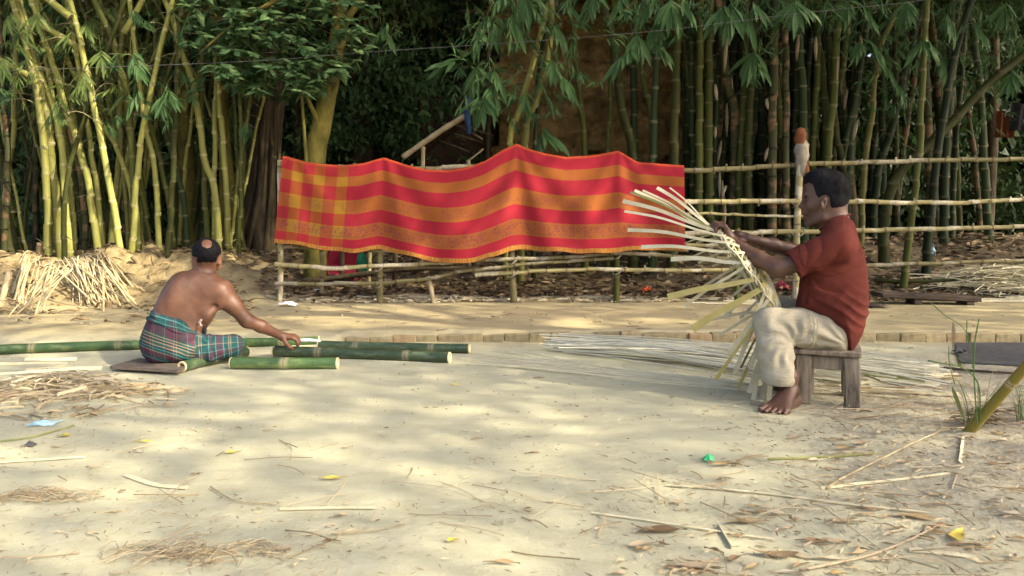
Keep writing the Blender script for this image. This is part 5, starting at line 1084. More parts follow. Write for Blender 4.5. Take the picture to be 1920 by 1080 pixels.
# neck opening
S.rc(P(1560, 404), 23*m, P(1569, 426), 25*m, .008, 'cut')
V, Q = S.mesh(); V = relax(V, Q, 2, .5); Nn = normals(V, Q)
ap = P(1512, 508, CN); dx, dz = V[:, 0]-ap[0], V[:, 2]-ap[2]; rr = np.hypot(dx, dz); th = np.arctan2(dz, dx); near = sstep(.05, -.06, V[:, 1])
f = .0075*(np.abs(np.sin(th*5.2+1.1*np.sin(rr*22)+.6))**.7-.6)*np.exp(-((rr-.12)/.09)**2)*near*(dx > -.03)
waist = P(1560, 575)[2]; g_ = (V[:, 2]-waist); f += .008*(1-np.abs(np.sin(V[:, 2]*62+V[:, 0]*15+2.2*np.sin(V[:, 0]*14+V[:, 1]*9))))*np.exp(-((g_)/.085)**2)*sstep(-.05, .08, V[:, 0]+.06)
f += .005*(1-np.abs(np.sin(V[:, 2]*30-V[:, 0]*48+V[:, 1]*12)))*np.exp(-((V[:, 2]-P(0, 505)[2])/.10)**2)*sstep(-.02, .10, V[:, 0])
f += .006*np.sin((V[:, 0]*.45+V[:, 2]*.9)*75+V[:, 1]*20)*np.exp(-((V[:, 0]-P(1525, 0)[0])/.06)**2)*np.exp(-((V[:, 2]-P(0, 480)[2])/.06)**2)*near+.006*fbm(V[:, 0]*9+V[:, 1]*5, V[:, 2]*14, 3)
V = V+Nn*f[:, None]
me = mesh_np(V, Q); me.materials.append(M['shirt']); sh = link('shirt', me, wv_)
n_c = []; 
for k in range(25):
    a = k/24*2*PI; n_c.append(P(1565+16*0, 418)+np.array([-.0+.066*math.cos(a), .068*math.sin(a), .004+.040*math.cos(a)*.9+.0]))
mb = MB(); tube(mb, n_c, .0055, 6, False); mb.build('collar', M['shirt'], sh)
mb = MB(); hm = []
T_, N_, B_ = frames([hp, hp+dn]); 
for k in range(25): a = k/24*2*PI; hm.append(hp-dn*.012+.0665*(math.cos(a)*N_[0]+math.sin(a)*B_[0]))
mb2 = MB(); 
seam = smooth_path([P(1568, 422, .10), P(1561, 440, .165), P(1557, 465, .215), P(1556, 492, .20)], 16); tube(mb2, seam, .0015, 5); mb2.build('shoulder_seam', M['shirt'], sh)
# trousers
S = Sculpt((-.42, -.38, .10), (.28, .36, .62), .0042)
S.poly(FR.out([(1604, 615), (1588, 657), (1500, 657), (1510, 600), (1545, 580)]), 0, .165, .10, .02)
kc = P(1446, 608, .165)
S.rc(P(1562, 622, .085), .086, P(1500, 614, .13), .088, .03); S.rc(P(1500, 614, .13), .088, kc, .079, .03)
S.rc(kc, .077, P(1452, 655, cn_-.02), .078, .03); S.rc(P(1452, 655, cn_-.02), .078, P(1461, 705, cn_-.005), .080, .03)
S.rc(P(1575, 610, -.085), .085, P(1472, 583, -.175), .072, .03); S.rc(P(1470, 582, -.175), .070, P(1474, 680, -.13), .062, .03)
z0 = P(0, 716, cn_)[2]; sl, X, Y, Z = S.box((-.42, -.38, .05), (.0, .36, .2)); S.put(sl, (z0-.012*0+.0*X-Z+.18*0*Y).astype(np.float32)+0*X+0*Y, .008, 'and')
S.rc(P(1461, 730, cn_), .058, P(1461, 704, cn_), .050, .01, 'cut')
V, Q = S.mesh(); V = relax(V, Q, 2, .5); Nn = normals(V, Q)
shin = sstep(P(0, 600)[2], P(0, 640)[2], V[:, 2])*sstep(.02, -.03, V[:, 1])
f = .0085*(np.abs(np.sin(V[:, 2]*66+np.sin(V[:, 0]*26+V[:, 1]*18)*1.8+V[:, 0]*16))**.8-.5)*shin*(.4+.9*sstep(.32, .16, V[:, 2]))
kx, kz = P(1488, 632)[[0, 2]]; rr = np.hypot(V[:, 0]-kx, V[:, 2]-kz); th = np.arctan2(V[:, 2]-kz, V[:, 0]-kx); f += .006*np.sin(th*9+2*np.sin(rr*40))*np.exp(-((rr-.09)/.06)**2)
bx, bz = P(1590, 640)[[0, 2]]; rr = np.hypot(V[:, 0]-bx, V[:, 2]-bz); th = np.arctan2(V[:, 2]-bz, V[:, 0]-bx); f += .005*np.sin(th*14+rr*14)*np.exp(-((rr-.14)/.08)**2)
f += .006*fbm(V[:, 0]*16, V[:, 2]*20+V[:, 1]*10, 3)
V = V+Nn*f[:, None]; me = mesh_np(V, Q); me.materials.append(M['trouser']); tr_ = link('trousers', me, wv_)
mb = MB(); tube(mb, smooth_path([P(1520, 583, .185), P(1526, 600, .222), P(1527, 625, .228), P(1523, 650, .195)], 14), .0028, 5); tube(mb, smooth_path([P(1528, 590, .20), P(1533, 606, .222), P(1531, 628, .226)], 12), .0022, 5); mb.build('pocket_seam', M['trouser'], tr_)
mb = MB(); cuff = [P(1461, 714, cn_)+np.array([.081*math.cos(a), .081*math.sin(a), .008]) for a in np.linspace(0, 2*PI, 25)]; 

# ---------------------------------------------------------------- the bare-backed man cutting bamboo
FL = Frame(350, 4.52); ml = 4.52/F_PX
def P(u, v, c=0.0): return FL(u, v, c)
m2 = thing('person', 'bare backed man in a plaid lungi sitting on a board and reaching for bamboo', 'person'); place(m2, FL)
S = Sculpt((-.36, -.26, .02), (.80, .42, .82), .0042)
S.ell(P(387, 474), (25.5*ml, .092, 26*ml), euler(0, .05, 0), .02); S.ell(P(392, 489, -.035), (19*ml, .055, 20*ml), None, .03); S.ell(P(407, 499, -.05), (8*ml, .03, 9*ml), None, .02)
for (u, v, c, rz) in ((363, 489, .0, .5), (412, 489, .02, -.7)): Re = euler(0, .0, rz); S.ell(P(u, v, c), (.011, .020, .032), Re, .006); S.ell(P(u, v, c+.018), (.007, .012, .018), Re, .004, 'cut')
S.rc(P(387, 494), 16.5*ml, P(381, 525, -.01), 20*ml, .03)
tors = [(368, 506), (395, 508), (410, 522), (428, 533), (436, 552), (418, 568), (404, 574), (398, 588), (388, 604), (384, 625), (370, 650), (290, 650), (272, 620), (281, 592), (290, 572), (303, 548), (318, 526), (336, 512)]
S.poly(FL.out(tors), .03, .125, .085, .02)
S.rc(P(338, 530, -.06), .052, P(322, 552, -.08), .045, .04); S.rc(P(370, 522, 0), .045, P(412, 542, .05), .052, .05)
S.ell(P(400, 560, .085), (.075, .03, .085), euler(0, .35, -.3), .05); S.ell(P(335, 552, .06), (.055, .03, .085), euler(0, .4, .3), .05)
S.rc(P(377, 516, .105), .011, P(350, 552, .140), .013, .03, 'cut'); S.rc(P(350, 552, .140), .013, P(318, 600, .142), .015, .03, 'cut'); S.rc(P(392, 585, .115), .008, P(405, 572, .10), .008, .03, 'cut')
S.ell(P(388, 590, .03), (.04, .08, .07), euler(0, .3, 0), .04)
S.rc(P(415, 548, .05), .066, P(437, 572, .07), .050, .04); S.rc(P(437, 572, .07), .050, P(463, 601, .075), .040, .03)
S.rc(P(463, 601, .075), .040, P(490, 612, .06), .038, .03); S.rc(P(490, 612, .06), .038, P(527, 630, .0), .024, .02)
S.rc(P(328, 545, -.12), .048, P(330, 590, -.2), .04, .03)
hw = P(529, 631, -.005); kn = [P(549+.8*i, 634-1.6*i, .030-.0215*i) for i in range(4)]
for q in kn: S.rc(hw, .022, q, .0135, .014)
for i, q in enumerate(kn):
    L = (.85, 1.05, 1.1, .95)[i]; a = q+np.array([7*ml*L, -.006, -4*ml]); b = a+np.array([3*ml, -.004, -6.5*ml*L]); c = b+np.array([-1.5*ml, -.002, -5*ml*L]); finger(S, [q, a, b, c], .012, .0085)
finger(S, [P(532, 637, .03), P(537, 645, .045), P(543, 651, .045), P(549, 654, .035)], .0145, .0095)
S.rc(P(385, 645, -.12), .05, P(398, 640, -.22), .04, .03)
V, Q = S.mesh(); V = relax(V, Q, 2, .5); Nn = normals(V, Q)
me = mesh_np(V, Q); me.materials.append(M['skin_l']); link('body', me, m2)
S = Sculpt((.0, -.14, .48), (.22, .16, .82), .0042)
S.ell(P(387, 473), (26.6*ml, .098, 27*ml), euler(0, .05, 0), .01)
S.poly(FL.out([(350, 440), (420, 440), (420, 476), (411, 477), (407, 484), (404, 495), (395, 497), (386, 495), (376, 497), (368, 492), (369, 482), (350, 478)]), 0, .2, .004, .005, 'and')
S.ell(P(388, 456, .075), (6.0*ml, .055, 5.5*ml), None, .035, 'cut'); S.ell(P(398, 480, -.11), (20*ml, .05, 30*ml), None, .01, 'cut')
V, Q = S.mesh(); Nn = normals(V, Q); V = V+Nn*(.006*fbm(V[:, 0]*90, V[:, 2]*90+V[:, 1]*70, 3))[:, None]
me = mesh_np(V, Q); me.materials.append(M['hair']); link('hair', me, m2)
mb = MB(); pts = [P(368, 505, .055), P(378, 510, .088), P(392, 512, .085), P(404, 510, .05), P(404, 512, -.03)]; tube(mb, smooth_path(pts, 24), .0018, 6); mb.build('necklace', M['wire'], m2)
# lungi
S = Sculpt((-.40, -.34, -.02), (.44, .34, .42), .0046)
hips = [(288, 577), (320, 585), (350, 596), (372, 610), (379, 618), (384, 632), (400, 640), (396, 672), (372, 683), (300, 684), (280, 678), (267, 664), (261, 645), (265, 625), (276, 600)]
S.poly(FL.out(hips), .02, .175, .12, .02)
S.rc(P(335, 655, .06), .09, P(390, 655, .08), .082, .04); S.rc(P(390, 655, .08), .082, P(436, 647, .06), .068, .03); S.rc(P(432, 655, .04), .062, P(395, 668, .02), .055, .03)
S.rc(P(330, 650, -.10), .09, P(380, 655, -.20), .075, .04)
z0 = .034; sl, X, Y, Z = S.box((-.5, -.4, -.05), (.5, .4, .12)); S.put(sl, (z0-Z+0*X+0*Y).astype(np.float32), .012, 'and')
wc = P(330, 600); wd = np.array([.20, 0, -.09])
V, Q = S.mesh(); V = relax(V, Q, 2, .5); Nn = normals(V, Q)
hu = np.arctan2(V[:, 1]-.02, V[:, 0]-P(325, 640)[0])*.17; line = V[:, 2]-P(288, 577)[2]+(V[:, 0]-P(288, 577)[0])*.40; hv = -line
ta, tb = P(352, 655, .06), P(440, 645, .06); ax = (tb-ta)/np.linalg.norm(tb-ta); tu = (V-ta)@ax; rad = V-ta-tu[:, None]*ax; tv = np.arctan2(rad[:, 2], -rad[:, 1])*.08+.3
w = (tu > .02) & (V[:, 2] < P(0, 622)[2]) & (V[:, 0] > P(366, 0)[0]) | (tu > .12); w = w.astype(float)
UVt = np.stack([np.where(w > 0, tu*1.0+10, hu), np.where(w > 0, tv, hv)], 1)
cx, cz = P(392, 640)[[0, 2]]; rr = np.hypot(V[:, 0]-cx, V[:, 2]-cz); th = np.arctan2(V[:, 2]-cz, V[:, 0]-cx)
f = .009*np.sin(th*8+1.5*np.sin(rr*30))*np.exp(-((rr-.13)/.09)**2)*(V[:, 0] < cx+.03)+.006*np.sin(hv*110+V[:, 0]*12)*np.exp(-((hv-.02)/.04)**2)*(1-w)+.006*fbm(V[:, 0]*14, V[:, 2]*14+V[:, 1]*9, 3)
f += .010*np.exp(-((hv-.075+.008*np.sin(V[:, 0]*30))/.006)**2)*(1-w)
f += -.004*np.exp(-((tu-.055-.02*np.sin(tv*30))/.006)**2)*w-.003*np.exp(-((tu-.20-.015*np.sin(tv*30))/.006)**2)*w
V = V+Nn*f[:, None]
n = N('plaid_lungi'); uvn = n.coord('UV'); s_ = n.n('SeparateXYZ', {0: uvn}); TE, MR, LT, BG, DK = (.014, .058, .062), (.072, .028, .048), (.075, .20, .20), (.22, .165, .10), (.010, .030, .036)
thigh = n.math('GREATER_THAN', s_.outputs[0], 5.0)
wob = n.math('MULTIPLY', n.math('SUBTRACT', n.noise(uvn, 9, 2), .5), .012)
u0, v0_ = n.math('ADD', s_.outputs[0], wob), n.math('ADD', s_.outputs[1], wob)
fv = n.math('DIVIDE', v0_, .30)
hip = n.ramp(fv, [(0, MR), (.05, TE), (.10, LT), (.115, TE), (.19, LT), (.20, DK), (.25, MR), (.42, TE), (.45, BG), (.475, TE), (.51, BG), (.535, DK), (.57, BG), (.595, TE), (.64, BG), (.665, DK), (.70, LT), (.715, TE), (.76, BG), (.78, MR), (.88, TE), (.92, LT), (.94, MR)], 'CONSTANT')
fu = n.math('FRACT', n.math('DIVIDE', u0, .115)); vert = n.ramp(fu, [(0, TE), (.28, LT), (.32, TE), (.42, MR), (.70, LT), (.74, MR), (.82, BG), (.86, TE)], 'CONSTANT')
hipc = n.mix(.30, hip, vert)
fu2 = n.math('FRACT', n.math('DIVIDE', n.math('SUBTRACT', u0, 9.97), .165)); fv2 = n.math('FRACT', n.math('DIVIDE', v0_, .115))
t1 = n.ramp(fu2, [(0, TE), (.10, LT), (.13, MR), (.36, LT), (.40, TE), (.55, BG), (.58, TE), (.62, BG), (.65, TE), (.86, LT), (.90, MR)], 'CONSTANT')
t2 = n.ramp(fv2, [(0, TE), (.20, LT), (.24, MR), (.46, MR), (.50, LT), (.54, TE), (.80, BG), (.84, TE)], 'CONSTANT')
c = n.mix(thigh, hipc, n.mix(.42, t1, t2)); n.bsdf(c, .85, n.bump(n.noise(n.mapv(n.coord(), (1, 1, 1.6)), 14, 3, .5, 1.0), .35, .015), .12)
me = mesh_np(V, Q, None, UVt); me.materials.append(n.m); link('lungi', me, m2)
mb = MB(); tube(mb, smooth_path([P(381, 590, .02), P(383, 606, .06), P(384, 620, .07), P(381, 631, .05)], 12), [.008]*4+[.011]*8, 8); o = mb.build('black_strap', M['black'], m2)
mb = MB(); s, t = np.meshgrid(np.linspace(-1, 1, 9), np.linspace(0, 1, 10)); c0 = P(375, 598, .115)
Vv = np.stack([s*.010+.004*np.sin(t*9), -.006*np.cos(s*2)+.005*np.sin(t*13+s*3), -t*.045], -1).reshape(-1, 3)+c0; i = np.arange(9)[:, None]*9+np.arange(8)[None]
mb.add(Vv, np.stack([i, i+1, i+10, i+9], -1).reshape(-1, 4)); mb.build('tucked_packet', M['rag_pink'], m2)
# ================================================================ stool, board, basket, poles
st = thing('stool', 'low worn grey wooden stool under the weaver', 'stool'); place(st, FR)
def PR(u, v, c=0.0): return FR(u, v, c)
fl, fr_ = FR.gnd(1508, 762), FR.gnd(1597, 762); yF = (fl[1]+fr_[1])/2; hS = H_CAM-(655-HOR)/F_PX*3.5; xL, xR = fl[0]-.005, fr_[0]+.0; dp = .25
def gap_board(c, s, R=None, jit=.002): mb = MB(); bevel_box(mb, c, s, R, .004, jit); return mb
for k, (x, y, nm) in enumerate(((xL, yF+.02, 0), (xR, yF+.02, 0), (xL+.01, yF+dp, 0), (xR-.005, yF+dp, 0))):
    mb = MB(); w, d = (.070, .050); zz = np.linspace(0, hS-.028, 9); 
    bevel_box(mb, (x, y, (hS-.028)/2), (w, d, hS-.030), R=euler(0, (.02 if x < 0 else -.02), 0), b=.006, jit=.002); mb.build('leg', M['wood'], st)
for k, (y, nm) in enumerate(((yF+.022, 0), (yF+dp, 0))):
    gap_board(((xL+xR)/2, y+.002, hS-.062), (xR-xL-.055, .026, .062)).build('apron', M['wood'], st)
for x in (xL, xR): gap_board((x+(.004 if x < 0 else -.004), yF+.02+dp/2-.01, hS-.062), (.026, dp-.07, .058)).build('apron', M['wood'], st)
wd_ = dp+.075
for k in range(3):
    y = yF-.022+wd_*(k+.5)/3; gap_board(((xL+xR)/2+.002*k, y, hS-.014+.001*k), (xR-xL+.085, wd_/3-.004, .024), euler(0, .006*(k-1), .01*(k-1)), .003).build('seat_board', M['wood'], st)

# basket: radial splints through rings of thin weft, opening away from the weaver's lap
bk = thing('basket', 'half woven bamboo basket with long splints fanning out', 'basket'); place(bk, FR)
C0 = PR(1398, 508, .02); La = PR(1340, 432, .02)-C0; la = np.linalg.norm(La); e1 = La/la; Rb = la
e2 = np.array([.12, -1, .18]); e2 -= e1*(e1@e2); e2 /= np.linalg.norm(e2); e3 = np.cross(e1, e2)
if e3[0] > 0: e3 = -e3
def bpt(r, a, off=0.0):   # shallow dish bulging to the lower right
    h = .075*(1-(r/Rb)**2)+off; return C0+e1*(r*math.cos(a))+e2*(r*.80*math.sin(a))-e3*h
NS = 30
tips = [(1256, 352, .05, 4, 's'), (1232, 352, .02, 9, 's'), (1205, 357, -.05, 6, 's'), (1182, 361, .0, 7, 'g'), (1190, 357, -.10, 8, 's'), (1168, 377, .06, 11, 's'), (1171, 396, .10, 7, 's'), (1177, 431, .12, 10, 's'), (1202, 463, .12, 10, 's'), (1258, 486, .15, 12, 's'), (1252, 557, .14, 17, 'y'), (1284, 574, .10, 9, 's'), (1298, 617, .14, 19, 'y'), (1368, 664, .12, 13, 's'), (1389, 690, .02, 6, 'g'), (1342, 712, .10, 9, 'y'), (1404, 737, .12, 11, 's'), (1425, 765, .10, 12, 's'), (1436, 752, -.02, 6, 's'), (1447, 748, -.06, 5, 'g')]
rootang = [0, .18, -.15, .35, -.35, .5, .72, .95, 1.2, 1.45, 1.8, 1.5, 2.0, 2.25, -2.6, 2.35, 2.6, 2.85, 3.1, -2.9]
order = sorted(range(len(tips)), key=lambda i: i)
mat_ = {'s': 'strip', 'y': 'strip_y', 'g': 'strip_g'}
for i, (u, v, c, w, k) in enumerate(tips):
    a = rootang[i]; tip = PR(u, v, c)
    if i in (9, 13): pass
    p0 = bpt(.02, a); p1 = bpt(Rb*.55, a, .004); p2 = bpt(Rb*1.0, a, .006); d = tip-p2; L = np.linalg.norm(d)
    outd = (bpt(Rb, a)-bpt(Rb*.8, a)); outd /= np.linalg.norm(outd); p3 = p2+outd*L*.02+d*.24; bend = np.array([0, 0, (.012 if v < 540 else .008)])
    pts = smooth_path([p0, p1, p2, p3, p2+d*.62+outd*L*.02+bend, tip], 34); s = np.linspace(0, 1, 34); wi = w*(3.6/F_PX)*(.36+.42*s)
    side = np.cross(d/L, np.array([.25, -1, .25])); side /= np.linalg.norm(side); mb = MB(); ribbon(mb, pts, wi, side, .0022); mb.build('splint', M[mat_[k]], bk)
for i in range(14):   # shorter splints on the hidden side and ends clipped near the rim
    a = 3.3+i*.2; pts = smooth_path([bpt(.02, a), bpt(Rb*.6, a, .004), bpt(Rb*1.02, a, .004), bpt(Rb*1.02, a)+e3*(.10+.05*(i % 3))+e1*math.cos(a)*.06+e2*math.sin(a)*.06], 16)
    if abs((a % (2*PI))-PI) < .35: continue
    mb = MB(); ribbon(mb, pts, .014, np.cross(pts[-1]-pts[0], e3)+e2*.01, .002); mb.build('splint', M['strip'], bk)
lower = [(1378, 700, .10, 9, 's'), (1395, 655, .06, 8, 's'), (1412, 750, .16, 9, 's'), (1432, 742, .08, 8, 's'), (1350, 628, .06, 7, 's'), (1384, 728, .04, 7, 'y'), (1405, 690, .13, 10, 's'), (1330, 600, .02, 7, 's'), (1422, 700, .02, 9, 's'), (1440, 765, .14, 10, 's')]
for i, (u, v, c, w, k) in enumerate(lower):
    a = 2.1+i*.13; tip = PR(u, v, c); p0 = bpt(Rb*.2, a); p2 = bpt(Rb*.97, a, .004); d = tip-p2; pts = smooth_path([p0, bpt(Rb*.6, a, .002), p2, p2+d*.5+[0, 0, .01], tip], 24); s = np.linspace(0, 1, 24)
    mb = MB(); ribbon(mb, pts, w*(3.6/F_PX)*(.5+.4*s), np.cross(d, np.array([.25, -1, .25]))/np.linalg.norm(d), .0022); mb.build('splint', M[mat_[k]], bk)
for i in range(22):   # long strands of the woven wall running from the hands down to the lap
    f = i/21; c = -.02+.16*RND.random(); a_ = PR(1347+44*f, 436+24*f, c); b_ = PR(1432+44*f, 590+8*f, c*.7+.03); m__ = (a_+b_)/2+e3*(-.014+.03*(1-f)*0)+np.array([U(-.006, .006), 0, U(-.006, .006)])
    mb = MB(); ribbon(mb, smooth_path([a_, (a_+m__)/2+np.array([U(-.004, .004)]*3), m__, b_], 14), U(.004, .009), (U(.2, 1), -.3, .5), .002); mb.build('strand', M[('strip', 'strip', 'strip_g', 'stick', 'strip')[i % 5]], bk)
for k in range(15):
    r = Rb*(.16+.88*k/14); npt = 90; a = np.linspace(0, 2*PI, npt); pts = np.array([bpt(r*(1+.015*math.sin(q*5+k)), q, .0045*math.sin(q*11+k*PI)) for q in a])
    mb = MB(); tube(mb, pts, .0030 if k < 11 else .0042, 5, False); mb.build('weft', M['strip' if k % 3 else 'strip_g'], bk)
for k in range(5):   # twisted binding strands along the rim
    a = np.linspace(-1.0, 3.4, 120); pts = np.array([bpt(Rb*(.90+.13*math.sin(q*9+k*1.3)), q, -.006+.012*math.cos(q*9+k*1.3)) for q in a]); mb = MB(); tube(mb, pts, .0042, 5, False); mb.build('rim_strand', M['strip' if k != 2 else 'strip_g'], bk)
for k in range(26):  # dry sheath pieces woven over the back of the dish
    a = U(0, 2*PI); r = U(.05, Rb*.95); p = bpt(r, a, .006); q = bpt(min(Rb, r+.08), a+U(-.2, .2), .008); mb = MB(); ribbon(mb, smooth_path([p, (p+q)/2-e3*.003, q], 6), U(.01, .02), np.cross(q-p, e3), .002); mb.build('splint', M['strip' if k % 4 else 'stick'], bk)
# wooden board under the seated man
def ground_quad(px4, z0, th, mat, name, label, cat, jit=0.0):
    Pq = []
    for (u, v) in px4: D = (H_CAM-z0)*F_PX/(v-HOR); Pq.append(np.array([(u-960)/F_PX*D, D, z0]))
    c = sum(Pq)/4; mb = MB(); nn = 24; s, t = np.meshgrid(np.linspace(0, 1, nn), np.linspace(0, 1, 12)); s_, t_ = s[..., None], t[..., None]
    V = (Pq[0]*(1-s_)+Pq[1]*s_)*(1-t_)+(Pq[3]*(1-s_)+Pq[2]*s_)*t_-c; V[..., :2] += (.006*fbm(s*6, t*6)[..., None])*1.0; V[..., 2] += .004*fbm(s*5+2, t*8)+.006*s*0
    Vt = V.reshape(-1, 3); Vb = Vt-np.array([0, 0, th]); i = np.arange(11)[:, None]*nn+np.arange(nn-1)[None]; q = np.stack([i, i+1, i+nn+1, i+nn], -1).reshape(-1, 4)
    mb.add(Vt, q); mb.add(Vb, q[:, ::-1]); bd = list(range(nn))+[nn*k+nn-1 for k in range(1, 12)]+[nn*11+k for k in range(nn-2, -1, -1)]+[nn*k for k in range(10, 0, -1)]
    B = Vt[bd]; B2 = Vb[bd]; n_ = len(bd); j = np.arange(n_); mb.add(np.vstack([B, B2]), np.stack([j+n_, (j+1) % n_+n_, (j+1) % n_, j], 1))
    return tag(mb.build(name, mat, None, loc=c), label, cat)
bd = ground_quad([(206, 686), (336, 694), (352, 684), (262, 671)], .034, .016, M['plank'], 'wooden_board', 'flat weathered board the bare backed man sits on', 'board')
for (u, v) in ((325, 697), (224, 690), (300, 678)):
    b = G(u, v); mb = MB(); bevel_box(mb, (0, 0, .008), (.05, .03, .018), b=.004); o = mb.build('batten', M['stick'], bd); o.location = tuple(b-np.array(bd.location))
# green bamboo poles
def pole(label, pts, r, mat='pole', z=None, nodes=None, cutl=True, cutr=True, group='green bamboo poles lying by the seated man'):
    Pp = []
    for (u, v) in pts:                                  # v is the lower edge of the pole in the picture
        D = F_PX*(H_CAM-.0)/(v-HOR); Pp.append(np.array([(u-960)/F_PX*D, D, r if z is None else z]))
    b = Pp[0].copy(); b[2] = 0; L = np.linalg.norm(Pp[-1]-Pp[0]); nn = nodes or max(1, int(L/.42)); s = [0, .03]
    for k in range(nn): s += [k+.30, k+.48, k+.505, k+.53, k+.7]
    s = np.array(sorted(s)+[nn]); s = s/nn; Pf = smooth_path(Pp, 300); idx = np.minimum(s*299, 298.99); i0 = idx.astype(int); fr = (idx-i0)[:, None]; Pt = Pf[i0]*(1-fr)+Pf[i0+1]*fr-b
    rr = np.array([r]*len(s)); fs_ = (s*nn) % 1; rr = np.where(abs(fs_-.505) < .004, r*1.05, rr); rr = np.where(abs(fs_-.48) < .004, r*.975, rr); rr = np.where(abs(fs_-.53) < .004, r*.975, rr)
    mb = MB(); tube(mb, Pt, rr, 24, False); mb.uv[0][:, 1] = np.repeat(s*nn, 24)-.505+3
    root = thing('bamboo_pole', label, 'bamboo pole', b, group); mb.build('culm', M[mat], root)
    for (on, e, s1) in ((cutl, 0, -1), (cutr, -1, 1)):
        if not on: continue
        p = Pt[e]; d = (Pt[1]-Pt[0]) if e == 0 else (Pt[-2]-Pt[-1]); d = d/np.linalg.norm(d); mb = MB(); pr = [(r*1.002, 0.004), (r*1.0, -.002), (r*.97, -.0035), (r*.62, -.0030), (r*.58, .004), (r*.56, .05), (0.0001, .05)]
        B = basis(d); a = np.linspace(0, 2*PI, 24, endpoint=False); V = np.concatenate([p+d*z_+rad*(np.cos(a)[:, None]*B[:, 1]+np.sin(a)[:, None]*B[:, 2]) for rad, z_ in pr]); i = np.arange(len(pr)-1)[:, None]*24; j = np.arange(24)[None]
        mb.add(V, np.stack([i+j, i+24+j, i+24+(j+1) % 24, i+(j+1) % 24], -1).reshape(-1, 4)); mb.build('cut_end', M['cut'], root)
    return root
mm = 4.7/F_PX
pole('long slightly curved green bamboo pole running behind the seated man from the left edge', [(-210, 674), (60, 662), (250, 656), (450, 652), (598, 648)], 9.6*mm, nodes=5, cutl=False)
pole('dark green bamboo pole with its cut end furthest right', [(598, 656), (740, 660), (880, 663)], 9.4*mm, 'pole_dark', nodes=2)
pole('mottled green bamboo pole the man rests his hand on', [(515, 668), (700, 675), (843, 681)], 10.2*mm, 'pole_dark', nodes=2)
pole('short thick bright green bamboo piece nearest the viewer', [(434, 691), (540, 692), (633, 692)], 10.8*4.4/F_PX, nodes=1)
pole('bamboo piece under the man\'s knee with its hollow end facing the viewer', [(341, 698), (385, 686), (462, 668)], 10.2*4.3/F_PX, 'pole_dark', nodes=1)
mb = MB(); tube(mb, smooth_path([(0, 0, 0), (.08, -.01, .004), (.17, -.03, 0)], 8), [.001, .008, .011, .011, .011, .010, .008, .004], 8); tag(mb.build('folding_blade', M['white_pl'], None, loc=G(556, 655)+[0, 0, .06]), 'small pale blade held under the reaching hand', 'blade')

# ================================================================ split strips, sticks, heaps, litter
def flat_path(pts, n, lift=.004, wob=0.0):
    P = smooth_path([np.append(p[:2], 0) for p in pts], n)
    if wob: q = np.linspace(0, 1, n); ph = U(0, 6); P[:, 1] += wob*np.sin(q*7+ph)
    P[:, 2] = gz(P[:, 0], P[:, 1])+lift; return P
def strip_thing(pts, w, lift, label, group, mat='strip', name='bamboo_strip', cat='bamboo strip', n=14, wob=.006, th=.002, arch=0.0):
    P = flat_path(pts, n, lift, wob); q = np.linspace(0, 1, n); P[:, 2] += arch*np.sin(q*PI); b = P[0].copy(); mb = MB(); ribbon(mb, P-b, w, (0, .3+U(-.6, .6), U(.3, 1)), th); return tag(mb.build(name, M[mat], None, loc=b), label, cat, group)
for k in range(185):
    f = RND.random(); u0 = 1010+abs(RND.gauss(0, 95)) if k % 3 else U(1010, 1350); v0 = 642+(u0-1010)*.045+U(0, 16)+max(0, RND.gauss(0, 5)); u1 = U(1500, 1790); t = (u1-1500)/290
    v1 = 690+U(0, 34)+t*U(2, 18)+(v0-642)*.35; g = G((u0+u1)/2, (v0+v1)/2+U(-5, 8))
    strip_thing([G(u0, v0), g, G(u1, v1)], U(.0035, .009), U(.004, .075), 'thin split bamboo strip on the '+('far side' if v0 < 650 else 'middle' if v0 < 661 else 'near side')+' of the bundle spread behind the weaver', 'strips in the spread bundle', 'strip_g' if RND.random() < .10 else 'strip_d', arch=U(0, .05))
for k in range(26):
    u0 = U(850, 1000); v0 = 662+U(0, 22); u1 = U(1360, 1470); v1 = 728+U(-10, 9)+(v0-672)*.2
    strip_thing([G(u0, v0), G((u0+u1)/2, (v0+v1)/2+U(-4, 8)), G(u1, v1)], U(.003, .007), U(.004, .012), ('upper ' if v0 < 670 else 'lower ' if v0 > 678 else 'middle ')+'long thin bamboo strip lying apart in front of the spread bundle', 'loose strips in front of the bundle')
for k in range(46):
    u0 = U(1560, 1640); v0 = U(700, 742); u1 = U(1700, 1810); v1 = v0+U(-12, 14)
    strip_thing([G(u0, v0), G((u0+u1)/2, (v0+v1)/2), G(u1, v1)], U(.008, .02), U(.004, .045), 'broad pale split bamboo end in the sheaf sticking out right of the stool', 'strip ends right of the stool', 'strip' if k % 3 else 'stick', th=.004)
for k in range(34):
    u0 = U(1280, 1420) if k < 16 else U(1740, 1960); v0 = U(563, 573) if k < 16 else U(562, 569); u1 = u0+U(60, 190)
    if k >= 16: u0 -= 60
    strip_thing([G(u0, v0), G(u1, v0+U(-3, 3))], U(.006, .014), U(.006, .03), 'pale strip lying along the far side of the path behind the weaver' if k < 16 else 'pale strip lying along the foot of the bank at the right edge', 'strips behind the weaver' if k < 16 else 'strips at the foot of the right bank')
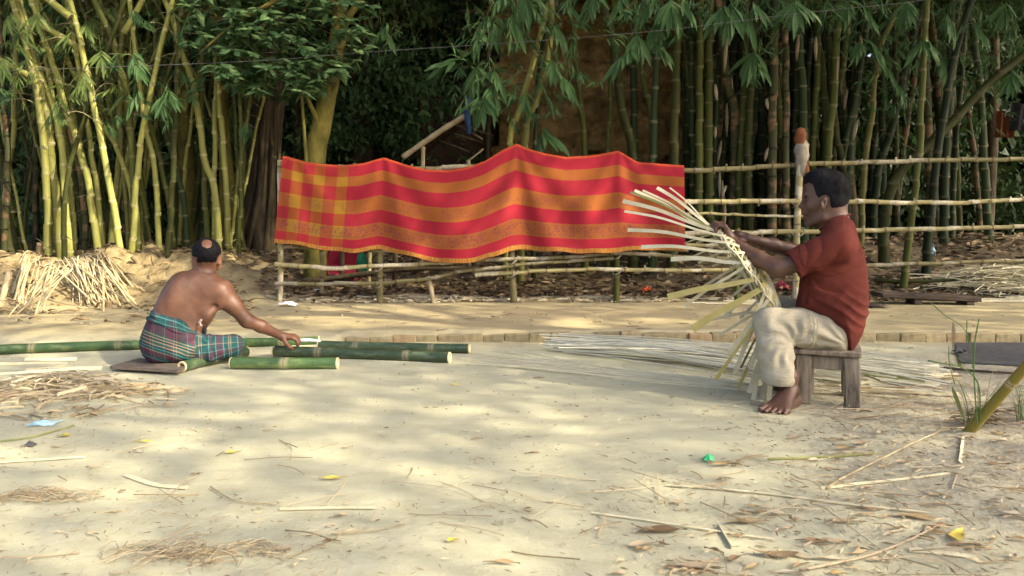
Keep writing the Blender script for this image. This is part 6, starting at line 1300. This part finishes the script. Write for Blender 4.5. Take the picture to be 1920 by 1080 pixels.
# fan of pale sticks leaning on the sunlit mound
def lean_stick(u0, v0, u1, v1, r, label, group, mat='stick', bulge=.0):
    a = G(u0, v0); D1 = min(a[1]+U(.2, .65), 8.6); b = W(u1, v1, D1); zb = float(gz(b[0], b[1]))+.04; b[2] = max(b[2], zb); 
    c = (a+b)/2; c[2] = max(c[2], float(gz(c[0], c[1]))+.03)+bulge; P = smooth_path([a, c, b], 7)-a; mb = MB(); tube(mb, P, np.linspace(r, r*.85, 7), 6); tag(mb.build('stick', M[mat], None, loc=a), label, 'stick', group)
for k in range(100):
    f = U(0, 1); u1 = 135+RND.gauss(0, 22)+40*f; v1 = U(478, 512); u0 = 145+f*95+U(-10, 10)+(U(0, 30) if f > .8 else 0); v0 = 568-U(0, 14)-(max(0, f-.8)*60)
    lean_stick(u0, v0, u1, v1, U(.005, .011), 'pale split stick in the fan leaning on the sunlit mound', 'fan of sticks on the mound')
for k in range(26): lean_stick(20+U(0, 24), 560+U(0, 14), 48+U(-6, 10), U(476, 500), U(.008, .015), 'pale stick in the tall narrow bundle at the left of the mound', 'narrow stick bundle')
for k in range(44):
    u0, v0 = U(0, 80), U(500, 540); lean_stick(60+U(-50, 20), U(520, 545), U(60, 140), U(490, 512), U(.005, .010), 'pale stick slanting across the left part of the mound', 'slanting sticks on the mound')
for (u0, v0, u1, v1) in ((-10, 530, 22, 500), (0, 548, 16, 512)): lean_stick(u0, v0, u1, v1, .03, 'broad pale slab of split bamboo leaning at the left edge', 'slabs at the left edge')
def heap(name, label, cat, c, rx, ry, h, n, lr, wr, mat, seed, curl=.0, kind='stuff', wide=.0):
    """messy heap of short split pieces"""
    mb = MB(); rg = random.Random(seed)
    for k in range(n):
        q = rg.random()**.6; a = rg.uniform(0, 2*PI); x, y = c[0]+rx*q*math.cos(a), c[1]+ry*q*math.sin(a); L = rg.uniform(*lr); t = rg.gauss(0, .9) if rg.random() < .7 else rg.uniform(0, PI)
        hz_ = float(gz(x, y))+h*(1-q*q)*rg.random()+.006; d = np.array([math.cos(t), math.sin(t)*.8, rg.uniform(-.12, .12)]); p = np.array([x, y, hz_]); cu = rg.uniform(-curl, curl)
        P = smooth_path([p-d*L/2, p+np.array([0, 0, abs(cu)*.5])+np.array([d[1], -d[0], 0])*cu, p+d*L/2], 6); P[:, 2] = np.maximum(P[:, 2], gz(P[:, 0], P[:, 1])+.004); ribbon(mb, P-c, rg.uniform(*wr), (rg.uniform(-1, 1), rg.uniform(-1, 1), rg.uniform(0, 1)), .0015)
    return tag(mb.build(name, M[mat] if isinstance(mat, str) else mat, None, loc=c), label, cat if kind != 'stuff' else None, kind=kind)
heap('shavings_heap', 'heap of pale shavings and splinters at the left edge', 'heap', G(108, 733), .35, .22, .08, 360, (.05, .30), (.003, .011), 'shaving', 3, .05)
heap('splinter_litter', 'scattered brown splinters under the heap at the left edge', 'x', G(60, 752), .75, .40, .02, 260, (.04, .25), (.004, .014), 'leaf_dry', 4, .03)
heap('splinter_pile', 'tangled pile of thin pale offcuts at the foot of the bank at the right edge', 'x', W(1905, 540, 7.9)*[1, 1, 0]+[0, 0, float(gz(5.3, 7.9))], .9, .3, .26, 420, (.2, .9), (.005, .012), 'strip', 5, .10)
heap('shavings', 'sunlit shavings under the lowest rail below the cloth', 'x', np.array([-.95, 7.5, .09]), 1.0, .22, .05, 620, (.03, .16), (.008, .022), 'shaving', 6, .02)
heap('shavings', 'pale chips along the foot of the fence right of the middle post', 'x', np.array([.75, 7.45, .09]), 1.1, .17, .04, 480, (.04, .2), (.006, .02), 'shaving', 7, .02)
heap('shavings', 'pale chips near the leftmost post', 'x', np.array([-2.0, 7.45, .09]), .5, .14, .04, 200, (.03, .12), (.006, .018), 'shaving', 8, .02)
for k in range(7):
    u, v = [(120, 702), (95, 690), (135, 760), (98, 700), (60, 715), (40, 705), (160, 725)][k]; an = [.12, .02, 1.35, 1.5, .4, .05, .8][k]; L = [.40, .3, .17, .17, .3, .5, .3][k]; p = G(u, v); d = np.array([math.cos(an), math.sin(an), 0])*L/2
    strip_thing([p-d, p+d], [.03, .022, .014, .012, .012, .014, .012][k], .03+.02*(k % 3), 'broad whitish bamboo piece lying on the heap at the left edge', 'broad pieces on the left heap', 'strip', wob=0, th=.006)
# brown litter on the bank behind the fence
def litter(n, gen, size, mat, name, label, asp=.4, lift=.012):
    P = gen(n); P = np.column_stack([P, gz(P[:, 0], P[:, 1])+NR.random(len(P))*lift+.004]); V, f = leaf_quads(P, size, asp, flat=.86); V[:, 2] = np.maximum(V[:, 2], gz(V[:, 0], V[:, 1])+.001)
    me = mesh_np(V, f, smooth=False); me.materials.append(M[mat]); tag(link(name, me), label, kind='stuff')
def reg(x0, x1, y0, y1, dens=None):
    def g(n):
        P = np.column_stack([NR.uniform(x0, x1, n), NR.uniform(y0, y1, n)])
        if dens is not None: P = P[NR.random(n) < dens(P[:, 0], P[:, 1])]
        return P
    return g
litter(8000, reg(-2.6, 6.5, 7.5, 10.8), .10, 'litter', 'leaf_litter', 'brown dry leaf litter covering the bank behind the fence', .3, .05)
litter(3400, reg(-2.6, 6.5, 7.42, 8.2), .08, 'litter', 'leaf_litter', 'finer brown litter just behind the fence', .35, .03)
litter(1600, reg(-7, -2.4, 7.9, 10.5), .12, 'litter', 'leaf_litter', 'dry litter among the feet of the left bamboo', .3, .04)
litter(1300, reg(-4.5, 5.2, 5.6, 7.4, lambda x, y: np.clip(fbm(x*1.2, y*2)+.25, 0, 1)), .04, 'leaf_dry', 'path_litter', 'sparse small leaves and chips on the raised path', .3)
wd2 = lambda x, y: np.clip(sstep(.55, 1.6, x+.45*(3.0-y)+.5*fbm(x*2, y*2))*sstep(3.9, 3.2, y)+.05, 0, 1)
litter(9000, reg(-.6, 3.6, 1.5, 4.3, wd2), .03, 'leaf_dry', 'crumbled_litter', 'crumbled dry litter on the loose soil at right front', .16, .012)
litter(5000, reg(-.6, 3.6, 1.5, 4.3, wd2), .022, 'crumb', 'crumbled_litter', 'darker crumbs in the loose soil at right front', .16, .008)
wd3 = lambda x, y: np.clip(fbm(x*1.6+5, y*1.6+2)*2.2+.12+.5*(y < 2.3), .03, .8)
litter(5200, reg(-3.2, .6, 1.5, 3.4, wd3), .024, 'leaf_dry', 'crumbled_litter', 'fine dry crumbs over the left foreground', .14, .006)
litter(1800, reg(-3.2, .6, 1.5, 3.6, wd3), .016, 'crumb', 'crumbled_litter', 'fine darker crumbs over the left foreground', .2, .004)
litter(700, reg(-3.5, 3, 3.0, 5.4), .011, 'crumb', 'specks', 'tiny dark specks on the swept middle of the yard', .4, .003)
heap('grass_tuft', 'flattened patch of dry grass in the left foreground', 'x', G(360, 1040), .24, .07, .003, 120, (.04, .14), (.0010, .0022), 'leaf_dry', 21, .03)
heap('grass_tuft', 'small flattened patch of dry grass near the left edge', 'x', G(75, 935), .18, .05, .006, 90, (.04, .12), (.0010, .0022), 'leaf_dry', 22, .03)
# grass stems strewn as fine sticks
for (c_, n_, lb, sd) in ((G(1500, 960), 130, 'thin straws strewn over the right foreground', 31), (G(300, 930), 40, 'thin straws strewn over the left foreground', 32), (G(1700, 760), 160, 'thin straws strewn right of the stool', 33)):
    heap('straw', lb, 'x', c_, 1.0 if sd != 33 else .9, .55, .012, n_, (.04, .26), (.0015, .004), 'leaf_dry', sd, .012)
# single dry leaves
def dry_leaf(c, L, w, ang, curl, mat, label, group, name='dry_leaf', cat='dry leaf', up=.004):
    nu_, nv_ = 14, 5; s, t = np.meshgrid(np.linspace(-1, 1, nv_), np.linspace(0, 1, nu_)); ww = w/2*np.sin(np.clip(t*1.05+.02, 0, 1)*PI)**.7
    x = (t-.5)*L; y = s*ww+.12*L*np.sin(t*PI)*math.sin(curl*3); z = up*(abs(s)**1.5)*np.sin(t*PI)+curl*L*.22*(t-.5)**2*2+.004+.0025*np.sin(t*7+curl*9)*s
    V = np.stack([x, y, z], -1).reshape(-1, 3)@rotz(ang).T; i = np.arange(nu_-1)[:, None]*nv_+np.arange(nv_-1)[None]
    mb = MB(); mb.add(V, np.stack([i, i+1, i+nv_+1, i+nv_], -1).reshape(-1, 4)); return tag(mb.build(name, mat, None, loc=c), label, cat, group)
n_ = N('dry_leaf_single'); r_ = n_.n('ObjectInfo').outputs['Random']; cc = n_.ramp(r_, [(0, (.20, .13, .07)), (.3, (.36, .26, .15)), (.6, (.50, .41, .28)), (.8, (.42, .30, .13)), (1, (.58, .52, .40))])
o_ = n_.coord(); M['leaf1'] = n_.bsdf(n_.mix(n_.noise(n_.mapv(o_, (3, 14, 1)), 14, 4), cc, n_.n('VectorMath', {0: cc, 'Scale': .6}, operation='SCALE').outputs[0]), .75, n_.bump(n_.noise(n_.mapv(o_, (2, 30, 1)), 20, 3), .5, .003), .15, .12)
named = [(1365, 876, .20, .035, .1, .9, 'curled brown leaf beside the green wrapper'), (1450, 1045, .21, .05, 2.9, 1.3, 'broad curled yellow brown leaf near the bottom edge right of centre'), (1210, 1028, .19, .035, .25, .8, 'brown leaf with an upturned stem at the bottom centre'),
 (1590, 845, .17, .03, .1, .9, 'long arched tan leaf below the stool'), (1620, 835, .14, .045, .5, .7, 'folded tan leaf under the stool\'s right side'), (1400, 985, .22, .05, .05, .5, 'broad greyish leaf in the right foreground'), (1585, 985, .20, .03, -.1, .7, 'dark edged leaf in the right foreground'),
 (1800, 1010, .17, .06, .9, 1.0, 'yellow tan leaf at the lower right'), (1560, 1022, .14, .02, -.3, .6, 'narrow dark leaf in the right foreground'), (1240, 1002, .24, .06, .08, .5, 'broad pale leaf left of the right foreground litter'), (1700, 870, .10, .03, .3, .8, 'small rust brown leaf below the yellow pole'),
 (1300, 1070, .22, .04, -.1, .5, 'large pale leaf cut by the bottom edge'), (1720, 975, .2, .06, -.35, .4, 'grey split sheath lying in the loose soil'), (625, 902, .17, .03, .1, .7, 'yellow green fallen leaf in the left foreground'), (435, 852, .10, .028, .3, .7, 'small yellow leaf left of centre'), (245, 732, .10, .05, .1, .9, 'bright yellow leaf right of the left heap'),
 (265, 832, .15, .022, .05, .4, 'long pale yellow leaf on the sunlit ground'), (120, 820, .09, .05, .2, .5, 'yellow leaf below the blue packet'), (855, 724, .10, .022, .4, .6, 'small curled yellow leaf in front of the long pole'), (850, 1018, .06, .03, .2, .9, 'tiny bright yellow leaf near the bottom centre'), (1010, 711, .11, .02, .1, .5, 'small brown leaf with a long stalk in front of the strips'), (895, 826, .08, .02, .1, .7, 'small brown leaf alone in mid yard'), (940, 1062, .16, .02, -.1, .5, 'thin brown leaf at the bottom edge'), (1120, 605, .12, .03, .2, .7, 'brown leaf on the kerb top')]
yl = m_simple('yellow_leaf', (.50, .40, .06), (.62, .52, .14), 12, .7, .3, trans=.15)
for (u, v, L, w, a, cu, lb) in named: dry_leaf(G(u, v, .002), L*.58, w*.62, a, cu*.8, yl if 'yellow' in lb and 'brown' not in lb else M['leaf1'], lb, None)
for k in range(120):
    u, v = U(1050, 1920), U(820, 1080)
    if u < 1050+(1080-v)*1.6: continue
    dry_leaf(G(u, v, .002), U(.03, .10), U(.006, .016), U(-.7, .7)+(PI if k % 2 else 0), U(-.6, .8), M['leaf1'], 'dry bamboo leaf in the right foreground litter, '+('near the bottom edge' if v > 1000 else 'below the weaver' if u < 1650 and v < 920 else 'below the slanting pole' if v < 920 else 'under the long pale strip' if u < 1500 else 'near the right edge' if u > 1750 else 'in the thick of the strewn straw'), 'dry leaves in the right foreground')
for k in range(20):
    u, v = U(0, 1000), U(800, 1080); dry_leaf(G(u, v, .002), U(.02, .06), U(.004, .011), U(-.6, .6)+(PI if k % 2 else 0), U(-.5, .9), M['leaf1'], 'small dry leaf scattered over the left foreground, '+('at the bottom' if v > 980 else 'left of the white strip' if u < 500 else 'right of the white strip'), 'dry leaves in the left foreground')
for k in range(30): u, v = U(1560, 1920), U(650, 830); dry_leaf(G(u, v, .002), U(.05, .12), U(.008, .02), U(-.6, .6), U(-.5, .9), M['leaf1'], 'dry leaf on the rough ground right of the stool', 'dry leaves right of the stool')
for k in range(26): u, v = U(20, 1400), U(580, 625); dry_leaf(G(u, v, .002), U(.06, .13), U(.012, .03), U(-.4, .4), U(-.5, .9), M['leaf1'], 'small dry leaf on the raised path', 'dry leaves on the path')
# single sticks and strips of the foreground
fs_ = [([(1250, 913), (1420, 927), (1600, 950), (1740, 965)], .008, 'strip', 'long pale split strip across the right foreground'), ([(1540, 919), (1660, 905), (1780, 890)], .010, 'strip', 'pale strip slanting up to the right in the foreground'),
 ([(1705, 1035), (1780, 1042), (1832, 1050)], .016, 'strip', 'broad white strip at the lower right corner'), ([(1110, 965), (1250, 985), (1450, 1015)], .006, 'strip', 'thin pale strip in the litter right of centre'), ([(1345, 985), (1372, 1030)], .012, 'strip', 'short pale strip pointing towards the viewer'),
 ([(525, 958), (620, 956), (705, 956)], .011, 'strip', 'flat white strip in the left foreground'), ([(395, 917), (440, 942), (520, 950)], .005, 'stick', 'bent twig touching the white strip'), ([(0, 870), (60, 866), (160, 860)], .008, 'strip', 'pale strip at the left edge of the yard'), ([(235, 893), (290, 912), (350, 918)], .016, 'strip', 'arched whitish peel on the sunlit ground'),
 ([(1500, 1075), (1620, 1050), (1700, 1020), (1760, 990)], .007, 'leaf1', 'crooked brown twig at the bottom right'), ([(1800, 870), (1803, 845), (1806, 822)], .012, 'strip', 'short pale strip below the yellow pole'), ([(1440, 864), (1540, 860), (1640, 852)], .010, 'strip_g', 'greenish strip behind the curled leaves'), ([(1660, 688), (1700, 700), (1760, 694), (1830, 700), (1900, 704)], .020, 'plank_dark', 'dark wavy stick lying right of the strip ends'), ([(1650, 690), (1680, 698), (1710, 704)], .016, 'plank_dark', 'short dark wavy stick nearest the stool'),
 ([(1550, 920), (1600, 890), (1760, 812), (1810, 805)], .007, 'stick', 'long thin tan stalk lying towards the foot of the yellow pole'), ([(0, 830), (60, 822), (140, 800)], .007, 'strip_g', 'greenish stalk at the left edge'), ([(620, 1006), (700, 1000), (760, 985)], .004, 'stick', 'thin straw in the left foreground'), ([(40, 596), (130, 592), (260, 590)], .008, 'stick', 'thin stick on the path before the mound')]
for (pts, w, mt, lb) in fs_:
    Pp = flat_path([G(u, v) for u, v in pts], 16, .006); b = Pp[0].copy(); mb = MB()
    if mt in ('stick', 'leaf1', 'plank_dark'): tube(mb, Pp-b+[0, 0, w*.35], np.linspace(w*.55, w*.35, 16), 7)
    else: ribbon(mb, Pp-b, np.linspace(w, w*.85, 16), (0, 1, .35), .003)
    tag(mb.build('loose_stick' if mt in ('stick', 'leaf1', 'plank_dark') else 'bamboo_strip', M[mt], None, loc=b), lb, 'stick' if mt in ('stick', 'leaf1', 'plank_dark') else 'bamboo strip')
# wrappers and rags
def crumple(c, sx, sy, h, mat, name, label, cat, seed=0, rot=0.0):
    s, t = np.meshgrid(np.linspace(-1, 1, 14), np.linspace(-1, 1, 14)); r = 1-.25*vn(s*2+seed, t*2+seed); z = h*(.15+.85*vn(s*2.3+seed*3, t*2.3))*np.clip(1.1-np.hypot(s, t)*.6, 0.05, 1)
    V = np.stack([s*sx*r, t*sy*r, z], -1).reshape(-1, 3)@rotz(rot).T; i = np.arange(13)[:, None]*14+np.arange(13)[None]; mb = MB(); mb.add(V, np.stack([i, i+1, i+15, i+14], -1).reshape(-1, 4)); return tag(mb.build(name, M[mat], None, loc=c, smooth=False), label, cat)
crumple(G(1328, 866), .022, .02, .045, 'green_pl', 'wrapper', 'small crumpled bright green wrapper on the swept ground', 'wrapper', 1)
crumple(G(84, 795), .062, .045, .018, 'blue', 'packet', 'flattened light blue plastic packet below the left heap', 'packet', 2)
crumple(G(592, 548), .06, .03, .05, 'white_pl', 'plastic_bag', 'small white plastic bag near the leftmost stake behind the rails', 'plastic bag', 3)
crumple(G(540, 574), .10, .06, .06, 'white_pl', 'plastic_bag', 'greyish crumpled plastic at the foot of the leftmost post', 'plastic bag', 4)
crumple(G(493, 504), .035, .03, .06, 'white_pl', 'wrapper', 'white scrap lying left of the leftmost post', 'wrapper', 5)
crumple(W(1212, 530, 8.0)*[1, 1, 0]+[0, 0, float(gz(1.44, 8.0))+.0], .07, .04, .09, 'orange_pl', 'plastic_scrap', 'orange plastic scrap below the rails right of the cloth centre', 'plastic scrap', 6)
crumple(W(1498, 540, 7.7)*[1, 1, 0]+[0, 0, .16], .10, .07, .17, 'orange_pl', 'plastic_bag', 'glowing orange plastic bag at the foot of the yellow post', 'plastic bag', 7)
crumple(W(1462, 552, 7.9)*[1, 1, 0]+[0, 0, .14], .12, .07, .12, 'red_pl', 'rag', 'dark red rag beside the glowing orange bag', 'rag', 8)
crumple(W(1748, 492, 8.6)*[1, 1, 0]+[0, 0, float(gz(4.84, 8.6))], .035, .03, .22, 'blue', 'plastic_scrap', 'blue plastic scrap hanging on the bank above the lowest right rail', 'plastic scrap', 9)
crumple(G(58, 836), .02, .02, .025, 'grey_mat', 'pebble', 'grey pebble in the left foreground', 'pebble', 10); crumple(G(672, 563), .10, .06, .10, 'black', 'plastic_bag', 'black crumpled bag beside the second post', 'plastic bag', 11)
crumple(G(500, 462)*[1, 0, 0]+[0, 9.0, float(gz(-2.95, 9.0))+.02], .12, .05, .03, 'green_cl', 'plastic_scrap', 'green plastic scrap by the fig roots', 'plastic scrap', 12)
# planks and mat at the right
pk = thing('wooden_plank', 'dark thick plank raised on two battens at the foot of the right bank', 'plank', W(1735, 566, 7.2)*[1, 1, 0]+[0, 0, .08]); pk.rotation_euler = (0, 0, -.06)
mb = MB(); bevel_box(mb, (0, 0, .075), (.92, .26, .045), euler(.0, .035, 0), b=.006, jit=.004); mb.build('board', M['plank_dark'], pk)
for x in (-.12, .36): mb = MB(); bevel_box(mb, (x, -.02, .03), (.07, .2, .05), b=.005); mb.build('batten', M['plank_dark'], pk)
crumple(W(1632, 576, 6.9)*[1, 1, 0]+[0, 0, .08], .17, .09, .05, 'plank_dark', 'bark_slab', 'rounded dark slab lying on the path behind the weaver\'s back', 'slab', 13)
ground_quad([(1800, 678), (2020, 690), (2010, 642), (1790, 642)], .012, .01, M['grey_mat'], 'mat', 'dark grey mat lying at the right edge in front of the kerb', 'mat')
crumple(G(1800, 664), .05, .04, .07, 'grey_mat', 'stone', 'dark grey stone at the corner of the mat', 'stone', 14)
ptsd = [W(1640, 545, 8.0), W(1700, 542, 7.9), W(1800, 530, 7.9), W(1930, 512, 8.2)]; ptsd = [np.array([p[0], p[1], float(gz(p[0], p[1]))+.05+.03*i]) for i, p in enumerate(ptsd)]; mb = MB(); tube(mb, smooth_path(ptsd, 24)-ptsd[0], np.linspace(.022, .014, 24), 8); tag(mb.build('bamboo_stick', M['culm_green'], None, loc=ptsd[0]), 'green stick lying on the slope of the right bank', 'stick')
for k in range(7):
    u = U(1650, 1900); p = W(u, 530, U(7.8, 8.6)); p[2] = float(gz(p[0], p[1]))+.03; q = p+np.array([U(.3, .9), U(-.1, .1), 0]); q[2] = float(gz(q[0], q[1]))+U(.03, .08); mb = MB(); tube(mb, np.array([p-p, q-p]), .010, 6); tag(mb.build('loose_stick', M['stick'], None, loc=p), 'thin stick strewn on the slope of the right bank', 'stick', 'sticks on the right bank')
# yellow pole planted at the right, with a shoot of leaves, and weeds
b = G(1808, 806); yp = thing('slanting_pole', 'yellow green bamboo pole slanting out of the ground at the right edge', 'bamboo pole', b)
mb = MB(); e = W(1990, 610, 2.75); Pp = smooth_path([np.array([-.02, .0, -.05]), (e-b)*.5+[0, 0, -.015], e-b], 20); tube(mb, Pp, np.linspace(.021, .016, 20)*(1+.07*(np.arange(20) % 7 == 3)), 14, True, 3.0); mb.build('culm', M['pole_y'], yp)
def grass(u, v, n, h, label, seed, spread=.12, tall=None):
    rg = random.Random(seed); b = G(u, v); t = thing('weed', label, 'weed', b)
    for k in range(n):
        a = rg.uniform(0, 2*PI); H_ = h*rg.uniform(.5, 1.1); o = np.array([rg.uniform(-1, 1)*spread*.35, rg.uniform(-1, 1)*spread*.25, -.01]); tp = np.array([math.cos(a)*spread*rg.uniform(.3, 1.4), math.sin(a)*spread*.6, H_]); P = smooth_path([o, o+tp*[.25, .25, .55], o+tp*[.8, .8, .95], o+tp*[1.25, 1.2, .92]], 10)
        mb = MB(); ribbon(mb, P, np.array([.8, 1, 1, 1, .95, .85, .7, .5, .3, .1])*rg.uniform(.0025, .005), (math.sin(a), -math.cos(a), .2), .0008); mb.build('blade', M['green_stem'] if k % 4 else M['leaf1'], t)
    return t
wd4 = grass(1828, 800, 13, .24, 'spindly green weed growing at the foot of the slanting pole', 1, .15)
for (pts, r) in (([(1832, 795), (1826, 700), (1828, 640), (1836, 598)], .0028), ([(1838, 790), (1834, 720), (1805, 690), (1760, 680), (1740, 676)], .003), ([(1824, 690), (1810, 620), (1770, 590), (1745, 566)], .002), ([(1812, 640), (1813, 600)], .002), ([(1790, 720), (1780, 680), (1779, 650)], .002)):
    Pp = [W(u, v, 2.98)-np.array(wd4.location) for u, v in pts]; mb = MB(); tube(mb, smooth_path(Pp, 16), r, 5); mb.build('stem', M['green_stem'], wd4)
grass(1912, 790, 14, .20, 'small tuft of green grass at the right edge', 2, .06); grass(1800, 690, 9, .10, 'small green sprig beside the wavy dark stick', 3, .07)
mb = MB(); V, Fq = bleaf(.13, .03, .02); V = V@basis((.15, 0, -1), (1, 0, .1)).T; mb.add(V, Fq); o = mb.build('dead_leaf', M['leaf1'], wd4); o.location = tuple(W(1786, 602, 2.98)-np.array(wd4.location))
for (u0, v0, s_) in ((1785, 725, 1), (1795, 728, 1)):
    mb = MB(); Pp = [W(1785, 725, 2.9)-np.array(wd4.location), W(1810, 790, 2.9)-np.array(wd4.location)]; ribbon(mb, smooth_path(Pp, 8), [.004, .014, .016, .016, .014, .012, .008, .004], (0, -.5, 1), .001); mb.build('blade', M['strip_g'], wd4); break
heap('weed_roots', 'grey dead twigs tangled round the foot of the slanting pole', 'x', G(1830, 798), .09, .06, .07, 60, (.04, .14), (.002, .004), 'litter', 41, .03)
